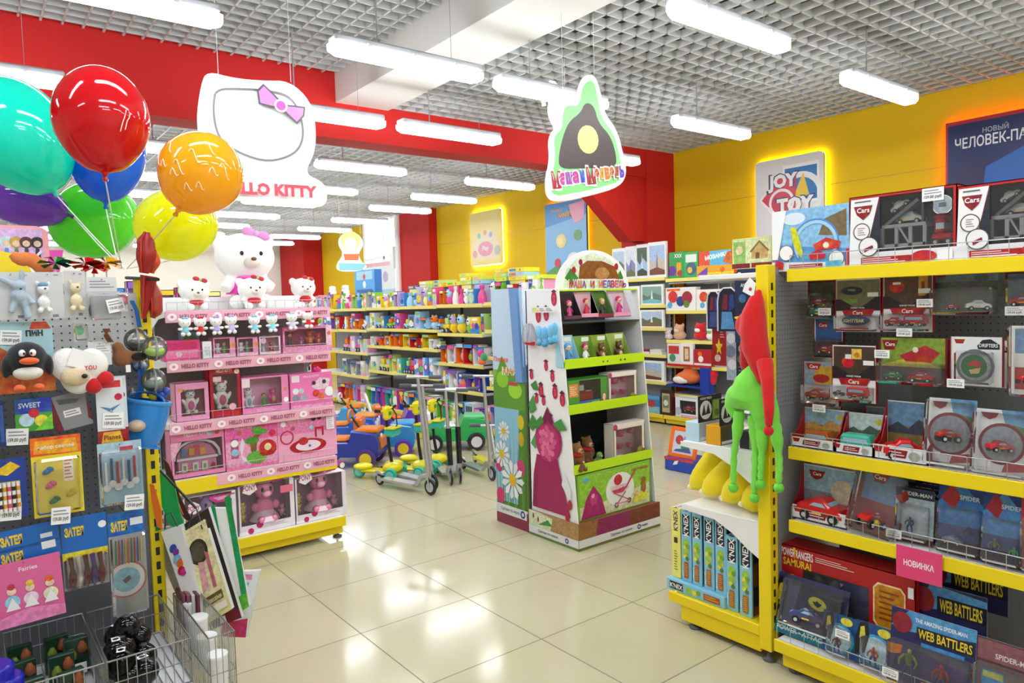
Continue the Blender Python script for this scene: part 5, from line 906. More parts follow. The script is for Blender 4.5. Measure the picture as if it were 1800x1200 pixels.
# the large print: one oversized raspberry hanging under green leaves, on a magenta cloth
sc += [('p', [(.06, .12), (.86, .12), (.7, .26), (.62, .34), (.18, .34), (.1, .26)], '#a01458'), ('p', [(.1, .2), (.2, .3), (.16, .13), (.06, .13)], '#8a0f4a'), ('e', .44, .405, .085, '#a3175c', .95), ('e', .42, .395, .075, '#bb2a6c', .95)]
for i in range(24): a_ = i*2.4; rr = .065*math.sqrt(i/24); sc.append(('e', .42+rr*math.cos(a_)*2.6, .395+rr*math.sin(a_), .012, '#d45a8c' if i % 2 else '#e2789e', .95))
sc += [('p', [(.3, .475), (.44, .54), (.58, .475), (.5, .47), (.44, .49), (.38, .47)], '#7a0f48'), ('p', [(.12, .46), (.3, .5), (.36, .475), (.2, .44)], '#3f8a3a'), ('p', [(.55, .475), (.72, .5), (.84, .46), (.66, .45)], '#4a9444')]
sc += [('p', [(.75, .3), (.9, .22), (.86, .18), (.7, .24)], '#e8ecf0'), ('e', .86, .17, .02, '#b3183a', .6), ('e', .8, .12, .02, '#b3183a', .6)]
b.art(o, U, Vv, sc, .0006, .00006, plain=True); b.build('side_panel', md)
side(MW-.008).build('side_panel', md)
b = MB(); b.box(.0, MW, MD-.01, MD, 0, MH, '#e9ecef'); b.face([(.008, MD-.0105, .1), (MW-.008, MD-.0105, .1), (MW-.008, MD-.0105, MH), (.008, MD-.0105, MH)], '#2b2e33'); b.build('back_panel', md)
b = MB(); b.box(-.012, MW+.012, -.012, MD+.01, 0, .165, '#8a5a3a', .002)
b.art((-.012, -.012, 0), (MW+.024, 0, 0), (0, 0, .165), [('r', 0, 0, 1, 1, '#7a3a2e'), ('p', [(0, .3), (.25, .45), (.25, 1), (0, 1)], '#9a6a3a'), ('p', [(.2, .4), (.6, .4), (.62, 1), (.22, 1)], '#8f1c5c'), ('p', [(.62, .4), (1, .4), (1, 1), (.62, .8)], '#7a2e22'), ('r', 0, .1, 1, .4, '#e4e6e6'), ('r', 0, 0, 1, .08, '#6a7a2e'), ('t', .5, .25, .13, 'Сделано по мерке', '#4a5058', .36), ('o', .72, .25, .1, '#1f3f8c', .5), ('t', .79, .25, .09, 'медиа', '#1f3f8c', .1)])
b.art((-.012, MD+.01, 0), (0, -MD-.022, 0), (0, 0, .165), [('r', 0, 0, 1, 1, '#b08a58'), ('p', [(0, .4), (.45, .4), (.5, .9), (.2, 1.0), (0, 1)], '#d8e4c0'), ('e', .1, .8, .1, '#b3183a', .5), ('e', .2, .7, .1, '#b3183a', .5), ('p', [(.2, .5), (.4, .8), (.5, .6)], '#4a9444'), ('r', 0, .1, 1, .4, '#e4e6e6'), ('r', 0, 0, 1, .08, '#5a8a3e'), ('t', .4, .25, .13, 'Сделано по мерке', '#4a5058', .55), ('o', .78, .25, .1, '#1f3f8c', .5)]); b.build('plinth', md)
zc = lambda px, py: onX(px, py, MX+.01).z
MS = [zc(997, 648)+.0, zc(1001, 728), zc(1011, 834)]
def mshelf(z, lime=True, h=.055):
    y = fy(z+.03); b = MB(); b.box(.008, MW-.008, y+.002, MD-.01, z+.0, z+.006, '#2f3237'); o = b.build('shelf', md)
    if lime: q = MB(); q.box(.002, MW-.002, y-.004, y+.002, z-.005, z+h, LIME, .001); q.build('shelf_edge', o)
for z in MS: mshelf(z)
zr1 = zc(990, 570)-.0; mshelf(zr1, False)
# header arch
b = MB(); N = 22; P = [(.5*MW+.40*math.cos(PI*i/N)*MW*1.35*.5*1.55, .30*math.sin(PI*i/N)) for i in range(N+1)]
P = [(.34+.33*math.cos(PI*i/N), .255*math.sin(PI*i/N)) for i in range(N+1)]
b.prism(P, (0, .17, MH-.005), (1, 0, 0), (0, 0, 1), .006, '#f2f4f5')
W_ = .66; A0 = (.01, .17, MH-.005)
b.art(A0, (W_, 0, 0), (0, 0, .25), [('p', [(.1, .05), (.14, .5), (.28, .78), (.5, .95), (.72, .8), (.88, .5), (.95, .05)], '#dfead0'), ('p', [(.12, .3), (.2, .55), (.3, .3), (.22, .12)], '#3f8a3a'), ('p', [(.8, .3), (.88, .5), (.92, .3), (.86, .15)], '#3f8a3a'), ('p', [(.3, .28), (.32, .6), (.42, .74), (.62, .74), (.8, .6), (.86, .28)], '#8a5226'), ('e', .62, .42, .16, '#b98a52', 1.6), ('e', .24, .5, .09, '#b3183a', .8), ('e', .82, .6, .09, '#b3183a', .8), ('e', .33, .7, .08, '#a01458', .8)])
cols = ['#c4162a', '#d8367c', '#e06a1e', '#8a2aa0', '#3a4ac0']
def rainbow(s, x0, x1, y, h, cs, tilt=0, edge=True):
    ops = []; n = len(s); w = (x1-x0)/n
    for i, ch in enumerate(s):
        if ch == ' ': continue
        cy = y+tilt*(i/n)
        if edge: ops.append(('t', x0+w*(i+.5), cy, h*1.25, ch, '#ffffff', w*1.3)); 
    for i, ch in enumerate(s):
        if ch != ' ': ops.append(('t', x0+w*(i+.5), y+tilt*(i/n), h, ch, cs[i % len(cs)], w*1.02))
    return ops
b.art(A0, (W_, 0, 0), (0, 0, .25), rainbow('МАША И МЕДВЕДЬ', .17, .95, .14, .2, cols), .004, .0002); b.build('header_arch', md)
b = MB(); b.box(.008, MW-.008, .135, .19, MH-.012, MH-.004, LIME); b.art((.008, .135, MH-.06), (MW-.016, 0, 0), (0, 0, .055), []); b.build('top_strip', md)
# goods on this display
def mp(px, py, Y): return onY(px, py, Y)
def mcard(x0, x1, yb, yt, y, label, back, toy, tc, box='#e9d4dc', z=None, art=()):
    """wedge pack: card back with low tray"""
    q = RYp(x0, x1, yb, yt, y); w, h = q['w'], q['h']; z = q['z'] if z is None else z; r = root('wedge_pack', label, 'toy pack', (q['x'], y, z)); d = .07
    b = MB(); b.box(-w/2, w/2, d, d+.0015, 0, h, back); b.art((-w/2, d, 0), (w, 0, 0), (0, 0, h), art); b.box(-w/2, w/2, 0, d, 0, .003, box); b.box(-w/2, w/2, 0, .0015, 0, h*.16, box)
    for s in (-1, 1): b.prism([(0, 0), (d, 0), (d, h), (0, h*.16)], (s*w/2+.0008, 0, 0), (0, 1, 0), (0, 0, 1), .0015, back)
    b.build('card', r); q_ = MB(); q_.T = Matrix.Translation((0, d*.5, .004)); 
    if callable(toy): toy(q_, h*.72)
    else: TOY[toy](q_, h*.72, tc)
    q_.build('doll' if callable(toy) else TOYN[toy], r); return r
D1 = lambda hood, dress, hair='#d8a860': (lambda mb, s: doll_shape(mb, s, dress, hair, '#f2c8a4', hood))
yr = MY+.10
z0 = MS[0]
mcard(1022, 1052, 558, 512, yr+.0, 'pink backed pack with a doll in a red dotted headscarf', '#e8c4d4', D1('#d02a3a', '#c8283a'), 0, '#e89ab8')
mcard(1052, 1078, 558, 512, yr, 'green and maroon backed pack with a small doll in black', '#5f8a4a', D1(None, '#2c2a2a', '#c8a05a'), 0, '#8a2a44')
mcard(1080, 1109, 556, 508, yr, 'pale backed pack with a doll in a magenta headscarf', '#ead8e4', D1('#d01a7c', '#c81a78'), 0, '#e89ab8')
mcard(992, 1022, 562, 516, yr, 'dark backed pack crowded with several tiny dolls', '#3a2a34', D1('#d84a8c', '#c83a7a'), 0, '#5a3a4a')
for k, (x0, x1, yb, yt, lab, bk, ty) in enumerate(((990, 1019, 629, 574, 'pale blue pack with a small blue doll on the upper lime shelf', '#a8d8ec', D1('#5aa8d8', '#4a90c8')), (1020, 1050, 627, 576, 'green pack with a magenta scarfed doll on the upper lime shelf', '#7aa84a', D1('#b8186c', '#f0ecf0')),
       (1048, 1078, 622, 572, 'green pack with a small brown bear on the upper lime shelf', '#8aa83a', lambda mb, s: bear_shape(mb, s, '#6a4424')), (1078, 1109, 618, 568, 'green pack with a dark brown bear at the right of the upper lime shelf', '#a0b85a', lambda mb, s: bear_shape(mb, s, '#54341c')))):
    mcard(x0, x1, yb, yt, MY+.09, lab, bk, ty, 0, '#4f9a3a', z=z0+.008, art=[('r', .5, .8, .95, .95, '#eef2e8')])
yq = MY+fy(MS[1]+.05)+.012
q = RYp(998, 1068, 712, 652, yq)
wbox('green box with a red toy cash register behind its window', 'toy box', (q['x'], yq, MS[1]+.008), 0, q['w'], .1, .20, '#4f9a3c', (.28, .18, .22, .06), '#3a1a1e', [('r', .03, .45, .25, .85, '#e8904a'), ('l', .05, .5, .23, .8, 5, '#f8e0c0'), ('r', .25, .12, .8, .3, '#3a6ac0'), ('r', .25, .04, .85, .12, '#e8ece8'), ('r', .58, .16, .78, .26, '#8ac83a'), ('e', .9, .3, .2, '#a8186c', .5), ('e', .9, .34, .12, '#f0cca8', .6), ('r', .06, .0, .2, .22, '#eef2f0')])
def reg(r):
    b = MB(); b.box(-.075, .075, .03, .085, .05, .11, C('#c81e2a', 'g'), .008); b.box(-.07, .0, .03, .07, .11, .165, C('#b81822', 'g'), .008); b.box(-.06, -.01, .028, .03, .12, .155, '#dfe6e4'); b.box(.01, .06, .03, .06, .112, .116, '#e8e8e8'); b.build('toy_register', r)
extra('green box with a red toy cash register behind its window', reg)
def teaset(x0, x1, Y, z, h, label):
    q = RYp(x0, x1, 700, 650, Y); w = q['w']
    r = wbox(label, 'toy box', (q['x'], Y, z), 0, w, .09, h, '#efe6d8', (.07, .08, .16, .14), '#f2d0de', [('r', 0, .9, 1, 1, '#f4e8e0'), ('r', .05, .0, .25, .2, '#eef2f0'), ('e', .85, .2, .12, '#8a9a3a'), ('e', .95, .15, .1, '#a8641e'), ('e', .05, .92, .08, '#c83a8c'), ('r', .3, .03, .8, .1, '#e8d24a')])
    PK = C('#ec3f9a', 'g')
    for cx, cz, s in ((-.2, .3, 1), (.16, .28, .9), (-.16, .62, 1.1), (.18, .66, .8)):
        b = MB(); b.lathe([(.01, 0), (.022*s, .004), (.026*s, .03*s), (.024*s, .036*s)], PK, (cx*w, .045, cz*h), 14); b.tube([(cx*w+.024*s, .045, cz*h+.03*s), (cx*w+.04*s, .045, cz*h+.02*s), (cx*w+.024*s, .045, cz*h+.008)], .003, PK, 6); b.build('toy_cup', r)
    return r
teaset(1070, 1119, yq, MS[1]+.008, .215, 'cream box of pink toy tea cups on the middle lime shelf')
yq2 = MY+fy(MS[2]+.05)+.012
teaset(1077, 1131, yq2, MS[2]+.008, .25, 'cream box of pink toy tea cups on the lowest lime shelf')
for k, (px, s, lab, col) in enumerate(((1012, .2, 'brown plush bear with a red neckerchief on the lowest lime shelf', '#8a5c30'), (1034, .21, 'brown plush bear with a red neckerchief leaning behind the first bear', '#7a4e28'))):
    X = onY(px, 790, MY+.1+.05*k).x; r = root('plush_bear', lab, 'plush toy', (X, MY+.10+.07*k, MS[2]+.006)); s_ = s/.2
    blob('body', [('e', (0, 0, .05*s_), (.042*s_, .036*s_, .055*s_)), ('e', (0, -.01, .135*s_), (.036*s_, .032*s_, .036*s_)), ('e', (-.03*s_, 0, .165*s_), (.012, .008, .012)), ('e', (.03*s_, 0, .165*s_), (.012, .008, .012)), ('e', (-.026, -.04, .02), (.018, .034, .018)), ('e', (.026, -.04, .02), (.018, .034, .018)), ('e', (-.045, -.01, .075), (.015, .018, .034)), ('e', (.045, -.01, .075), (.015, .018, .034))], C(col, 'f'), r, .005)
    b = MB(); b.ell((0, -.042*s_, .125*s_), (.02, .018, .016), C('#c9a06a', 'f'), 10, 7); b.build('muzzle', r); b = MB(); b.ell((0, -.06*s_, .13*s_), (.007, .005, .005), '#1a1210', 8, 6); b.build('nose', r)
    b = MB(); b.lathe([(.034*s_, .088*s_), (.042*s_, .1*s_), (.026*s_, .11*s_)], C('#c8202c', 'f'), (0, -.004, 0), 14); b.build('neckerchief', r)
for px, Y, c, lab in ((1052, .09, '#6f9a4a', 'small green plush tucked beside the brown plush bears'), (1020, .045, '#7a4a26', 'small dark brown plush lying in front of the plush bears')):
    X = onY(px, 800, MY+Y).x; r = root('plush_toy', lab, 'plush toy', (X, MY+Y, MS[2]+.008)); blob('body', [('e', (0, 0, .025), (.032, .028, .027)), ('e', (0, -.008, .065), (.022, .02, .022)), ('e', (-.02, -.02, .012), (.014, .02, .012)), ('e', (.02, -.02, .012), (.014, .02, .012))], C(c, 'f'), r, .004); b = MB(); b.ell((0, -.03, .062), (.009, .006, .007), C('#d8b88a', 'f'), 8, 6); b.build('muzzle', r)
# big bottom box
zb_ = .166; hb = MS[2]-zb_-.012; yb_ = MY+.02
b = MB(); b.T = Matrix.Translation((MX+.02, yb_, zb_)); W_ = MW-.06; b.box(0, W_, 0, .3, 0, hb, '#7fb83a', .002)
b.art((0, 0, 0), (W_, 0, 0), (0, 0, hb), [('r', .02, .03, .98, .97, '#94cc3c'), ('p', [(.02, .03), (.98, .03), (.98, .5), (.75, .42), (.3, .3), (.02, .3)], '#d8dfb8'), ('e', .56, .5, .38, '#eef2ee', 1.2), ('t', .84, .86, .07, 'МАША И МЕДВЕДЬ', '#b02030', .24), ('e', .1, .88, .05, '#5ab0d8', 2), ('p', [(.03, .03), (.1, .45), (.2, .72), (.3, .45), (.36, .03)], '#a8186c'), ('e', .2, .42, .13, '#c43a84', .9), ('e', .19, .5, .05, '#e89ab8'),
  ('e', .53, .72, .12, '#c82030', 1.1), ('p', [(.43, .6), (.64, .6), (.68, .5), (.58, .4), (.46, .42)], '#e8c8d4'), ('p', [(.44, .5), (.66, .54), (.6, .42), (.48, .42)], '#c83a6a'), ('p', [(.62, .5), (.645, .5), (.79, .86), (.765, .86)], '#c23a5c'), ('p', [(.48, .42), (.5, .42), (.7, .2), (.68, .2)], '#b0486a'), ('p', [(.62, .42), (.64, .42), (.52, .18), (.5, .18)], '#b0486a'), ('o', .5, .16, .06, '#7a2a4a', .6), ('o', .68, .2, .06, '#7a2a4a', .6), ('r', .5, .17, .68, .2, '#e08aa8'), ('p', [(.72, .1), (.95, .12), (.95, .3), (.84, .34), (.76, .26)], '#dbe04a'), ('e', .89, .42, .13, '#a8641e', .6), ('e', .89, .58, .07, '#a8641e'), ('e', .79, .3, .07, '#e8b87a')])
b.build('doll_pram_box', None, None, 0, 'large green box showing a red and pink doll pram at the foot of the display', 'toy box')
# hung things on the white side: blue bear-paw mittens and lollipop bag
def hang(px, py, X=MX-.03): return onX(px, py, X)
p0_ = hang(948, 556); r = root('hook_strip', 'white card strip with hooks fixed to the side of the raspberry printed display', 'hook strip', tuple(hang(948, 545)))
b = MB(); b.box(-.001, .001, -.14, .07, -.015, .02, '#f2f4f2'); b.art((-.0012, .07, -.015), (0, -.21, 0), (0, 0, .035), [('l', .35, .2, .6, .8, 3, '#6a7480'), ('l', .65, .2, .95, .8, 3, '#6a7480'), ('r', 0, .1, .3, .9, '#e4e88a')]); b.box(0, .03, -.002, .002, .0, .004, '#c8c8c8'); b.build('card', r)
for k, (px, py, dx) in enumerate(((948, 590, 0), (958, 592, .02), (968, 588, .035), (975, 585, .05))):
    c = hang(px, py, MX-.035-.012*(k % 2)); r = root('soft_toy_mitten', 'pale blue soft hanging toy, %s from the lollipop bag' % ORD[k], 'soft toy', tuple(c), 0, 'pale blue soft toys on the hook strip')
    blob('body', [('e', (0, 0, .02), (.02, .026, .045)), ('e', (0, -.004, -.035), (.018, .022, .026))], C(('#7fc8ec', '#6ab8e4')[k % 2], 'f'), r, .005)
    b = MB(); b.ell((-.004, 0, -.052), (.02, .022, .012), C('#4f96c4', 'f'), 10, 6); b.build('cuff', r)
c = hang(930, 585); r = root('lollipop_bag', 'clear bag with red lollipops and blue ribbon hanging left of the pale blue toys', 'sweets bag', tuple(c)); 
b = MB(); b.tube([(0, 0, .06), (0, 0, .03), (0, 0, -.03), (0, .0, -.06)], [.02, .035, .05, .045], FILM, 12); b.build('bag', r)
b = MB(); b.tube([(.0, .03, -.062), (0, -.045, -.068)], [.016, .014], C('#d8303c', 'g'), 10); b.build('sweets', r)
b = MB(); b.tube([(-.01, -.015, .06), (-.015, -.01, .0), (-.01, .01, -.05)], [.004, .006, .004], '#3a3ac0', 6); b.build('ribbon', r)
# second display with meadow print behind
YX, YY0, YY1 = 2.925, 3.655, 4.0
ym = root('cardboard_floor_display', 'tall cardboard floor display with daisy meadow print and blue front edge', 'display stand', (YX, YY0, 0))
dd = YY1-YY0; HH = 1.62; b = MB(); b.prism([(0, 0), (dd, 0), (dd, HH), (.06, HH), (0, .1)], (.008, 0, 0), (0, 1, 0), (0, 0, 1), .008, '#cfe4f4')
def daisy(cx, cy, s):
    ops = []
    for i in range(11):
        a = 2*PI*i/11; c, q = math.cos(a), math.sin(a); k = 4.3
        ops.append(('p', [(cx+.15*s*(c)*k, cy+.15*s*q), (cx+(s*c-.22*s*q)*k*.8, cy+(s*q+.22*s*c)*.8), (cx+s*c*k, cy+s*q), (cx+(s*c+.22*s*q)*k*.8, cy+(s*q-.22*s*c)*.8)], '#f4f4f2' if i % 2 else '#e4e8ea'))
    return ops+[('e', cx, cy, s*.3, '#e0b820', 1)]
ops = [('r', 0, 0, 1, .55, '#4f8a2a'), ('r', 0, .5, 1, .66, '#7fc02a'), ('r', 0, .66, 1, 1, '#c4dcf2'), ('p', [(0, .6), (.3, .72), (.6, .64), (1, .68), (1, .5), (0, .5)], '#5f9a2e'), ('e', .3, .62, .035, '#8ad02a', 1.2), ('e', .7, .58, .035, '#9cdc30', 1.3), ('p', [(0, .1), (.7, .1), (.8, .5), (0, .5)], '#8cc4dc')]
for i in range(12): x = .05+i*.08; ops.append(('p', [(x, .06), (x+.03, .06), (x+.06*((i % 3)-1), .34+.04*(i % 4))], ('#3f7a24', '#6aa83a', '#2f6420')[i % 3]))
ops += [('p', [(.0, .75), (.5, .75), (.5, .8), (0, .8)], '#c4dcf2')]
ops += [('e', .85, .45, .03, '#d8c42a', .7), ('e', .85, .38, .03, '#c8a81e', .6), ('e', .12, .25, .03, '#c02a6a', .8), ('e', .82, .26, .035, '#c83a78', .8), ('e', .14, .12, .035, '#d0306c', .8)] + daisy(.3, .4, .045) + daisy(.22, .3, .06) + daisy(.55, .2, .085)
ops += [('t', .28, .705, .022, 'Пчелка', '#e8641e', .5), ('t', .62, .662, .045, 'МАЙЯ', '#ffffff', .78), ('t', .62, .662, .038, 'МАЙЯ', '#f4a01a', .72), ('r', .5, .6, .8, .613, '#c03a5a'), ('r', 0, .045, 1, .085, '#e0e6e8'), ('r', 0, 0, 1, .045, '#8a2a4a'), ('t', .45, .065, .018, 'Сделано по мерке', '#4a5058', .6), ('o', .85, .065, .016, '#1f3f8c', .5)]
b.art((-.0005, dd, 0), (0, -dd, 0), (0, 0, HH), ops, .0006, .00006, plain=True); b.build('side_panel', ym)
b = MB(); b.prism([(0, 0), (dd, 0), (dd, HH), (.06, HH), (0, .1)], (.6, 0, 0), (0, 1, 0), (0, 0, 1), .008, '#cfe4f4'); b.box(0, .6, dd-.01, dd, 0, HH, '#dfe8f0')
b.build('back_panel', ym)
b = MB(); b.prism([(0, 1.0), (.07, 1.0), (.12, HH), (.04, HH)], (.02, -.0, 0), (0, 1, 0), (0, 0, 1), .04, '#6f9cd4'); b.box(-.006, .02, -.012, .01, 0, .12, '#8a1c30'); b.box(0, .035, -.004, .006, .12, 1.0, '#7a8a5a'); b.ell((-.0, .06, 1.52), (.004, .012, .012), '#dfeaf4', 10, 6); b.build('front_edge', ym)
for z in (.3, .7, 1.1): MB().box(.008, .6, .03, dd-.01, z, z+.01, '#dfe4e8').build('shelf', ym)
# ================================================================ light box posters on the yellow wall
GY = emis('led_yellow', '#ffe81a', 14); GO = emis('led_orange', '#ff3a08', 16)
def poster(x0, x1, yt, z0, label, glow, ops, bg='#e6e8ea', frame='#9aa0a4', rc=.05, z1=None):
    a = onX(x0, yt[0], 7.3); c = onX(x1, yt[1], 7.3); z1 = z1 or (a.z+c.z)/2; w = a.y-c.y; h = z1-z0
    r = root('light_box_poster', label, 'poster', (7.33, (a.y+c.y)/2, z0), RZ)
    P = []
    for cx, cz, s in ((w/2-rc, rc, -PI/2), (w/2-rc, h-rc, 0), (-w/2+rc, h-rc, PI/2), (-w/2+rc, rc, PI)): P += [(cx+rc*math.cos(s+i*PI/8), cz+rc*math.sin(s+i*PI/8)) for i in range(5)]
    b = MB(); b.prism(P, (0, 0, 0), (1, 0, 0), (0, 0, 1), .035, bg, frame); b.art((-w/2, 0, 0), (w, 0, 0), (0, 0, h), ops, .001, .0006, plain=True); b.build('panel', r)
    if glow: b = MB(); k = .03; b.tube([(x*.985, .045, z) for x, z in P], .009, glow, 6, closed=True); b.build('led_strip', r)
    return r
poster(1325, 1445, (287, 262), 1.75, 'white poster with a blue, red and yellow JOY TOY logo and yellow backlight', GY, [('p', [(.42, .6), (.94, .6), (.94, .93), (.42, .93)], '#fafafa'), ('p', [(.45, .62), (.91, .62), (.91, .9), (.45, .9)], '#1278c0'), ('o', .68, .66, .2, '#eef2f4', .76), ('p', [(.55, .62), (.72, .85), (.8, .66)], '#e8c81a'), ('p', [(.06, .66), (.36, .86), (.62, .66), (.36, .46)], '#f8f8f8'), ('p', [(.1, .66), (.36, .83), (.62, .83), (.6, .5), (.36, .5)], '#d0304f'), ('o', .4, .62, .12, '#f4eef0', .8),
   ('t', .42, .79, .17, '*JOY', '#23306a', .56), ('t', .42, .79, .15, '*JOY', '#f4f4f6', .52), ('t', .6, .59, .15, '*TOY', '#23306a', .58), ('t', .6, .59, .13, '*TOY', '#f4f4f6', .54)])
r = poster(1660, 1812, (217, 186), 1.9, 'deep blue film poster with slanted silver letters and red backlight', GO, [('r', .0, 0, 1, 1, '#b0162e'), ('p', [(.03, .35), (.03, .97), (1, .97), (1, .0), (.3, .0)], '#0d1f5c'), ('p', [(.05, .5), (.3, .1), (1, .05), (1, .75)], '#0c5cb0'), ('p', [(.3, .1), (1, .2), (1, .5), (.6, .3)], '#3a8cd0'), ('p', [(.2, .2), (1, .1), (1, 0), (.3, 0)], '#8ac0e4'), ('p', [(.05, .6), (.5, .7), (.45, .4), (.15, .42)], '#1a1a50'), ('p', [(.2, .0), (.5, .18), (.98, .12), (1, 0)], '#3a2c3c'),
   ('t', .6, .9, .05, 'НОВЫЙ', '#aab4c8', .3), ('t', .62, .82, .085, 'ЧЕЛОВЕК-ПАУК', '#e4e8f0', 1.0)], '#b0162e', '#9c1020')
poster(955, 1027, (362, 345), 1.86, 'tall blue sky cartoon poster with orange letters at the red column, orange backlight', emis('led_amber', '#ff7a10', 7), [('r', 0, 0, 1, 1, '#4f9ae0'), ('p', [(0, .7), (1, .8), (1, 0), (0, 0)], '#86c0ee'), ('p', [(0, .1), (.3, .2), (.7, .12), (1, .22), (1, 0), (0, 0)], '#5aa05a'), ('t', .3, .9, .04, 'ПЧЕЛКА', '#f4a03a', .35), ('t', .5, .84, .09, 'МАЙЯ', '#c8501a', .6), ('t', .5, .84, .08, 'МАЙЯ', '#f8c03a', .56), ('p', [(.6, .95), (.98, .98), (.95, .75), (.75, .7), (.66, .8)], '#f0a8c4'), ('e', .4, .5, .09, '#f4e08a', 1.1), ('e', .38, .5, .05, '#f8ecb0'), ('e', .3, .22, .06, '#d0405a'), ('e', .7, .25, .09, '#f4ecf0', 1.4), ('e', .8, .55, .07, '#6aa060')], '#4f9ae0', '#5a6a9a')
poster(823, 877, (382, 376), 2.2, 'pale yellow poster with a small multicoloured cloud logo and white backlight', emis('led_lemon', '#fff27a', 22), [('p', [(.12, .1), (.88, .1), (.92, .35), (.75, .6), (.55, .66), (.3, .58), (.1, .4)], '#f0e2c0'), ('e', .5, .3, .14, '#e89ab0', 1.7), ('t', .5, .3, .12, 'Play', '#f8f8ff', .5), ('e', .3, .55, .05, '#8ac8b0'), ('e', .5, .6, .05, '#e8b070'), ('e', .68, .55, .05, '#b0a4d8'), ('e', .15, .22, .07, '#e8a0b0'), ('e', .88, .25, .09, '#c0c4b0')], '#f4e08a', '#f0e070', z1=3.13)
# far posters on the wall and printed sheets in the window
b = MB(); b.T = Matrix.Translation((7.36, 14.2, 1.0)) @ Matrix.Rotation(RZ, 4, 'Z'); b.box(-.75, .75, 0, .01, 0, 1.5, '#e8f0f4'); b.art((-.75, 0, 0), (1.5, 0, 0), (0, 0, 1.5), [('r', .0, .94, 1, 1, '#f2b8c4'), ('r', .02, .02, .98, .6, '#a8d8ee'), ('e', .3, .75, .08, '#f0b8b0'), ('e', .7, .78, .08, '#c4b4d8'), ('e', .75, .4, .12, '#4a5a78', .6), ('e', .3, .35, .1, '#e8b0c0', .7), ('e', .5, .3, .08, '#5a7ab0')]); b.build('wall_poster', None, None, 0, 'pale washed-out poster with a pink top edge under the far window', 'poster')
MB().box(7.1, 7.2, 13.05, 13.2, 2.3, 2.75, '#e8ece8', .01).build('wall_box', None, None, 0, 'small white box fixed to the white pipe beside the far red pillar', 'fuse box')
# ================================================================ hanging signs
def sign(label, px, py, Y, size, outline, ops_fn, wires, ztop, yaw, thick=.008, col='#f6faf9', glow=None):
    c = onY(px, py, Y); r = root('hanging_sign', label, 'sign', tuple(c), yaw)
    s = MB(); s.prism([(x*size, z*size) for x, z in outline], (0, 0, 0), (1, 0, 0), (0, 0, 1), thick, col)
    s.art((-size/2, 0, -size/2), (size, 0, 0), (0, 0, size), ops_fn, .001, .0005, plain=True); s.build('board', r)
    for x, z in wires: MB().tube([(x*size, .004, z*size), (x*size, .004, ztop-c.z)], .0018, '#d8dada', 6, caps=False).build('suspension_wire', r)
    return r
# px units: photo px / size
def outl(pts, cx, cy, s): return [((x-cx)/s, -(y-cy)/s) for x, y in pts]
def smooth(pts, n=3):
    P = pts
    for _ in range(n):
        Q = []
        for i in range(len(P)):
            a = P[i]; b_ = P[(i+1) % len(P)]; Q += [(a[0]*.75+b_[0]*.25, a[1]*.75+b_[1]*.25), (a[0]*.25+b_[0]*.75, a[1]*.25+b_[1]*.75)]
        P = Q
    return P
# lettered white cut-out sign (plain board with bow)
cx, cy, s1 = 470, 250, 225
ol = smooth([(368, 165), (378, 142), (420, 148), (468, 146), (512, 140), (548, 170), (556, 215), (552, 262), (530, 300), (568, 312), (572, 350), (548, 360), (400, 352), (372, 345), (372, 320), (388, 300), (362, 262), (358, 222)], 2)
pr_ = lambda x, y: ((x-cx)/s1+.5, -(y-cy)/s1+.5)
bow = [('p', [pr_(*p) for p in [(455, 165), (466, 153), (494, 178), (484, 192), (457, 188)]], '#5a5a5e'), ('p', [pr_(*p) for p in [(500, 184), (536, 184), (534, 200), (520, 216), (498, 196)]], '#5a5a5e'),
       ('p', [pr_(*p) for p in [(458, 167), (467, 157), (491, 180), (482, 189), (460, 186)]], '#f08ad0'), ('p', [pr_(*p) for p in [(503, 187), (533, 187), (531, 199), (520, 212), (501, 195)]], '#f08ad0'), ('e', *pr_(494, 187), .05, '#fbe0f2'), ('e', *pr_(494, 187), .036, '#e85ab4')]
def strokes(pts, wpx, col):
    ops = []
    for (x0, y0), (x1, y1) in zip(pts, pts[1:]):
        dx, dy = x1-x0, y1-y0; L = math.hypot(dx, dy) or 1; nx, ny = -dy/L*wpx/2, dx/L*wpx/2
        ops.append(('p', [pr_(x0+nx, y0+ny), pr_(x0-nx, y0-ny), pr_(x1-nx, y1-ny), pr_(x1+nx, y1+ny)][::-1], col))
    return ops
ring_ = smooth([(385, 190), (392, 170), (425, 165), (470, 162), (512, 166), (530, 200), (532, 240), (515, 268), (470, 285), (425, 275), (392, 255), (384, 222)], 2); ring_.append(ring_[0])
ops = strokes(ring_, 3.5, '#7a7c80')+bow+[('t', *pr_(470, 332), .095, '*HELLO KITTY', '#e04a5c', .80)]
ops += [('e', *pr_(446, 330), .016, '#ffffff')]
sign('white cut-out hanging sign with a pink bow and the red words HELLO KITTY', cx, cy, 4.25, None or .77, outl(ol, cx, cy, s1), ops, [(-.33, .46), (.20, .48)], 3.62, -.12)
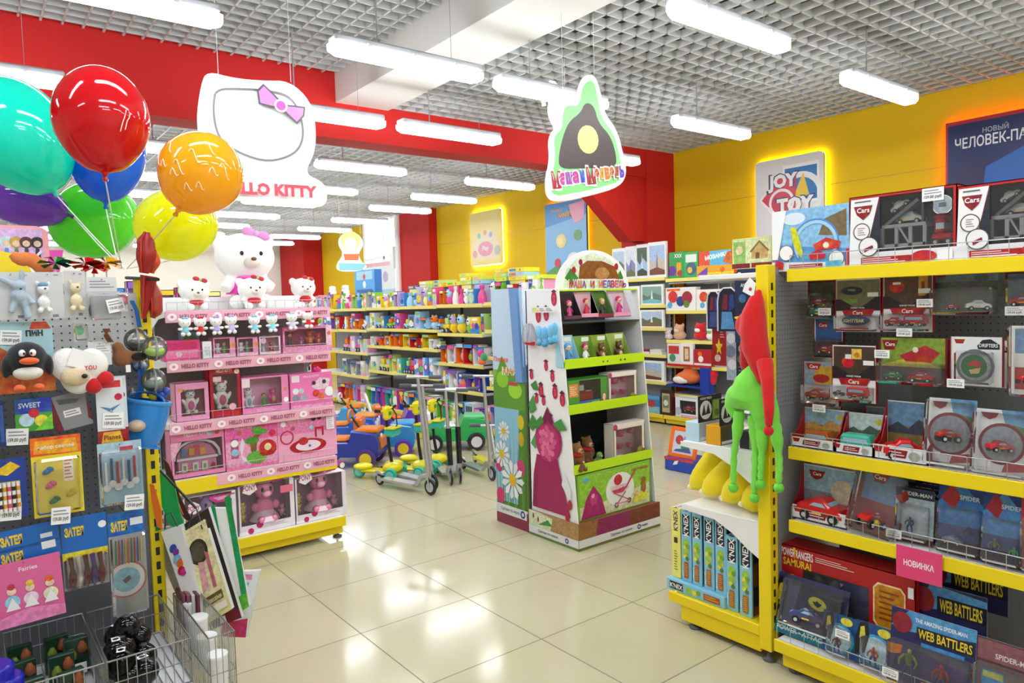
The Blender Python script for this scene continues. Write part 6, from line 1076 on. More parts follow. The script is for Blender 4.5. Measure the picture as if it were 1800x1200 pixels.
# brown and green sign
cx, cy, s1 = 1030, 245, 225; pr_ = lambda x, y: ((x-cx)/s1+.5, -(y-cy)/s1+.5)
ol = smooth([(978, 200), (985, 178), (1012, 180), (1018, 150), (1032, 132), (1052, 132), (1062, 160), (1068, 195), (1095, 225), (1106, 265), (1114, 300), (1098, 325), (1040, 342), (975, 356), (950, 352), (947, 320), (958, 285), (955, 245), (975, 225)], 2)
gr_ = smooth([(985, 205), (992, 188), (1018, 190), (1025, 155), (1038, 142), (1050, 145), (1056, 175), (1062, 205), (1088, 232), (1098, 268), (1104, 300), (1085, 318), (1030, 334), (972, 345), (958, 340), (958, 318), (970, 280), (965, 245), (984, 230)], 2)
br_ = smooth([(998, 215), (1020, 200), (1030, 180), (1048, 185), (1056, 215), (1080, 235), (1092, 270), (1090, 292), (1030, 295), (975, 300), (975, 275), (985, 240)], 2)
ops = [('p', [pr_(*p) for p in gr_][::-1], '#8ee68a'), ('p', [pr_(*p) for p in br_][::-1], '#4a3a36'), ('e', *pr_(1034, 245), .11, '#f0e28a', .85), ('p', [pr_(*p) for p in [(966, 332), (1098, 306), (1090, 318), (1030, 334), (972, 345)]][::-1], '#8ee68a')]
x = 960
for ch, w_, c_ in zip('Маша и Медведь', (18, 13, 15, 13, 5, 9, 5, 19, 11, 12, 12, 11, 12, 10), ('#c81e4a', '#d03a9a', '#b040c0', '#c83a9a', 0, '#3a5ad0', 0, '#b0283a', '#d8501e', '#e8a01e', '#e0781e', '#d06a2a', '#a84a2a', '#6a3ac0')):
    if ch != ' ':
        yy = 318-(x-960)*.145; hh = (.135 if ch == 'М' else .095)
        ops.append(('t', *pr_(x+w_/2, yy), hh*1.22, '*'+ch, '#fdfdfd', w_/s1*1.25)); ops.append(('t', *pr_(x+w_/2, yy), hh, '*'+ch, c_, w_/s1*.98, .1))
    x += w_*.87
sign('green-edged hanging sign with a brown hill and rainbow words Маша и Медведь', cx, cy, 3.40, .83, outl(ol, cx, cy, s1), ops, [(-.19, .33), (.09, .5)], 3.38, -.25)
# pale yellow sign with curled feelers behind it
cx, cy, s1 = 985, 190, 110; pr_ = lambda x, y: ((x-cx)/s1+.5, -(y-cy)/s1+.5)
ol = smooth([(968, 200), (975, 175), (995, 160), (1010, 165), (1015, 200), (1000, 240), (970, 235)], 2)
r = sign('pale yellow round hanging sign with two white curled feelers behind the green-edged sign', cx, cy, 4.1, .47, outl(ol, cx, cy, s1), [('e', .5, .45, .3, '#f2eea0', .8)], [(.1, .25)], 3.38, -.2)
def feel(pts):
    c = onY(cx, cy, 4.1); b = MB(); b.tube([((x-cx)/s1*.47, .006, -(y-cy)/s1*.47) for x, y in pts], .016, '#f2f6f6', 8); b.build('feeler', r)
feel([(985, 172), (983, 156), (974, 146), (966, 146), (966, 153)]); feel([(975, 185), (966, 178), (957, 176), (951, 182), (953, 189)])
# distant cut-out of a child-shaped plain sign
cx, cy, s1 = 617, 445, 80; pr_ = lambda x, y: ((x-cx)/s1+.5, -(y-cy)/s1+.5)
ol = smooth([(600, 418), (617, 408), (634, 418), (638, 432), (628, 446), (634, 460), (644, 466), (630, 474), (596, 474), (592, 464), (606, 446), (597, 432)], 2)
sign('small cut-out hanging sign in cream, orange and light blue far behind the pink unit', cx, cy, 9.0, .68, outl(ol, cx, cy, s1), [('e', *pr_(617, 425), .19, '#f0cf7a'), ('e', *pr_(617, 430), .12, '#fbeede'), ('p', [pr_(*p) for p in [(605, 446), (630, 446), (628, 456), (607, 456)]][::-1], '#e8743a'), ('p', [pr_(*p) for p in [(597, 460), (640, 462), (634, 472), (598, 472)]][::-1], '#8ad4e8')], [(-.2, .35), (.2, .4)], 3.38, -.3)
# ================================================================ balloons
def balloon(label, px, py, D, w, hgt, col, tilt, knot_to, mark=None, roll=0, dist=None):
    """px,py centre; w,h size in photo px at depth D; long axis leans by roll (rad, in the picture), knot at the lower end"""
    c = onD(px, py, D); k = D/FPX; W = w*k/2; Hh = hgt*k/2; r = root('balloon', label, 'balloon', tuple(c)); b = MB(); prof = []
    N = 22
    for i in range(N+1):
        t = PI*i/N; z = Hh*math.cos(t); rr = W*math.sin(t)
        if z < 0: rr *= (1-.16*(-z/Hh)**1.5)
        prof.append((max(rr, .0006), z))
    for i in range(len(prof)-3, len(prof)): prof[i] = (max(prof[i][0]*(.6 if i < len(prof)-1 else 1), .004), prof[i][1]-(.012 if i == len(prof)-1 else 0))
    ax = (_u*math.cos(roll)+_r*math.sin(roll)).normalized()*math.cos(tilt)-_f*math.sin(tilt)   # towards the crown of the balloon
    Q = Vector((0, 0, 1)).rotation_difference(ax).to_matrix().to_4x4(); b.T = Q
    b.lathe(prof[::-1], C(col, 's'), n=32, caps=False); b.build('skin', r)
    kb = MB(); kb.T = Q; kb.lathe([(.004, -Hh-.006), (.009, -Hh-.018), (.007, -Hh-.024)], C(col, 's'), n=10); kb.build('knot', r)
    if mark:
        mb = MB(); 
        for dx, dy, ln in mark:
            n = 7; P = []
            for i in range(n): 
                a = dx+ln[0]*i/n; bb = dy+ln[1]*i/n+ln[2]*math.sin(i*.9); v = _r*math.sin(a)*math.cos(bb)+_u*math.sin(bb)-_f*math.cos(a)*math.cos(bb)
                P.append((Vector((v.x*W*1.004, v.y*W*1.004, v.z*Hh*1.004))))
            mb.tube(P, .0014, '#fff6e0', 5)
        mb.build('printed_swirl', r)
    kp = c+ (Q.to_3x3() @ Vector((0, 0, -Hh-.02))); e = knot_to
    sb = MB(); mid = kp.lerp(e, .5)+Vector((0, 0, -.004)); sb.tube([kp-c, mid-c, e-c], .0022, '#fbfbfb', 6); sb.build('ribbon', r)
    return r
TIE = onD(214, 472, 2.75)
TT = lambda dx, dz=0: TIE+_r*dx+Vector((0, 0, dz))
balloon('shiny red balloon with its knot straight down, topmost of the bunch', 179, 212, 2.32, 155, 188, '#dc1a24', .0, TT(0), roll=-.06, mark=[(.9, -.35, (.12, .5, .03)), (1.0, -.3, (.1, .4, .05))])
balloon('big turquoise balloon cut off by the left frame edge', 30, 240, 2.66, 172, 220, '#18ecd4', .1, TT(.01, .0), roll=-.55)
balloon('blue balloon hidden behind the red one', 186, 268, 2.86, 128, 178, '#1f7cf0', .0, TT(-.01), roll=.0)
balloon('purple balloon low at the left frame edge', 35, 350, 2.95, 90, 165, '#9a5ad8', .15, TT(.0), roll=-1.25)
balloon('bright green balloon under the blue one', 167, 388, 3.15, 146, 130, '#78f444', .9, TT(.01), roll=0)
balloon('translucent orange-gold balloon with white swirls', 352, 306, 2.42, 143, 148, '#ffc628', .0, TT(.02), roll=.55, mark=[(-.9+.35*i, .3+.3*math.sin(i*2.1), (.3, -.2, .12)) for i in range(6)]+[(-.6+.3*i, -.3+.3*math.cos(i*1.3), (.25, .1, .12)) for i in range(5)])
balloon('lemon yellow balloon low on the right of the bunch', 310, 397, 2.80, 138, 124, '#fcff1e', .8, TT(.02), roll=.2)
# ================================================================ goods on the far island and wall shelving
R9 = random.Random(21)
CN = {'#e8509a': 'pink', '#f4a6c8': 'pale pink', '#d8242c': 'red', '#f07a1e': 'orange', '#f5cf1e': 'yellow', '#f4ec8a': 'pale yellow', '#7fc83a': 'green', '#bfe08a': 'pale green', '#3f8fd8': 'blue', '#a8d8f0': 'light blue', '#2a4fb0': 'dark blue', '#8a5ac0': 'purple', '#c8b4e4': 'lilac', '#f4f4f0': 'white', '#e4e0d4': 'cream', '#3fb8a8': 'teal', '#8a6a4a': 'brown', '#3a3c44': 'black', '#9aa4ac': 'grey'}
PAS = ['#f4a6c8', '#f5cf1e', '#bfe08a', '#a8d8f0', '#f4f4f0', '#f07a1e', '#e8509a', '#7fc83a', '#3f8fd8', '#f4ec8a', '#c8b4e4']
BLU = ['#3f8fd8', '#2a4fb0', '#a8d8f0', '#3f8fd8', '#f4f4f0', '#bfe08a', '#2a4fb0', '#8a5ac0']
PNK = ['#e8509a', '#f4a6c8', '#8a5ac0', '#c8b4e4', '#f4f4f0', '#d8242c', '#e8509a']
ORG = ['#f07a1e', '#f5cf1e', '#d8242c', '#f4f4f0', '#f07a1e']
GRN = ['#7fc83a', '#bfe08a', '#f5cf1e', '#f4f4f0', '#3fb8a8', '#7fc83a']
def rart(rng, base):
    cs = [c for c in PAS+BLU if c != base]; c1, c2, c3 = rng.sample(cs, 3); k = rng.randrange(6); o = []
    if k == 0: o = [('r', .06, .1, .94, .62, c1), ('e', .5, .4, .22, c2), ('r', .1, .7, .7, .88, c3)]
    elif k == 1: o = [('e', .45, .42, .34, c1), ('e', .55, .5, .18, c2), ('r', .1, .8, .9, .94, c3), ('l', .2, .04, .8, .12, 2, '#f8f8f8')]
    elif k == 2: o = [('p', [(0, 0), (1, 0), (1, .5), (0, .3)], c1), ('e', .3, .5, .16, c2), ('e', .68, .46, .2, c3), ('r', .2, .78, .8, .92, '#fafafa')]
    elif k == 3: o = [('r', .1, .1, .9, .9, '#5a5a62'), ('e', .4, .4, .24, c1), ('e', .66, .36, .16, c2), ('r', 0, .86, 1, 1, c3)]
    elif k == 4: o = [('p', [(0, 1), (.6, 1), (.2, 0), (0, 0)], c1), ('e', .65, .45, .26, c2), ('e', .62, .5, .12, '#f8f4e8'), ('l', .1, .82, .5, .94, 2, '#ffffff')]
    else: o = [('r', .05, .05, .5, .95, c1), ('e', .72, .6, .16, c2), ('e', .74, .3, .14, c3), ('e', .27, .5, .15, '#f8f8f8')]
    return o
MOT = ['blue', 'pink', 'yellow']
def goods(kind, X, y, z, w, h, d, col, label, group, rng, rz=RZ):
    cn = CN.get(col, 'coloured')
    if kind == 'box': return carton(label % (cn+' toy box'), 'toy box', (X, y, z), rz, w, d, h, col, rart(rng, col), name='toy_box', group=group, lift=.0008, bev=0)
    b = MB(); c2 = rng.choice(PAS); c3 = rng.choice(PAS+BLU)
    if kind == 'win':
        nm = ' window box'; t = .006
        b.box(-w/2, w/2, d-t, d, 0, h, col); b.box(-w/2, w/2, 0, d, 0, .012, col); b.box(-w/2, -w/2+t, .0, d, 0, h, col); b.box(w/2-t, w/2, .0, d, 0, h, col); b.box(-w/2, w/2, 0, .004, h*.8, h, c3); b.box(-w/2, w/2, .0, d, h-t, h, col)
        b.ell((-.1*w, d*.5, h*.34), (w*.24, d*.3, h*.26), c2, 8, 6); b.ell((.05*w, d*.45, h*.6), (w*.16, d*.25, h*.15), c3, 8, 6); b.ell((.26*w, d*.4, h*.22), (w*.1, d*.2, h*.14), '#f4f0e4', 6, 5)
        return b.build('window_box', None, (X, y, z), rz, label % (cn+nm), 'toy box', group)
    if kind == 'plush':
        nm = ' soft toy'; b.ell((0, d*.5, h*.3), (w*.4, d*.4, h*.3), C(col, 'f'), 10, 7); b.ell((0, d*.4, h*.7), (w*.34, d*.34, h*.27), C(c2, 'f'), 10, 7)
        for s in (-1, 1): b.ell((s*w*.24, d*.4, h*.93), (w*.11, d*.1, h*.09), C(col, 'f'), 6, 5); b.ell((s*w*.12, .07*d, h*.75), (w*.03, .02, h*.04), '#1a1a1a', 5, 4)
        return b.build('plush_toy', None, (X, y, z), rz, label % (cn+nm), 'plush toy', group)
    if kind == 'toy':
        nm = ' plastic toy'; g = C(col, 'g')
        b.box(-w*.45, w*.45, d*.15, d*.85, h*.12, h*.45, g, .01); b.box(-w*.2, w*.3, d*.2, d*.8, h*.45, h*.8, C(c2, 'g'), .01); b.ell((w*.05, d*.5, h*.9), (w*.12, d*.2, h*.1), c3, 8, 6)
        wheels(b, (-w*.28, w*.28), d*.15, d*.85, h*.14, '#3a3a44')
        return b.build('plastic_toy', None, (X, y, z), rz, label % (cn+nm), 'toy', group)
    if kind == 'jar':
        nm = ' toy bottle'; b.lathe([(w*.38, 0), (w*.42, h*.3), (w*.3, h*.6), (w*.16, h*.72), (w*.16, h*.8), (w*.22, h*.82), (w*.22, h)], C(col, 'g'), (0, d*.5, 0), 12)
        return b.build('toy_bottle', None, (X, y, z), rz, label % (cn+nm), 'toy', group)
def row(y1, y0, X, z, pal, kinds, where, hr=(.12, .2), wr=(.09, .16), d=.14, jitter=.03, gap=.008, count0=0, stack=False, maxh=9):
    """fill a shelf from y1 (left in view) down to y0"""
    y = y1-.015; k = count0
    while y > y0+.06:
        w = R9.uniform(*wr); w = min(w, y-y0-.012)
        if w < .05: break
        h = min(R9.uniform(*hr), maxh); col = R9.choice(pal); kind = R9.choice(kinds)
        lab = '%s, ' + ORD[min(k, 19)] + ' from left, ' + where
        goods(kind, X+R9.uniform(.004, jitter), y-w/2, z, w*.96, h, d, col, lab, None, R9)
        if stack and kind == 'box' and h < .15:
            goods('box', X+R9.uniform(.004, jitter), y-w/2, z+h+.001, w*.94, h*R9.uniform(.6, .95), d, R9.choice(pal), '%s, stacked over the ' + ORD[min(k, 19)] + ' one, ' + where, None, R9)
        y -= w+gap; k += 1
    return k
FX = 4.815
bn = ['of the farthest bay', 'left of the toy cars', 'behind the toy cars', 'behind the yellow scooters', 'behind the silver scooters', 'beside the meadow display']
sh = ['top shelf', 'second shelf', 'third shelf', 'fourth shelf', 'base shelf']
PALS = {0: [PAS, PNK, PNK, PAS, PNK], 1: [PAS, PAS+PNK, PNK, ['#9aa4ac', '#e4e0d4', '#f5cf1e', '#a8d8f0'], PNK+ORG], 2: [PAS, PAS+GRN, ORG+['#f4f4f0'], GRN+PAS, PNK+GRN+BLU], 3: [PAS, ['#f4f4f0', '#a8d8f0', '#c8b4e4', '#d8242c'], ORG+['#f4f4f0'], BLU+PNK, GRN+ORG+BLU], 4: [GRN+ORG+PAS, GRN+['#f5cf1e', '#a8d8f0'], ORG, BLU, BLU+GRN], 5: [ORG+GRN+BLU, ['#c8b4e4', '#f5cf1e', '#7fc83a'], ['#9aa4ac', '#e8509a', '#f4a6c8'], ['#3a3c44', '#f07a1e', '#9aa4ac'], ['#f4f4f0', '#c8b4e4', '#9aa4ac', '#f4a6c8']]}
for bi, (yt_, lv) in enumerate(FB):
    zs = lv+[.1]; ylo = yt_-.97
    if bi == 0: zs = zs[:2]
    for si, z in enumerate(zs):
        X = FX if si < 4 else 4.72; up = (zs[si-1]-z-.04) if si else .3
        kinds = [['box', 'win', 'box', 'plush', 'jar'], ['box', 'win', 'toy', 'plush'], ['toy', 'win', 'box'], ['win', 'box', 'toy'], ['box', 'win', 'win']][si]
        if bi == 4 and si == 2: kinds = ['win']
        row(yt_, ylo, X, z+.001, PALS[bi][si], kinds, sh[si]+' '+bn[bi], hr=(up*.58, min(.26, up*.93)), wr=(.10, .20) if si else (.09, .16), d=.15 if si else .12, stack=(si == 0), maxh=up*.93)
    if bi >= 3:   # flat boxes lying above the top shelf goods, at the back
        y = yt_-.02; k = 0
        while y > ylo+.2:
            w = R9.uniform(.2, .34); n = R9.choice((1, 2, 3)); z = lv[0]+.24
            for j in range(n):
                col = R9.choice(['#f4ec3a', '#d8e84a', '#f5cf1e', '#bfe08a', '#a8d8f0'] if bi > 3 or k else ['#d8242c', '#2a4fb0', '#8a5ac0']); b = MB(); b.box(-w/2, w/2, 0, .22, 0, .045, col); b.art((-w/2, 0, 0), (w, 0, 0), (0, 0, .045), [('r', .1, .2, .5, .8, R9.choice(PAS)), ('e', .75, .5, .3, R9.choice(PAS))], .0008)
                b.build('flat_box', None, (FX+.13, y-w/2, z+j*.047), RZ+R9.uniform(-.05, .05), 'flat %s game box, %s of its pile high %s' % (CN.get(col, 'lemon'), ['lowest', 'second', 'third'][j], bn[bi].replace('of the farthest', 'in the farthest')), 'toy box', 'flat game boxes lying on the island shelving')
            b = MB(); b.box(-w*.42, w*.42, 0, .2, 0, .235, R9.choice(PAS)); b.build('toy_box', None, (FX+.14, y-w/2, lv[0]+.001), RZ, 'plain box under the flat game boxes %s' % bn[bi], 'toy box', 'plain boxes in the back row of the island shelving')
            y -= w+.03; k += 1
# blue box, bottles and white jars over the left end of the island
q = RXp(622, 657, 512, 462, 4.85); carton('upright sky-blue box with a sailor-like print towering over the far top shelf', 'toy box', (4.86, q['y'], 1.72), RZ, q['w'], .12, .36, '#4fa8e8', [('r', .1, .6, .9, .95, '#a8d8f0'), ('e', .5, .72, .12, '#d8406a'), ('e', .5, .4, .15, '#dff0fa'), ('r', .1, .05, .9, .2, '#2a6ab8')], name='toy_box', sidec='#3a7ac8')
carton('plain carton the sky-blue box stands on', 'toy box', (4.9, q['y'], 1.507), RZ, q['w'], .12, .21, '#f4f4f0', [], name='toy_box')
for k, px in enumerate((582, 605)):
    c = onX(px, 500, 4.9); b = MB(); b.lathe([(.06, 0), (.062, .12), (.05, .15), (.055, .16), (.05, .2), (.02, .21)], C('#f8f8fa', 'g'), n=14); b.box(-.063, -.05, -.03, .03, .05, .11, '#6a4ab0'); b.build('tall_jar', None, (4.92, c.y, 1.507+.17), 0, 'white %s jar with a purple mark above the far top shelf' % ('left', 'right')[k], 'jar')
    b = MB(); b.box(-.07, .07, 0, .1, 0, .168, '#e4e0d4'); b.build('toy_box', None, (4.86, c.y, 1.507), RZ, 'cream box under the %s white jar' % ('left', 'right')[k], 'toy box')
# wall shelving: jigsaw boxes and games
def jig(y0, y1, z, h, label, k, d=.035, X=WX+.012):
    sky, mid, low = [('#b9cfe4', '#6a7a5a', '#8a6a5a'), ('#d8e4ee', '#8a8ab8', '#6a7a4a'), ('#4a5a4a', '#a8c4e4', '#3a4a3a'), ('#a8c4e4', '#c8bcae', '#7a4a3a'), ('#8ab0a0', '#6a8a7a', '#7ac0c4')][k % 5]
    w = y1-y0
    return carton(label, 'jigsaw box', (X, (y0+y1)/2, z+.001), RZ, w-.006, d, h, '#f2f3f0', [('r', .07, .08, .93, .9, sky), ('p', [(.07, .08), (.93, .08), (.93, .45), (.6, .6), (.3, .4), (.07, .55)], mid), ('p', [(.07, .08), (.93, .08), (.93, .2), (.5, .3), (.07, .22)], low), ('p', [(.45, .3), (.55, .3), (.5, .75)], '#e8f0f4' if k % 2 == 0 else '#7a6a8a')], name='jigsaw_box')
yb = [onX(px, 460, WX).y for px in (1075, 1098, 1117, 1138, 1170)]
for k in range(4): jig(yb[k+1], yb[k], 1.78, onX(1120, 433, WX).z-1.78+.01*k, 'white framed jigsaw box with a %s picture on the wall shelving top' % ['dark waterfall', 'lilac meadow', 'pale waterfall', 'red garden and palace'][k], [0, 1, 2, 3][k])
for k, (a, c, z, h) in enumerate(((6.5, 6.1, 1.45, .24), (6.08, 5.72, 1.45, .25), (6.5, 6.12, 1.17, .2), (6.1, 5.72, 1.17, .22), (6.4, 5.72, .51, .25), (6.6, 6.42, .51, .22))):
    jig(c, a, z, h, 'wide jigsaw box with %s on the wall shelving' % ['misty trees, second shelf far end', 'a turquoise lake, second shelf', 'white horses, third shelf far end', 'blue winter riders, third shelf', 'a golden forest, fifth shelf', 'dark woods, fifth shelf far end'][k], [2, 4, 1, 0, 3, 2][k])
for k, y in enumerate((6.45, 6.25, 6.05, 5.85)):
    b = MB(); b.box(-.09, .09, 0, .1, 0, .03, '#e8e8ec'); b.art((-.09, 0, .03), (.18, 0, 0), (0, .1, 0), [('r', .1, .1, .9, .9, ['#8a3a4a', '#5a6a8a', '#a83a3a', '#6a4a4a'][k])]); b.build('flat_box', None, (WX+.01, y, .841+.0), RZ, '%s flat picture box lying on the fourth wall shelf' % ['farthest', 'second', 'third', 'nearest'][k], 'toy box')
    b = MB(); b.box(-.085, .085, 0, .1, 0, .03, ['#a83a3a', '#d8d8dc', '#8a3a4a', '#e4e0d4'][k]); b.build('flat_box', None, (WX+.012, y+.01, .872), RZ+.06, '%s flat box stacked on the lying picture boxes of the fourth wall shelf' % ['farthest', 'second', 'third', 'nearest'][k], 'toy box')
q = RXp(1129, 1160, 716, 685, WX-.06); carton('blue box with a red sea crab picture on the base wall shelf', 'toy box', (WX-.07, q['y'], .122), RZ, q['w'], .08, .22, '#3f7ab8', [('r', 0, 0, 1, .4, '#8ac0c4'), ('e', .55, .55, .2, '#c83a3a', 1.4), ('r', 0, .8, 1, 1, '#6aa4d8')], name='toy_box')
q = RXp(1161, 1180, 718, 678, WX-.07); carton('dark wooden looking tall box with a framed picture on the base wall shelf', 'toy box', (WX-.07, q['y'], .122), RZ, q['w'], .08, .3, '#3a2a22', [('r', .15, .12, .85, .88, '#c8b48a'), ('r', .22, .3, .78, .8, '#7a8a6a'), ('e', .5, .5, .12, '#e4e0d4')], name='toy_box', sidec='#6a1e28')
# nearer wall bay: games, plush and a red kiosk shelf
def wc(x0, x1, yb, yt, z, label, col, art, X=WX+.02, d=.09, **k):
    q = RXp(x0, x1, yb, yt, X); return carton(label, 'toy box', (X, q['y'], z+.001), RZ, q['w'], d, abs(q['h']), col, art, name='toy_box', **k)
wc(1176, 1203, 488, 441, 1.755, 'green game box with a tower print on the top wall shelf', '#2fa04a', [('e', .2, .3, .2, '#6a3a9a'), ('r', .5, .1, .8, .6, '#e8a82a'), ('t', .6, .85, .14, 'XXX', '#f4f4f4', .5), ('e', .7, .2, .12, '#b83a3a')])
wc(1203, 1227, 488, 442, 1.755, 'green game box with a pale label, second on the top wall shelf', '#3ab05a', [('r', .1, .6, .9, .9, '#e4f0e4'), ('e', .5, .35, .25, '#4a6a8a'), ('e', .4, .3, .12, '#e8c83a')])
wc(1228, 1300, 478, 436, 1.78, 'red and sky-blue game box reading ANTONIO style lettering on the top wall shelf'.replace('reading ANTONIO style lettering', 'with slanted white lettering'), '#e4502a', [('p', [(.28, 0), (.75, 0), (.8, 1), (.28, 1)], '#5ac0e8'), ('t', .45, .78, .2, '*МОЗАИКА', '#f8f8f8', .6, .12), ('t', .15, .3, .22, '130', '#f4e4e0', .2), ('p', [(.6, .5), (1, .3), (1, 1), (.7, .9)], '#d8702a')])
wc(1225, 1290, 490, 470, 1.755, 'low orange and yellow game box in front of the red and sky-blue one', '#f0a81a', [('p', [(0, .2), (.3, .9), (.3, .2)], '#7a4ab8'), ('r', .3, 0, 1, .4, '#f4d83a'), ('e', .7, .6, .25, '#e8742a')], X=WX+.0, d=.018)
wc(1170, 1223, 546, 505, 1.375, 'white and red game box with racing vehicles on the second wall shelf', '#f0ece8', [('e', .25, .6, .26, '#d8302a'), ('e', .5, .4, .22, '#2a4a8a'), ('e', .72, .55, .28, '#a82a3a'), ('e', .7, .28, .16, '#6a8a3a'), ('e', .15, .25, .14, '#5ab0e0'), ('r', .05, .85, .5, .95, '#e8742a')])
wc(1224, 1268, 545, 508, 1.375, 'white and orange game box beside the racing vehicles box', '#f0ece4', [('e', .3, .65, .25, '#d8502a'), ('e', .65, .5, .22, '#c8a06a'), ('e', .6, .3, .14, '#3a8ac8'), ('e', .25, .25, .14, '#5ab0e0')])
b_ = [('#d8a86a', 'f'), ('#e8742a', 'f')]
for px, py, z, s, c, c2, lab in ((1195, 570, 1.026, .12, '#d8a88a', '#e8d8c4', 'bag of beige and orange soft toys on the wire-fronted wall shelf'), (1176, 580, 1.026, .08, '#f0d8dc', '#e8c4c8', 'pale pink soft toy at the far end of the wire-fronted wall shelf'), (1232, 570, 1.026, .13, '#d8202c', '#f4f4f0', 'red and white soft toy with a green ear on the wire-fronted wall shelf'), (1252, 565, 1.03, .11, '#f4f4f0', '#7fc86a', 'white and green soft toy leaning beside the red one')):
    c_ = onX(px, py, WX+.08); r = root('plush_toy', lab, 'plush toy', (WX+.08, c_.y, z)); s_ = s
    blob('body', [('e', (0, 0, s_*.45), (s_*.6, s_*.7, s_*.45)), ('e', (-.02, .0, s_*1.1), (s_*.5, s_*.5, s_*.45)), ('e', (0, s_*.4, s_*1.45), (s_*.15, s_*.15, s_*.25)), ('e', (0, -s_*.4, s_*1.45), (s_*.15, s_*.15, s_*.25))], C(c, 'f'), r, .012)
    b = MB(); b.ell((-s_*.5, 0, s_*.95), (s_*.2, s_*.3, s_*.22), C(c2, 'f'), 10, 7); b.build('muzzle', r)
a = onX(1172, 590, WX-.01); c_ = onX(1225, 590, WX-.01)
kd = root('kiosk_shelf', 'red shelf with a deep blue side wall standing in the wall shelving', 'shelf', (WX-.06, onX(1170, 643, WX-.06).y, .745), RZ)
b = MB(); b.box(0, .62, 0, .12, -.02, .0, C('#d01e1e', 'p')); b.build('shelf', kd); b = MB(); b.box(0, .5, 0, .3, -.265, -.247, C('#1f3fa8', 'p')); b.build('lower_board', kd); b = MB(); b.box(.50, .62, 0.0, .1, -.33, -.021, C('#1f3fa8', 'p')); b.build('side_wall', kd)
for k, (x0, x1, yt, col, lab, art) in enumerate(((1173, 1196, 605, '#e8e0e0', 'leaning box with red and blue cartoon print, first on the red shelf', [('r', .1, .5, .9, .9, '#c83a3a'), ('e', .4, .3, .2, '#4a9a6a')]), (1196, 1218, 603, '#f0ece8', 'leaning white box with a framed figure, second on the red shelf', [('r', .25, .15, .75, .85, '#a86a3a'), ('r', .35, .25, .65, .75, '#e8c8a8')]), (1220, 1250, 612, '#b8242c', 'red box with a white and orange animal print, third on the red shelf', [('e', .35, .7, .16, '#e8742a'), ('e', .4, .4, .2, '#f4f0ec'), ('r', 0, 0, 1, .14, '#e8e0e0')]))):
    wc(x0, x1, 640, yt, .747, lab, col, art, X=WX-.045, d=.04)
c_ = onX(1205, 672, WX-.03); r = root('plush_toy', 'orange and white soft car plush lying below the red shelf', 'plush toy', (WX+.03, c_.y, .5)); blob('body', [('e', (0, 0, .09), (.09, .17, .08)), ('e', (0, -.03, .16), (.07, .1, .06)), ('e', (-.02, .12, .06), (.07, .07, .06))], C('#e8743a', 'f'), r, .012); b = MB(); b.ell((-.06, .07, .06), (.04, .12, .045), C('#f4f0e8', 'f'), 12, 8); b.build('muzzle', r)
c_ = onX(1240, 668, WX-.03); r = root('plush_toy', 'red soft plush lying beside the orange car plush', 'plush toy', (WX+.03, c_.y, .5)); blob('body', [('e', (0, 0, .08), (.08, .1, .08)), ('e', (0, -.05, .15), (.06, .07, .07))], C('#d8222a', 'f'), r, .012)
q = RXp(1187, 1228, 724, 690, WX-.08); wbox('white open box with a red toy vehicle inside at the foot of the wall shelving', 'toy box', (WX-.08, q['y'], .36-.235), RZ, q['w'], .1, .24, '#eceff2', (.2, .12, .2, .16), '#2a2a4a', [('e', .12, .3, .2, '#c4c8cc'), ('r', .25, .02, .95, .14, '#f0b0c8')], [('car', .55, .26, q['w']*.5, '#c8283a')])
# orange framed toy board and blue crate on the floor beyond the end unit
o_ = onZ(1205, 830, 0); r = root('magnetic_drawing_board', 'orange framed drawing board toy with a cartoon picture leaning on a blue crate', 'drawing board', (o_.x, o_.y+.05, .12), RZ); r.rotation_euler = Euler((-.25, 0, RZ), 'XYZ')
b = MB(); 
for a_ in ((-.15, .15, 0, .035), (-.15, .15, .235, .27)): b.box(a_[0], a_[1], 0, .02, a_[2], a_[3], C('#f06a1a', 'g'), .004)
for x in (-.15, .115): b.box(x, x+.035, 0, .02, .034, .236, C('#f06a1a', 'g'), .003)
b.build('frame', r); b = MB(); b.box(-.12, .12, .008, .012, .03, .24, '#c8d0dc'); b.art((-.12, .008, .03), (.24, 0, 0), (0, 0, .21), [('e', .3, .6, .2, '#b83a4a'), ('e', .6, .4, .24, '#3a8a5a'), ('e', .6, .65, .14, '#8a8ac8'), ('p', [(.1, .1), (.9, .1), (.8, .3), (.2, .2)], '#4a5a8a')], .001); b.build('screen', r)
b = MB(); b.box(-.16, .16, 0, .25, 0, .12, C('#1f4ab8', 'g'), .008); b.art((-.16, 0, 0), (.32, 0, 0), (0, 0, .12), [('r', .0, .8, 1, 1, '#d8242c'), ('p', [(.3, .45), (.45, .55), (.5, .85), (.36, .75)], '#f0f2f4')], .001); b.build('storage_crate', None, (o_.x-.03, o_.y+.05, 0), RZ, 'blue crate with a red rim on the floor beyond the end unit', 'crate')
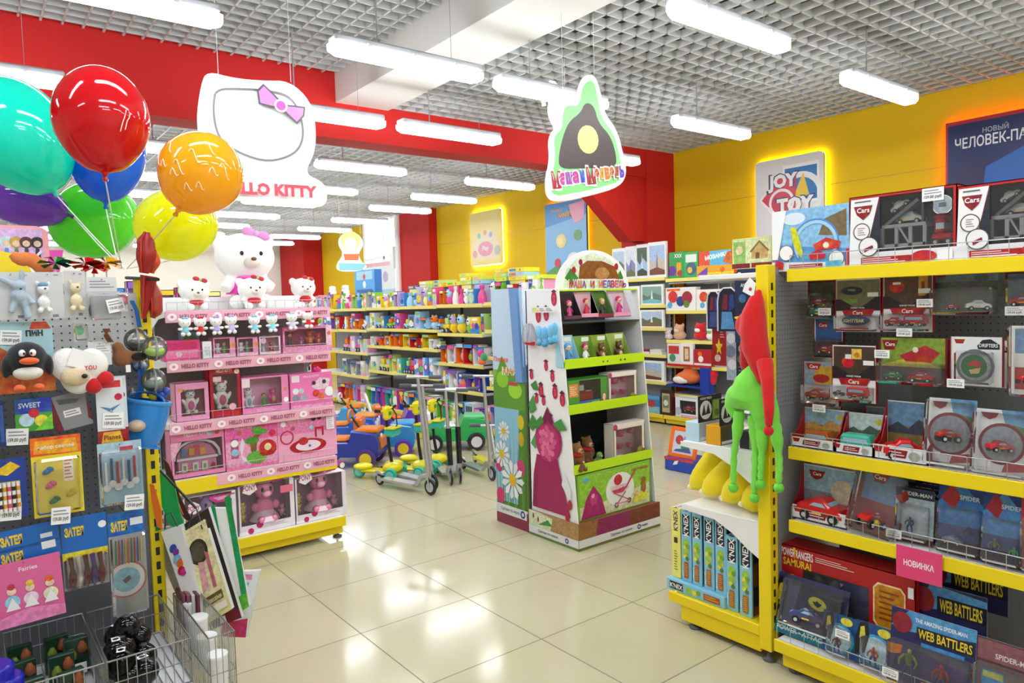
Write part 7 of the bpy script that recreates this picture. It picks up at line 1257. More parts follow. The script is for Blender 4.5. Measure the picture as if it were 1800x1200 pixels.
# goods behind the pink unit: baby doll boxes on a second island
G = gondola('island_shelving', 'white shelving behind the pink unit full of doll boxes', (-.6, 6.6, 0), 0, 2.5, [1.50, 1.15, .8, .45], .4, .45, 1.62, WHM, WHM, basez=.14)
y_ = 6.62
for k in range(13):
    x = -.5+.19*k; px = R9.choice(PNK+['#c8b4e4', '#9aa4ac']); 
    goods('win', x, y_, 1.502, .17, R9.uniform(.2, .3), .12, px, '%s, '+ORD[k]+' from left on the shelving behind the pink unit', None, R9, 0)
for k, x in enumerate((.35, .62)):
    b = MB(); b.cyl((x, 6.502, 2.02), (x, 6.502, 3.38), .0015, '#e8e8e8', 5); b.prism([(-.06, .18), (.06, .18), (.0, -.12)], (x, 6.5, 1.85), (1, 0, 0), (0, 0, 1), .004, C('#d02a9a', 'p')); b.build('pennant', None, None, 0, 'magenta triangular pennant, %s one of two over the doll boxes' % ('left', 'right')[k], 'pennant')
for k in range(5):
    goods('box', 2.3+.16*k, 7.6, 0, .15, 1.5+.06*(k % 2), .3, ['#8a6a4a', '#f4f4f0', '#f07a1e', '#8a6a4a', '#f4f4f0'][k], '%s, '+ORD[k]+' of five tall ones beyond the pink unit', None, R9, 0)
# ================================================================ left peg unit goods (faces -Y)
def ycard(x0, x1, yb, yt, Y, label, col, art, bub=None, toys=(), tagp=None, cat='party goods pack', **k):
    q = RYp(x0, x1, yb, yt, Y); T = [(t[0], t[1], t[2], t[3]*q['w'], t[4]) + tuple(t[5:]) for t in toys]
    r = blister(label, cat, (q['x'], Y, q['z']), 0, q['w'], q['h'], col, art, bub, k.pop('bd', .025), T, None, **k)
    if tagp:
        t = RYp(tagp[0], tagp[1], tagp[3], tagp[2], Y); price(r, t['x']-q['x'], t['z']+t['h']/2-q['z'], t['w'], t['h'], y=-(.03 if bub else .002), rot=.08)
    MB().cyl((0, -.01, q['h']-.008), (0, 2.95-Y, q['h']-.004), .0018, hookm, 6).build('peg_hook', r)
    return r, q
Y1 = 2.72
for k, (x0, x1, yb, yt, lab, Y) in enumerate(((-22, 62, 562, 478, 'pale grey card with a blue-grey long-eared soft toy, at the left frame edge', Y1), (58, 112, 560, 478, 'pale grey card with a small white and blue bear charm', Y1+.01), (113, 151, 557, 476, 'pale grey card with a cream mouse-like soft charm', Y1+.02))):
    r, q = ycard(x0, x1, yb, yt, Y, lab, '#d3d4d6', [('r', .6, .03, .8, .09, '#8a8c90'), ('r', .7, .92, .85, .95, '#a0a2a6')], cat='key charm')
    cx_ = (.15, -.18, .0)[k]*q['w']; h = q['h']
    if k == 0: cc = '#a9bccb'; blob('soft_toy', [('e', (cx_, -.02, h*.5), (.022, .02, .024)), ('e', (cx_, -.02, h*.7), (.02, .018, .018)), ('e', (cx_-.03, -.02, h*.8), (.03, .006, .01), (0, .5, 0)), ('e', (cx_+.01, -.02, h*.92), (.008, .006, .022)), ('tube', [(cx_-.01, -.02, h*.42), (cx_-.025, -.025, h*.15)], [.009, .009]), ('tube', [(cx_+.01, -.02, h*.42), (cx_+.02, -.025, h*.02)], [.01, .011]), ('tube', [(cx_+.015, -.02, h*.55), (cx_+.035, -.03, h*.32)], [.008, .009])], C(cc, 'f'), r, .004, smooth=2)
    else:
        cc = ('', '#e8eaea', '#e6d9b4')[k]; blob('soft_toy', [('e', (cx_, -.02, h*.35), (.018, .016, .022)), ('e', (cx_, -.02, h*.62), (.017, .016, .016)), ('e', (cx_-.015, -.02, h*.76), (.007, .005, .008)), ('e', (cx_+.015, -.02, h*.74), (.007, .005, .008)), ('e', (cx_-.012, -.028, h*.18), (.009, .01, .009)), ('e', (cx_+.014, -.028, h*.18), (.009, .01, .009))], C(cc, 'f'), r, .0032, smooth=2)
        if k == 1: b = MB(); b.ell((cx_, -.022, h*.72), (.015, .012, .009), C('#6f9cc0', 'f'), 10, 6); b.build('cap', r)
    b = MB(); b.ell((cx_+.004, -.038, h*.64), (.003, .002, .003), '#151515', 6, 5); b.build('nose', r)
r, q = ycard(155, 212, 562, 512, Y1, 'clear bag with dark glass balls and a white label, beside the grey cards', '#c4c6c8', [], None); b = MB(); w, h = q['w'], q['h']
for i in range(7): b.ell(((-.4+.13*i)*w, -.012-.01*(i % 2), h*(.35+.12*(i % 3))), (.011, .011, .022), C('#5d6064', 'g'), 8, 6)
b.build('contents', r); b = MB(); b.box(-w*.45, w*.45, -.035, -.003, 0, h*.9, FILM, .006); b.build('bag', r); price(r, w*.28, h*.5, .05, .045, y=-.04, rot=-.2)
r, q = ycard(205, 224, 548, 514, Y1-.02, 'small clear bag with a pink oval pendant', '#d8dadc', [('e', .5, .6, .3, '#c8647a'), ('e', .5, .62, .16, '#e8a0b0')], (.05, .05, .95, .9)); 
ycard(152, 205, 512, 487, Y1+.12, 'white perforated strip card with silver bead chains', '#e4e6e8', [('l', .1, .2, .9, .8, 3, '#9a9ca0')])
b = MB()
for i in range(3): b.tube([onY(182+5*i, 578, Y1), onY(190-3*i, 590, Y1-.01), onY(198-4*i, 600, Y1), onY(186+4*i, 592, Y1)], .004, C('#6a3a22', 'f'), 6)
b.build('cord_knot', None, None, 0, 'knotted brown cord bracelet hanging on the peg board', 'bracelet')
# penguin-coloured bird plush on its card
r, q = ycard(-8, 95, 690, 566, Y1+.02, 'light blue card reading ПИН with a round black bird plush in front', '#a8cfd8', [('r', 0, 0, 1, .3, '#d8642a'), ('p', [(.0, .3), (.25, .3), (.2, .6), (0, .7)], '#b8502a'), ('t', .68, .84, .09, '*ПИН', '#2a2a2e', .3), ('e', .76, .95, .06, '#e8dc3a'), ('p', [(.6, .9), (.98, .9), (.9, 1), (.65, 1)], '#c83028')], cat='plush toy', tagp=(0, 38, 580, 606)); w, h = q['w'], q['h']
blob('bird_body', [('e', (.0, -.05, h*.5), (w*.36, .05, h*.23)), ('e', (.0, -.05, h*.36), (w*.3, .045, h*.15)), ('e', (-w*.36, -.05, h*.38), (w*.08, .02, h*.15)), ('e', (w*.38, -.05, h*.38), (w*.08, .02, h*.15))], C('#1d1f26', 'f'), r, .005)
b = MB(); b.ell((0, -.075, h*.3), (w*.26, .035, h*.1), C('#e4e4dc', 'f'), 14, 9); b.build('belly', r)
b = MB(); b.ell((w*.02, -.105, h*.47), (w*.17, .02, h*.05), C('#e8642a', 'f'), 12, 8); b.build('beak', r)
for s_ in (-1, 1):
    b = MB(); b.ell((s_*w*.09, -.098, h*.58), (w*.06, .01, h*.05), C('#f8f8f8', 'g'), 10, 7); b.ell((s_*w*.06, -.108, h*.575), (w*.02, .004, h*.02), '#101010', 6, 5); b.build('eye', r)
    b = MB(); b.ell((s_*w*.16, -.09, h*.1), (w*.1, .03, h*.05), C('#e8642a', 'f'), 10, 7); b.build('foot', r)
# heart cushion plush
c = onY(137, 650, Y1); r = root('heart_plush', 'white and red heart cushion plush with a beige animal face, hung beside the bird plush', 'plush toy', tuple(c))
blob('body', [('e', (-.03, 0, .02), (.05, .03, .055)), ('e', (.04, 0, .015), (.05, .03, .055)), ('e', (0, 0, -.03), (.05, .03, .05))], C('#f0eeea', 'f'), r, .006)
b = MB(); b.ell((-.012, -.03, -.02), (.042, .02, .03), C('#d8c4a0', 'f'), 14, 9); b.build('face', r); b = MB(); b.ell((.012, -.05, -.018), (.009, .006, .008), '#1a1a1a', 8, 6); b.build('nose', r)
for k_, (x_, z_) in enumerate(((.04, -.055), (.075, -.035))): b = MB(); b.ell((x_, -.015, z_), (.026, .02, .026), C('#c8161e', 'f'), 12, 8); b.build('heart', r)
b = MB(); b.prism([(-.035, .02), (.02, .0), (.05, .05), (-.015, .075)], (0, -.034, 0), (1, 0, 0), (0, 0, 1), .001, '#f6f6f4'); b.art((-.01, -.034, -.002), (.07, 0, 0), (0, 0, .03), [('t', .6, -.2+.5, .5, 'YOU', '#c8161e', .5)], .001); b.build('hang_tag', r)
c = onY(214, 628, Y1+.05); r = root('plush_toy', 'brown and black soft dog toy with a white tag on the peg board', 'plush toy', tuple(c))
blob('body', [('e', (0, 0, 0), (.03, .03, .035)), ('e', (.04, .0, -.0), (.03, .025, .02)), ('e', (-.01, 0, .035), (.02, .02, .02))], C('#8a5a34', 'f'), r, .006); b = MB(); b.ell((.05, -.01, 0), (.03, .02, .016), C('#1a1614', 'f'), 10, 7); b.build('muzzle', r); b = MB(); b.box(.005, .02, -.034, -.032, -.05, -.025, '#f4f4f4'); b.build('hang_tag', r)
ycard(155, 196, 642, 600, Y1+.02, 'pale bag with two white paper tags next to the heart cushion', '#d8dcdc', [('r', .1, .1, .6, .5, '#f4f4f4'), ('r', .3, .5, .95, .9, '#eceeee'), ('l', .35, .55, .9, .85, 3, '#a8b0b4')])
ycard(130, 155, 600, 568, Y1+.05, 'small clear case with a mint green pellet hung above the heart cushion', '#dfe4e2', [('e', .35, .6, .25, '#4fc08a')], (.05, .05, .95, .95))
# row 3
for k in range(3):
    ycard(26+k*4, 92+k*4, 757-k*3, 700-k, Y1+.03+.03*k, 'green and blue glossy sweets bag, %s of its hook' % ['front', 'second', 'third'][k], '#4fa83a', [('r', 0, .55, 1, 1, '#2a4fb8'), ('t', .4, .8, .16, 'SWEET', '#d8f0f8', .6), ('e', .3, .35, .2, '#bfe0f0'), ('e', .7, .3, .18, '#e8e04a'), ('e', .5, .55, .14, '#d8302a'), ('p', [(.5, 0), (1, 0), (1, .5)], '#7fd83a')], None, tagp=(10, 50, 753, 782) if k == 0 else None, roll=.03*k)
ycard(97, 164, 752, 690, Y1+.04, 'silver and maroon foil bag with a white label', '#8f9094', [('p', [(0, 0), (.2, 0), (.1, 1), (0, 1)], '#7a1f30'), ('p', [(.9, .2), (1, .1), (1, .9)], '#7a1f30'), ('p', [(.2, .9), (.8, .8), (.7, .7), (.25, .75)], '#5a5c62'), ('r', .3, .35, .75, .55, '#f4f4f4'), ('l', .34, .38, .7, .52, 2, '#8a8c90')], roll=-.18)
for k in range(2): ycard(170+k*5, 219+k*5, 785-k*4, 664-k*3, Y1+.02+.03*k, 'white, blue and red aeroplane sweets card, %s' % ['in front', 'behind its twin'][k], '#dfe8ee', [('r', .1, .86, .9, .96, '#d8303a'), ('p', [(.1, .6), (.5, .5), (.9, .62), (.5, .56)], '#5a8ab8'), ('p', [(.3, .3), (.5, .55), (.6, .5), (.45, .25)], '#a8c0d0'), ('e', .8, .72, .05, '#c82030'), ('r', 0, 0, 1, .24, '#a81c20'), ('p', [(.1, .06), (.9, .06), (.8, .22), (.2, .22)], '#e8b83a'), ('t', .5, .14, .07, 'Planes', '#8a1018', .6)], tagp=(180, 217, 725, 752) if k == 0 else None)
ycard(-14, 9, 786, 704, Y1+.0, 'dark blue card cut off at the left frame edge', '#1c2f6a', [('r', .6, .1, .9, .9, '#3a5aa8')])
# row 4
r, q = ycard(56, 145, 905, 766, Y1-.02, 'orange and yellow card with four coloured twisted balloons and candles', '#f2dc2a', [('r', 0, .77, 1, 1, '#f0641e'), ('p', [(.05, .8), (.95, .78), (.9, .96), (.1, .96)], '#f4a82a'), ('t', .5, .87, .06, 'набор свечей', '#f8f0d8', .8), ('r', .62, .42, .82, .72, '#f4f0e8'), ('l', .64, .44, .8, .7, 6, '#d87a4a')], (.04, .04, .96, .74), tagp=(88, 122, 888, 917)); w, h = q['w'], q['h']
for x, z, c_ in ((-.2, .58, '#2a8ae0'), (-.16, .4, '#f06a9a'), (-.1, .2, '#2f8a4a'), (.24, .26, '#f0c82a')): b = MB(); b.ell((x*w, -.012, z*h), (w*.12, .009, h*.035), C(c_, 'g'), 10, 7, (0, -.5, 0)); b.ell((x*w+.008, -.014, z*h+.006), (w*.08, .009, h*.03), C(c_, 'g'), 10, 7, (0, .6, 0)); b.build('moulded_candle', r)
r, q = ycard(-20, 48, 912, 806, Y1-.01, 'blue card with pink and black striped candles at the left frame edge', '#24409c', [('p', [(.1, .78), (.6, .95), (.85, .85), (.5, .72)], '#f0c82a'), ('r', .1, .12, .82, .62, '#b8c83a')], None, tagp=(0, 38, 884, 914)); w, h = q['w'], q['h']
for i in range(6):
    b = MB(); x = (-.34+i*.12)*w
    for j in range(7): b.cyl((x, -.008, h*(.12+.07*j)), (x, -.008, h*(.12+.07*(j+1))), .005, ['#f4e8e8', ['#e0507a', '#2a2a34', '#e8a02a'][i % 3]][j % 2], 8)
    b.build('candle', r)
r, q = ycard(173, 251, 886, 776, Y1, 'clear pack of six red, white and blue round-ended cake candles on a pale blue card', '#9cc4d8', [('r', 0, .8, 1, 1, '#b4d4e4'), ('r', .5, .86, .8, .92, '#d83a4a')], (.02, .02, .98, .9), tagp=(216, 250, 866, 892)); w, h = q['w'], q['h']
for i in range(6):
    x = (-.34+i*.13)*w; z = h*(.3+.06*(i % 2)); b = MB(); b.cyl((x, -.01, z), (x, -.01, z+h*.4), .004, ['#f0f0f0', '#2a4a8a', '#c02030'][i % 3], 8); b.lathe([(.012, -.003), (.012, .003)], '#e8eaee', (x, -.012, z), 12, 'y'); b.build('cake_candle', r)
# row 5
ZT_ = [('p', [(.04, .6), (.22, .9), (.3, .6), (.24, .36), (.14, .2), (.1, .36)], '#16306a'), ('t', .17, .62, .34, '*ЗАТЕЯ', '#f2cc1e', .26)]
r, q = ycard(-14, 108, 992, 925, Y1-.01, 'wide blue header card with yellow lettering, tilted, at the left frame edge', '#1b6ac0', [('r', 0, .45, 1, .52, '#0f4a94')]+[('t', .3, .72, .26, '*ЗАТЕЯ', '#f2cc1e', .32), ('t', .28, .28, .26, '*ЗАТЕЯ', '#f2cc1e', .32), ('r', .72, .3, .93, .5, '#e8ecf0'), ('r', .72, .6, .9, .72, '#dfe4ea')], roll=-.06)
r, q = ycard(109, 190, 1032, 905, Y1, 'blue header pack with maroon, white and purple party balloons hanging below', '#1b6ac0', [('r', 0, 0, 1, .42, '#b8b4b0'), ('r', 0, .42, 1, .52, '#e8d83a'), ('t', .28, .8, .13, '*ЗАТЕЯ', '#f2cc1e', .42), ('e', .9, .84, .05, '#f0f4f8')], (.02, .02, .98, .46), bd=.02); w, h = q['w'], q['h']
for i, c_ in enumerate(('#7a1424', '#eeeae4', '#7a1424', '#6a3a9a', '#8a1828')):
    b = MB(); x = (-.34+i*.16)*w; b.tube([(x, -.008, h*.46), (x+.004, -.009, h*.3), (x+.004, -.009, h*.16), (x, -.009, h*.03)], [.008, .006, .013, .008], C(c_, 's'), 10); b.build('flat_balloon', r)
r, q = ycard(193, 258, 1078, 898, Y1, 'blue header pack with coloured cocktail sticks above a lacy paper doily', '#a9abae', [('r', 0, .78, 1, 1, '#1b6ac0'), ('t', .3, .87, .1, '*ЗАТЕЯ', '#f2cc1e', .45), ('r', .6, .86, .95, .93, '#e8ecf0'), ('e', .42, .34, .17, '#e8e4e4'), ('o', .42, .34, .18, '#c0626a', .9), ('e', .42, .34, .12, '#8ac4d8'), ('p', [(.3, .34), (.5, .38), (.55, .34), (.4, .3)], '#5a4a4a')], (.02, .0, .98, .78), bd=.02); w, h = q['w'], q['h']
for i in range(9):
    c1 = ['#2a8a4a', '#c8202a', '#2a5ab0', '#e8b82a', '#e8742a'][i % 5]; b = MB(); x = (-.34+i*.085)*w; b.cyl((x, -.008, h*.5), (x+.002, -.008, h*.74), .0024, c1, 6); b.build('cocktail_stick', r)
ycard(-18, 114, 1094, 982, Y1-.03, 'glossy pink sheet with three flower-dressed fairy dolls printed on it', '#e46aa0', [('t', .55, .86, .07, 'Fairies', '#fbe0ec', .34)]+sum([[('e', x, .38, .1, c_), ('e', x, .55, .06, '#f4d8b8'), ('e', x, .62, .05, c2), ('p', [(x-.1, .25), (x+.1, .25), (x, .45)], '#f4f0f4')] for x, c_, c2 in ((.3, '#9ad4f0', '#c83a5a'), (.55, '#f0d8ec', '#f0c84a'), (.82, '#f4f0c8', '#e8742a'))], [])+[('p', [(0, .0), (1, 0), (1, .16), (.5, .24), (0, .14)], '#f08ac0')], roll=-.04)
# ---- top of the unit: coloured foil windmills, fuzzy garland, cartoon board
c = onY(42, 430, 3.2); q = RYp(-30, 86, 464, 396, 3.25)
r = root('display_board', 'rounded pink edged board with dark haired doll figures behind the peg unit', 'sign', (q['x'], 3.25, q['z']))
b = MB(); w, h = q['w'], q['h']; b.prism(smooth([(-w/2, 0), (w/2, 0), (w/2, h*.5), (w/2, h), (0, h), (-w/2, h)], 2), (0, 0, 0), (1, 0, 0), (0, 0, 1), .01, '#f2a8b4'); b.art((-w/2+.01, 0, .0), (w-.03, 0, 0), (0, 0, h-.012), [('r', 0, 0, 1, 1, '#dcb8e8')]+sum([[('p', [(x-.07, 0), (x+.07, 0), (x+.03, .45), (x-.03, .45)], c1), ('e', x, .62, .16, c2), ('e', x, .58, .09, '#e8c8b0')] for x, c1, c2 in ((.35, '#4a9ad8', '#bfe4ec'), (.52, '#4f8a4a', '#c8a04a'), (.7, '#3a3a4a', '#5a3040'), (.9, '#2c2430', '#2a2230'))], [])+[('p', [(.75, .1), (.95, .4), (.98, .36), (.8, .05)], '#e8e8ec')], .001); b.build('panel', r)
b = MB(); b.prism([(-w/2, -.06), (w*.25, -.06), (.1*w, .03), (-w/2, .06)], (0, -.01, 0), (1, 0, 0), (0, 0, 1), .006, '#f5dc1e'); b.build('yellow_strip', r)
a_ = onY(20, 446, 3.05); c_ = onY(92, 474, 3.05); b = MB(); P = [a_.lerp(c_, i/10)+Vector((0, 0, -.006*math.sin(i))) for i in range(11)]; b.tube(P, [.012, .02, .024, .026, .024, .026, .024, .026, .022, .018, .01], C('#f08a4a', 'f'), 12); b.build('fuzzy_garland', None, None, 0, 'orange and pink fuzzy garland lying on top of the peg unit', 'garland')
for k, (px, py, c1, c2, lab) in enumerate(((150, 463, '#c8141e', '#8a0a12', 'big red foil flower windmill on top of the peg unit'), (187, 462, '#e0a81a', '#b87a10', 'gold foil flower windmill next to the red one'), (165, 470, '#b8101a', '#e03a3a', 'smaller red foil windmill leaning forward'), (97, 462, '#2a7a3a', '#1a4a2a', 'green foil windmill left of the red ones'))):
    c = onY(px, py, 3.0); r = root('foil_windmill', lab, 'windmill', tuple(c)); b = MB()
    for i in range(7):
        a = i*2*PI/7; b.add([(0, 0, 0), (.05*math.cos(a), -.01, .022*math.sin(a)), (.055*math.cos(a+.5), .01, .024*math.sin(a+.5)), (.02*math.cos(a+.7), .012, .012*math.sin(a+.7)+.01)], [(0, 1, 2, 3)], C(c1 if i % 2 else c2, 'M'))
    b.build('vanes', r); MB().cyl((0, .01, 0), (0, .01, -.12), .003, '#e4e4e4', 6).build('stick', r)
# ---- hanging at the yellow upright
EX = .60
def eD(px, py, D=2.62): return onD(px, py, D)
b = MB(); b.cyl(onD(222, 488, 2.68), onD(278, 491, 2.5), .006, '#1e1e20', 8); b.build('hook_bar', None, None, 0, 'black bar hook at the top of the yellow slotted upright', 'hook')
for k, (pts, rr, col, lab) in enumerate((([(258, 408), (256, 425), (257, 450), (253, 480)], [.012, .03, .034, .016], '#a8201e', 'upper dark red mesh spinner hanging on the black bar'), ([(262, 485), (258, 510), (256, 535), (252, 560)], [.03, .022, .015, .008], '#9a1a1a', 'lower dark red mesh cone hanging on the black bar'), ([(268, 492), (272, 520), (274, 545), (268, 558)], [.01, .026, .024, .01], '#a83a26', 'dark red and orange mesh spinner hanging right of the cone'), ([(268, 440), (271, 460), (266, 480)], [.014, .022, .01], '#d8502a', 'orange mesh spinner tip above the black bar'))):
    
    pts = [tuple(p) for p in [( (pts[int(t)][0]*(1-(t%1))+pts[min(int(t)+1, len(pts)-1)][0]*(t%1)), (pts[int(t)][1]*(1-(t%1))+pts[min(int(t)+1, len(pts)-1)][1]*(t%1))) for t in [i*(len(pts)-1)/12 for i in range(13)]]]; rr = [(lambda t: rr[int(t)]+(rr[min(int(t)+1, len(rr)-1)]-rr[int(t)])*(.5-.5*math.cos(PI*(t % 1))))(i*(len(rr)-1)/12-(1e-9 if i == 12 else 0)) for i in range(13)]
    r = root('mesh_spinner', lab, 'wind spinner', tuple(eD(*pts[0], 2.55+.03*k))); o = r.location.copy(); b = MB(); b.tube([eD(x, y, 2.55+.03*k)-o for x, y in pts], rr, C(col, 'p'), 10); b.build('mesh_body', r)
    b = MB(); b.tube([eD(x, y, 2.55+.03*k)-o-_f*(rr[i]+.002) for i, (x, y) in enumerate(pts)], .003, C('#c83a2a', 'g'), 6); b.build('wire_rib', r)
for k, (px, py, s, c1, lab, D) in enumerate(((232, 535, .028, '#3a7ac8', 'blue speckled ball in a clear case, highest of the cases', 2.7), (262, 530, .032, '#c8d0c8', 'pale clear ball case beside the blue speckled one', 2.66), (240, 598, .042, '#5a6a5a', 'clear ball case with a dark green and white snake inside', 2.55), (272, 612, .042, '#bfe86a', 'clear ball case with lime green slime inside', 2.5), (226, 660, .03, '#8a9a8a', 'small grey clear ball case lower left', 2.7), (270, 668, .042, '#8aa89a', 'clear ball case with a grey-green coil, lowest of the cases', 2.55), (247, 640, .03, '#5aa0d8', 'pale blue ball case between the ribbons', 2.62), (232, 690, .022, '#9ad84a', 'lime toy in a small clear case near the blue bucket', 2.66))):
    c = eD(px, py, D); r = root('clear_ball_case', lab, 'toy', tuple(c)); b = MB(); b.ell((0, 0, 0), s, CLEAR, 18, 12); b.build('shell', r)
    b = MB(); b.lathe([(s*.97, -.004), (s*1.06, -.002), (s*1.06, .002), (s*.97, .004)], FILM, (0, 0, 0), 20, 'x'); b.build('seam', r)
    b = MB(); b.ell((0, 0, -s*.25), (s*.8, s*.7, s*.42), C(c1, 'g'), 12, 8); b.ell((s*.1, -s*.3, s*.1), (s*.5, s*.4, s*.18), C('#e8ece8', 'g'), 10, 7); b.build('toy_inside', r)
for k, pts in enumerate(([(232, 528), (240, 545), (246, 575)], [(250, 620), (246, 650), (250, 690)], [(243, 625), (252, 655), (242, 700)])):
    b = MB(); P = [eD(x, y, 2.6) for x, y in pts]
    for a, c in zip(P, P[1:]): b.add([a-_r*.008, a+_r*.008, c+_r*.008, c-_r*.008, a-_r*.008-_f*.002, a+_r*.008-_f*.002, c+_r*.008-_f*.002, c-_r*.008-_f*.002], [(0, 1, 2, 3), (7, 6, 5, 4), (0, 4, 5, 1), (2, 6, 7, 3), (1, 5, 6, 2), (0, 3, 7, 4)], C('#2a6ab8', 'p'))
    b.build('blue_ribbon', None, None, 0, 'blue hanging ribbon, %s' % ['highest, over the clear cases', 'between the clear cases', 'lowest, above the blue bucket'][k], 'ribbon')
c = eD(257, 742, 2.58); r = root('toy_bucket', 'bright blue hanging toy bucket with an open mouth showing brown sand toys', 'bucket', tuple(c))
b = MB(); b.T = Matrix.Rotation(.2, 4, 'Y'); b.lathe([(.05, -.085), (.062, -.05), (.072, .04), (.07, .075)], C('#2b86d8', 'g'), n=10, caps=False); b.lathe([(.062, .06), (.078, .07), (.078, .082), (.066, .082)], C('#3a96e4', 'g'), n=10, caps=False); b.box(-.05, .05, -.05, .05, -.088, -.082, C('#2b86d8', 'g')); b.build('body', r)
b = MB(); b.tube([_r*(.07*math.cos(PI*i/8))+Vector((0, 0, .07+.04*math.sin(PI*i/8))) for i in range(9)], .005, C('#1f6ab8', 'g'), 6); b.build('handle', r)
b = MB(); b.ell(-_f*.066+Vector((0, 0, -.005)), (.03, .03, .022), C('#c8b49a', 'p'), 12, 8); b.build('sticker', r)
c = eD(283, 694, 2.6); r = root('bird_toy', 'small blue bird toy with a yellow beak in a clear bag', 'toy', tuple(c)); b = MB(); b.ell((0, 0, 0), (.022, .022, .02), C('#2a4fb0', 'g'), 12, 8); b.ell(_r*.02+Vector((0, 0, .015)), (.014, .014, .014), C('#3a5ac0', 'g'), 10, 7); b.build('body', r); b = MB(); b.ell(-_r*.02-_f*.012, (.018, .016, .02), C('#f0d42a', 'g'), 10, 7); b.build('beak', r)
# ---- ribbons and gift bags
def sheet(pts, D, col, name, label, cat, art=None, frame=None, th=.004, D2=None):
    n = len(pts); P = [onD(x, y, D+((D2 or D)-D)*(i/(n-1))) for i, (x, y) in enumerate(pts)]; b = MB(); B = [p+_f*th for p in P]
    b.add(P, [tuple(range(n))], col); b.add(B, [tuple(range(n))[::-1]], col); b.add(P+B, [(i, (i+1) % n, (i+1) % n+n, i+n) for i in range(n)], col)
    if art: o_, u_, v_ = [onD(x, y, D) for x, y in frame]; b.art(o_, u_-o_, v_-o_, art, .0025 if D2 is None else .006)
    return b.build(name, None, None, 0, label, cat)
sheet([(262, 822), (278, 820), (306, 850), (318, 905), (326, 930), (300, 925), (275, 870)], 2.72, C('#1fae5a', 'p'), 'satin_ribbon', 'wide green satin ribbon hanging beside the yellow upright', 'ribbon')
sheet([(263, 850), (270, 852), (284, 900), (284, 930), (276, 925), (266, 880)], 2.66, C('#f0782a', 'p'), 'satin_ribbon', 'narrow orange satin ribbon over the wide green one', 'ribbon')
sheet([(264, 830), (274, 850), (276, 900), (285, 930), (268, 935), (262, 880)], 2.7, C('#16984c', 'p'), 'satin_ribbon', 'second green satin ribbon next to the yellow upright', 'ribbon')
sheet([(287, 805), (296, 815), (316, 872), (340, 920), (325, 912), (300, 880)], 2.8, C('#3a1a26', 'p'), 'satin_ribbon', 'dark plum satin ribbon running down to the gift bags', 'ribbon')
sheet([(300, 865), (312, 880), (322, 905), (312, 900)], 2.74, C('#e8502a', 'p'), 'satin_ribbon', 'short orange-red satin ribbon end', 'ribbon')
def bag(corners, D, col, label, art, d=.022, handle=None, side='#d4d6d8'):
    """corners in the photo: top-left, top-right, bottom-right, bottom-left"""
    P = [onD(x, y, D) for x, y in corners]; B = [p+_f*d for p in P]; c = sum(P, Vector())/4; r = root('gift_bag', label, 'gift bag', tuple(c)); L = lambda p: p-c
    b = MB(); b.add([L(p) for p in P], [(3, 2, 1, 0)], col); b.add([L(p) for p in B], [(0, 1, 2, 3)], side); b.add([L(p) for p in P+B], [(0, 1, 5, 4)[::-1], (1, 2, 6, 5), (2, 3, 7, 6), (3, 0, 4, 7)], side)
    b.art(L(P[3]), P[2]-P[3], P[0]-P[3], art, .0012, .0005); b.build('bag', r)
    if handle: m = MB(); h = [L(onD(x, y, D)) for x, y in handle]; m.tube(h, .0028, '#3a3a3a', 6); m.build('handle', r)
    return r
bag([(400, 1005), (456, 1003), (432, 1120), (388, 1118)], 2.85, '#eef4f6', 'white and pink paper bag sticking out behind the other gift bags', [('p', [(0, 0), (1, 0), (1, .3), (0, .2)], '#d83a6a'), ('p', [(.4, .9), (1, .9), (1, .98), (.4, .98)], '#e88ab0'), ('p', [(.3, .75), (.9, .8), (.9, .86), (.3, .8)], '#8ac4e0')])
bag([(366, 893), (402, 893), (438, 1065), (400, 1090)], 2.78, '#f2f4f0', 'white gift bag with long green stripes, behind the cream bag', [('p', [(.1, 0), (.3, 0), (.3, 1), (.1, 1)], '#1f9a54'), ('p', [(.75, 0), (1, 0), (1, 1), (.75, 1)], '#1f9a54'), ('p', [(0, 0), (1, 0), (1, .12), (0, .16)], '#6fb83a')])
bag([(318, 925), (366, 892), (425, 1085), (375, 1105)], 2.74, '#3a302c', 'dark brown gift bag edge behind the cream bag', [('r', 0, .0, 1, .1, '#7a1c30'), ('p', [(.3, .02), (.5, .02), (.5, .08), (.3, .08)], '#f0f0f0')])
bag([(318, 935), (365, 930), (408, 1070), (362, 1098)], 2.68, '#e8dc9a', 'cream scalloped gift bag with a dark oval portrait of a doll', [('r', .08, .06, .92, .95, '#f0e6b0'), ('e', .4, .72, .13, '#3a3428', .85), ('e', .4, .72, .1, '#5a5240', .8), ('p', [(.2, .3), (.45, .34), (.5, .6), (.3, .62)], '#e4a8b0'), ('p', [(.6, .3), (.72, .3), (.72, .66), (.6, .7)], '#c86a7a'), ('r', .12, .16, .85, .25, '#6a5a2a'), ('t', .5, .2, .055, 'С Новосельем', '#f0e6b0', .6), ('r', .1, .06, .9, .13, '#f4f0dc')]+[('e', .1+.1*i, .97, .02, '#f4ecb8') for i in range(9)], handle=[(330, 932), (338, 900), (346, 895), (356, 930)])
for k in range(3):
    bag([(268+8*k, 944-8*k), (286+8*k, 940-8*k), (345+8*k, 1090), (330+8*k, 1096)], 2.78-.03*k, '#c4c6c8', 'folded white gift bag edge, %s in the stack on the left' % ['farthest', 'middle', 'nearest'][k], [])
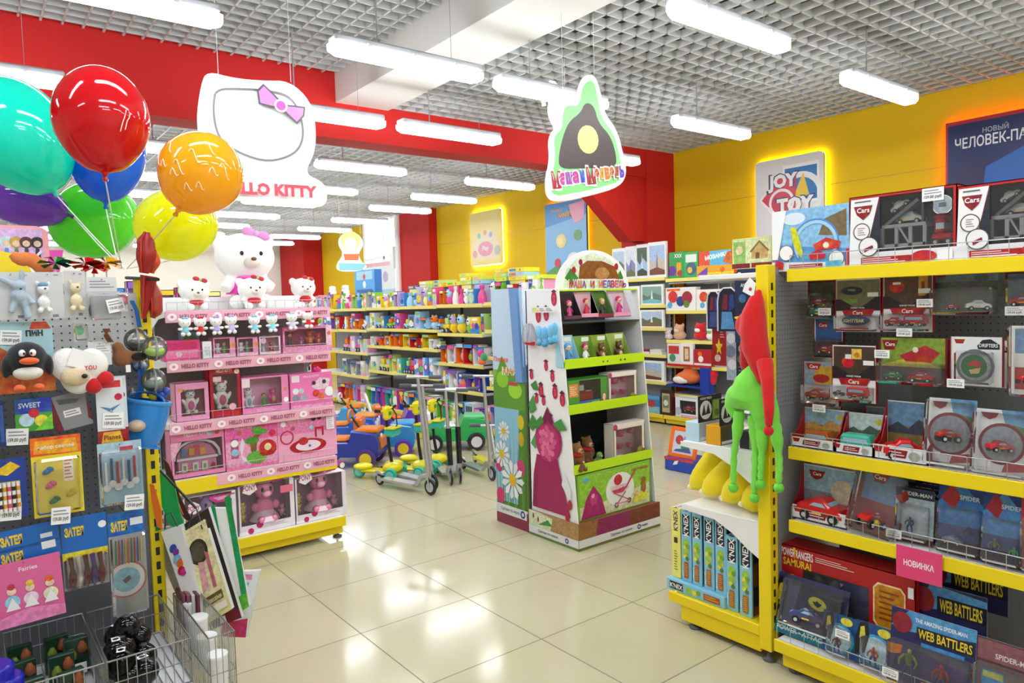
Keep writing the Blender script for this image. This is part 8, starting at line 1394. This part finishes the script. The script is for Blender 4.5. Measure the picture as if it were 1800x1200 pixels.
bag([(283, 935), (318, 922), (367, 1120), (350, 1132)], 2.66, '#f0f0ec', 'white gift bag with bright flowers and a yellow foot, front of the stack', [('e', .55, .82, .035, '#3a5ab8'), ('e', .7, .78, .03, '#8a3aa0'), ('e', .6, .72, .04, '#8ac4e8'), ('e', .75, .68, .035, '#e8742a'), ('e', .65, .62, .035, '#c8202a'), ('e', .8, .6, .03, '#d83a8a'), ('r', 0, 0, 1, .12, '#e8d43a'), ('e', .3, .1, .03, '#e8642a'), ('e', .6, .08, .03, '#d83a6a'), ('e', .5, .35, .012, '#4a8a3a'), ('p', [(.0, .12), (1, .12), (1, .17), (0, .2)], '#d8622a')], handle=[(290, 930), (290, 905), (300, 900), (312, 925)])
b = MB(); b.cyl((.575, 2.93, .93), onD(345, 893, 2.66), .005, '#2a2a2c', 8); b.build('hook_bar', None, None, 0, 'black bar hook on the yellow upright carrying the gift bags', 'hook')
# folded umbrella
a = onD(358, 1085, 2.72); c = onD(382, 1160, 2.68); r = root('folded_umbrella', 'folded green umbrella with a pink tip under the gift bags', 'umbrella', tuple(a)); b = MB(); b.tube([(0, 0, 0), (c-a)*.5, (c-a)*.92], [.018, .016, .008], C('#1f8a4a', 'f'), 10); b.build('canopy', r); b = MB(); b.cyl((c-a)*.9, (c-a)*1.04, .009, C('#e88aa0', 'g'), 8); b.build('tip', r)
# ---- wire baskets at the foot
def basket(name, label, x0, x1, y0, y1, z0, z1, dx=.025, splay=.0):
    r = root(name, label, 'wire basket', ((x0+x1)/2, (y0+y1)/2, z0)); cx_, cy_ = (x0+x1)/2, (y0+y1)/2; b = MB(); m = C('#b9bcc0', 'M'); h = z1-z0
    def V_(x, y): b.cyl((x-cx_, y-cy_, 0), (x-cx_, y-cy_, h), .0016, m, 5)
    n = int((x1-x0)/dx); k = int((y1-y0)/dx)
    for i in range(n+1): V_(x0+(x1-x0)*i/n, y0); V_(x0+(x1-x0)*i/n, y1)
    for i in range(k+1): V_(x0, y0+(y1-y0)*i/k); V_(x1, y0+(y1-y0)*i/k)
    for i in range(n+1): b.cyl((x0+(x1-x0)*i/n-cx_, y0-cy_, 0), (x0+(x1-x0)*i/n-cx_, y1-cy_, 0), .0016, m, 5)
    b.build('mesh', r); b = MB()
    for z in (0, h*.5, h): b.tube([(x0-cx_, y0-cy_, z), (x1-cx_, y0-cy_, z), (x1-cx_, y1-cy_, z), (x0-cx_, y1-cy_, z)], .003 if z != h*.5 else .002, m, 6, closed=True)
    b.build('rim', r); return r
zb0 = .34
basket('wire_basket', 'wire basket full of black glossy balls under the peg board', .30, .535, 2.42, 2.88, zb0, zb0+.14)
basket('wire_basket', 'wire basket with dark green toy packs, left of the black balls', .06, .29, 2.42, 2.88, zb0, zb0+.14)
basket('wire_basket', 'tall narrow wire basket of white tubs on the end of the peg unit', .585, .665, 2.40, 2.88, .22, .47, .02)
MB().box(-.9, .535, 2.40, 2.9, .31, .335, C('#d4d6d8', 'p')).build('display_shelf', None, None, 0, 'plain shelf carrying the wire baskets under the peg board', 'shelf')
mb0 = None
for k, (px, py) in enumerate(((222, 1092), (206, 1108), (242, 1108), (190, 1138), (252, 1142), (222, 1150), (214, 1128), (236, 1128), (205, 1160), (198, 1180), (262, 1182), (232, 1190), (176, 1165), (250, 1165))):
    z = zb0+.055+.05*(k % 3 == 0)+(.05 if py < 1120 else 0); c = onZ(px, py, z+.02); c.x = min(max(c.x, .345), .49); c.y = min(max(c.y, 2.47), 2.83); r = root('black_ball', ORD[k]+' glossy black ball counted from the back of the wire basket', 'ball', (c.x, c.y, z), 0, 'glossy black balls in the wire basket'); r['label'] = 'glossy black ball in the wire basket'
    b = MB(); b.ell((0, 0, 0), .041, C('#141518', 's'), 20, 14); b.build('ball', r)
    if k % 2: b = MB(); b.T = Matrix.Rotation(.5*k, 4, 'Z'); b.box(-.016, .016, -.012, .012, .0405, .0415, '#f4f4f4'); b.build('label', r)
    b = MB(); b.lathe([(.013, -.002), (.013, .002), (.006, .003)], '#3a3c40', (0, 0, .039), 12); b.build('cap', r)
for k, (x, y) in enumerate(((.10, 2.78), (.20, 2.78), (.10, 2.65), (.20, 2.62), (.11, 2.5), (.21, 2.48), (.25, 2.72))):
    r = root('toy_pack', 'dark green pack with olive pear-shaped toys, %s from the back in its basket' % ORD[k], 'toy pack', (x, y, zb0+.004), .1*(k % 3)); b = MB(); b.box(-.035, .035, -.012, .012, 0, .12, C('#1e3a2a', 'g'), .003); b.build('tray', r)
    for i in (0, 1): b = MB(); b.lathe([(.003, 0), (.016, .01), (.014, .026), (.006, .04)], C('#6a7a2a' if i == 0 else '#8a4a2a', 'g'), (-.014+.03*i, -.016, .05+.02*i), 10); b.build('toy', r)
    if k % 2 == 0: b = MB(); b.box(-.025, .025, -.034, -.032, .01, .045, '#e8eae8'); b.build('price_tag', r)
for k, (y, z) in enumerate(((2.80, .40), (2.70, .37), (2.59, .34), (2.47, .32))):
    b = MB(); b.lathe([(.031, 0), (.034, .1), (.036, .11), (.033, .112)], C('#f2f4f4', 'g'), n=20); b.build('white_tub', None, (.625, y, z-.05), 0, 'white round tub, %s from the back in the narrow end basket' % ORD[k], 'tub')
for k, (px, py, z, lab) in enumerate(((12, 1140, .40, 'upper'), (18, 1185, .36, 'lower'))):
    c = onZ(px, py, z+.1); r = root('modelling_tub', 'blue and lime tub, %s one in the bottom left corner' % lab, 'tub', (c.x-.045+.02*k, 2.48, z+.045)); b = MB(); b.lathe([(.045, 0), (.05, .05)], C('#a8d82a', 'g'), n=20); b.build('tub', r); b = MB(); b.lathe([(.054, .05), (.056, .09), (.048, .096)], C('#1a1fa8', 'g'), n=20); b.build('lid', r)
for k in range(4):
    b = MB(); b.box(-.006, .006, -.05, .05, 0, .13, C(['#7a3a4a', '#8a4a5a', '#c8c0c0', '#6a2a3a'][k], 'p'), .002); b.build('slim_pack', None, (.60+.014*k, 2.86-.01*k-.03, .36), 0, 'slim maroon and grey pack, %s in the narrow end basket' % ORD[k], 'toy pack')
# ================================================================ scooters and ride-on cars
SIL = C('#c8ccd2', 'M'); BLK = C('#1b1c20', 'g')
def wheel(r, P, R, ax, tyre='#1c1d22', hub='#b8bcc4', t=.018, name='wheel'):
    b = MB(); b.T = Matrix.Translation(P) @ Vector((0, 1, 0)).rotation_difference(Vector(ax)).to_matrix().to_4x4()
    b.lathe([(R*.9, -t/2), (R, -t/4), (R, t/4), (R*.9, t/2)], C(tyre, 'g'), (0, 0, 0), 20, 'y'); b.lathe([(R*.62, -t*.56), (R*.62, t*.56)], C(hub, 'g'), (0, 0, 0), 14, 'y')
    return b.build(name, r)
def scooter(front, rear, h, label, dirh=None, grip='#5d6168', deckc=None, bag=False):
    F = Vector((front[0], front[1], 0)); R = Vector((rear[0], rear[1], 0)); d = (F-R).normalized(); s = Vector((-d.y, d.x, 0)); L = (F-R).length
    r = root('kick_scooter', label, 'scooter', tuple(F)); o = -F
    wheel(r, Vector((0, 0, .065)), .065, s); wheel(r, R-F+Vector((0, 0, .05)), .05, s)
    b = MB(); A = R-F+d*.06; B = -d*.16; b.add([A+s*.045+UZ*.075, A-s*.045+UZ*.075, B-s*.045+UZ*.075, B+s*.045+UZ*.075, A+s*.045+UZ*.055, A-s*.045+UZ*.055, B-s*.045+UZ*.055, B+s*.045+UZ*.055], [(0, 3, 2, 1), (4, 5, 6, 7), (0, 1, 5, 4), (1, 2, 6, 5), (2, 3, 7, 6), (3, 0, 4, 7)], deckc or SIL); b.build('deck', r)
    top = -d*.10+UZ*h; neck = -d*.02+UZ*.16
    b = MB(); b.tube([B+UZ*.065, -d*.1+UZ*.14, neck], [.018, .018, .02], SIL, 8); b.tube([UZ*.065+s*.02, neck+s*.01], .007, SIL, 6); b.tube([UZ*.065-s*.02, neck-s*.01], .007, SIL, 6); b.build('fork', r)
    b = MB(); b.tube([neck, neck.lerp(top, .5), top], [.017, .016, .013], SIL, 12); b.tube([neck.lerp(top, .45), neck.lerp(top, .5)], .021, SIL, 12); b.build('stem', r)
    hs = s if dirh is None else dirh; b = MB(); b.cyl(top-hs*.13, top+hs*.13, .011, SIL, 10); b.build('handlebar', r)
    for q in (-1, 1): b = MB(); b.cyl(top+hs*q*.09, top+hs*q*.19, .017, C(grip, 'f'), 12); b.build('grip', r)
    b = MB(); b.tube([R-F+UZ*.05, R-F+UZ*.11-d*.04, R-F+UZ*.1+d*.05], .014, SIL, 8); b.build('rear_brake', r)
    if bag: b = MB(); b.tube([neck.lerp(top, .02)+d*.02, neck.lerp(top, .5)+d*.02], .024, BLK, 10); b.build('folding_cover', r)
    return r
Z0 = lambda px, py: onZ(px, py, 0)
f1 = Z0(757, 870); r1 = Z0(668, 852)
scooter((f1.x, f1.y), (r1.x, r1.y), .95, 'tall silver kick scooter nearest to the camera, its rear wheel to the left', dirh=(_r*.9+Vector((0, 0, 0))).normalized())
scooter((f1.x+.10, f1.y+.12), (r1.x+.16, r1.y+.25), .86, 'silver kick scooter directly behind the nearest tall one', dirh=_r.normalized())
for (px, py), (qx, qy), h, lab in (((793, 853), (760, 815), .80, 'silver kick scooter with a black folding cover, left one of the middle pair'), ((809, 849), (790, 812), .80, 'silver kick scooter with a black folding cover, right one of the middle pair')):
    f = Z0(px, py); q = Z0(qx, qy); scooter((f.x, f.y), (q.x, q.y), h, lab, bag=True, dirh=_r.normalized())
f = Z0(865, 845); q = Z0(815, 824); scooter((f.x, f.y), (q.x, q.y), .90, 'tall silver kick scooter standing beside the meadow print display', dirh=_r.normalized())
f = Z0(872, 832); q = Z0(835, 812); scooter((f.x, f.y), (q.x, q.y), .42, 'low silver kick scooter with a yellow knob behind the tall one', deckc=C('#e0d42a', 'g'), dirh=_r.normalized())
def triscooter(px, py, h, label, ang, z=1):
    o = Z0(px, py); r = root('child_scooter', label, 'scooter', (o.x, o.y, 0), ang); Yl = C('#efe21c', 'g'); Te = '#2fc0a4'
    b = MB(); b.box(-.27, .05, -.055, .055, .06, .085, Yl, .012); b.ell((-.27, 0, .105), (.09, .085, .03), Yl, 14, 8); b.ell((.03, 0, .11), (.09, .1, .05), Yl, 14, 8); b.build('deck', r)
    for y in (-.1, .1): wheel(r, (.06, y, .06), .06, (0, 1, 0), Te, '#8ae0d0', .035)
    wheel(r, (-.31, 0, .055), .055, (0, 1, 0), Te, '#8ae0d0', .04)
    b = MB(); b.tube([(.03, 0, .1), (.0, 0, h*.45), (-.02, 0, h-.03)], [.016, .014, .013], BLK, 10); b.build('stem', r)
    b = MB(); b.box(-.01, .09, -.075, .075, h*.62, h*.62+.07, C('#35c4ac', 'g'), .018); b.box(-.0, .1, -.08, .08, h*.62+.065, h*.62+.08, C('#f0e02a', 'g'), .004); b.build('basket', r)
    b = MB(); b.box(-.035, .02, -.05, .05, h-.10, h+.02, Yl, .02); b.ell((.024, 0, h-.04), (.006, .02, .02), C('#2f9a5a', 'g')); b.build('front_badge', r)
    b = MB(); b.tube([(-.02, -.16, h+.0), (-.02, -.05, h-.02), (-.02, .05, h-.02), (-.02, .16, h+.0)], .012, Yl, 8); b.build('handlebar', r)
    for s in (-1, 1): b = MB(); b.cyl((-.02, s*.11, h-.01), (-.02, s*.17, h), .016, BLK, 8); b.build('grip', r)
    b = MB(); b.tube([(.015, .05, h), (.05, .06, h-.06), (.06, .05, h-.15), (.08, -.02, h-.17)], .006, BLK, 6); b.build('brake_cable', r)
    return r
triscooter(686, 842, .63, 'yellow child scooter with teal wheels, left of the three yellow ones', -1.0)
triscooter(738, 838, .66, 'yellow child scooter with teal wheels, middle of the three yellow ones', -1.1)
triscooter(765, 826, .64, 'yellow child scooter with teal wheels, right of the three yellow ones', -1.0)
def ride(px, py, label, ang, c1, c2, c3, wc, hood, bar=True, s=1, seat='#f08a1e'):
    o = Vector((px, py, 0)); r = root('ride_on_car', label, 'ride-on car', (o.x, o.y, 0), ang); g1, g2, g3 = C(c1, 'g'), C(c2, 'g'), C(c3, 'g')
    P = [(-.30, .10), (-.30, .26), (-.18, .30), (-.08, .22), (.04, .22), (.08, .32), (.28, .29), (.31, .2), (.30, .10)]
    b = MB(); R = [[(x*s, y*s, z*s*(.97 if abs(y) > .13 else 1)) for x, z in P] for y in (-.15, -.12, .12, .15)]; b.rings(R, g1, sm=False); b.build('body', r)
    b = MB(); b.box(.09*s, .30*s, -.11*s, .11*s, .29*s, .33*s, g3, .015); b.box(.29*s, .325*s, -.09*s, .09*s, .16*s, .26*s, C(hood, 'g'), .01); b.build('bonnet', r)
    b = MB(); b.box(-.2*s, .02*s, -.1*s, .1*s, .215*s, .25*s, g2, .02); b.box(-.28*s, -.19*s, -.12*s, .12*s, .24*s, .38*s, g2, .02); b.build('seat', r)
    b = MB(); b.tube([(.1*s, 0, .33*s), (.04*s, 0, .42*s)], .012, BLK, 8); b.tube([(.03*s+.0, .07*s*math.cos(a), .43*s+.05*s*math.sin(a)) for a in [i*PI/6 for i in range(12)]], .011, g2, 8, closed=True); b.build('steering_wheel', r)
    for x in (-.2, .2):
        for y in (-.16, .16): wheel(r, (x*s, y*s, .085*s), .085*s, (0, 1, 0), wc, '#f0d42a' if wc != '#2a2a34' else '#d8d8d8', .05)
    if bar: b = MB(); b.tube([(-.28*s, -.13*s, .2*s), (-.36*s, -.13*s, .5*s), (-.36*s, .13*s, .5*s), (-.28*s, .13*s, .2*s)], .016, C(bar if isinstance(bar, str) else '#3f8fd8', 'g'), 10); b.build('push_bar', r)
    for y in (-1, 1): b = MB(); b.ell((.315*s, y*.07*s, .27*s), (.012, .022, .022), C('#f8f4d8', 'g')); b.build('headlight', r)
    return r
ride(2.93, 6.42, 'purple and orange ride-on truck with an orange grille nearest the pink unit', -.75, '#2f3fa8', '#f08a1e', '#f0861e', '#5a3a8a', '#f0861e', '#3f8fd8', 1.12)
ride(3.42, 6.62, 'blue and orange ride-on car behind the yellow scooters', -.6, '#2f8ad0', '#f0781e', '#58b0e8', '#6a3ab0', '#7ac0ec', False, 1.05)
ride(4.10, 6.35, 'green and white ride-on car with a slotted white front', -.5, '#2fae5a', '#f4f6f4', '#7ad89a', '#2a2a34', '#f4f4f4', False, 1.1)
ride(3.32, 7.3, 'blue ride-on car with orange steering wheel in the second row', -.6, '#3a6ad0', '#f08a1e', '#f0a03a', '#5a3a9a', '#f4f4f4', '#4aa0e8', 1.1)
ride(4.0, 7.35, 'orange ride-on car with purple trim in the back row', -.4, '#6a3ab0', '#f0781e', '#f0a03a', '#f0e02a', '#f4f4f4', '#f4f4f4', 1.05)
ride(3.65, 8.25, 'light blue and orange ride-on car at the far left of the toy cars', -.7, '#58a8e0', '#f4f4f0', '#f08a1e', '#f08a1e', '#f4f4f4', '#3f8fd8', 1.0)
c = onX(845, 627, 4.76); r = root('toy_bunch', 'bunch of pink, green and orange soft toys hung on the island shelf edge', 'soft toy', tuple(c)); b = MB(); b.ell((0, 0, .04), .045, C('#e84aa8', 'f'), 12, 8); b.build('pink_toy', r); b = MB(); b.ell((0, -.06, -.0), (.03, .05, .05), C('#3aa86a', 'f'), 10, 8); b.build('green_toy', r); b = MB(); b.ell((0, -.02, -.06), (.03, .07, .035), C('#f06a3a', 'f'), 10, 8); b.build('orange_toy', r)
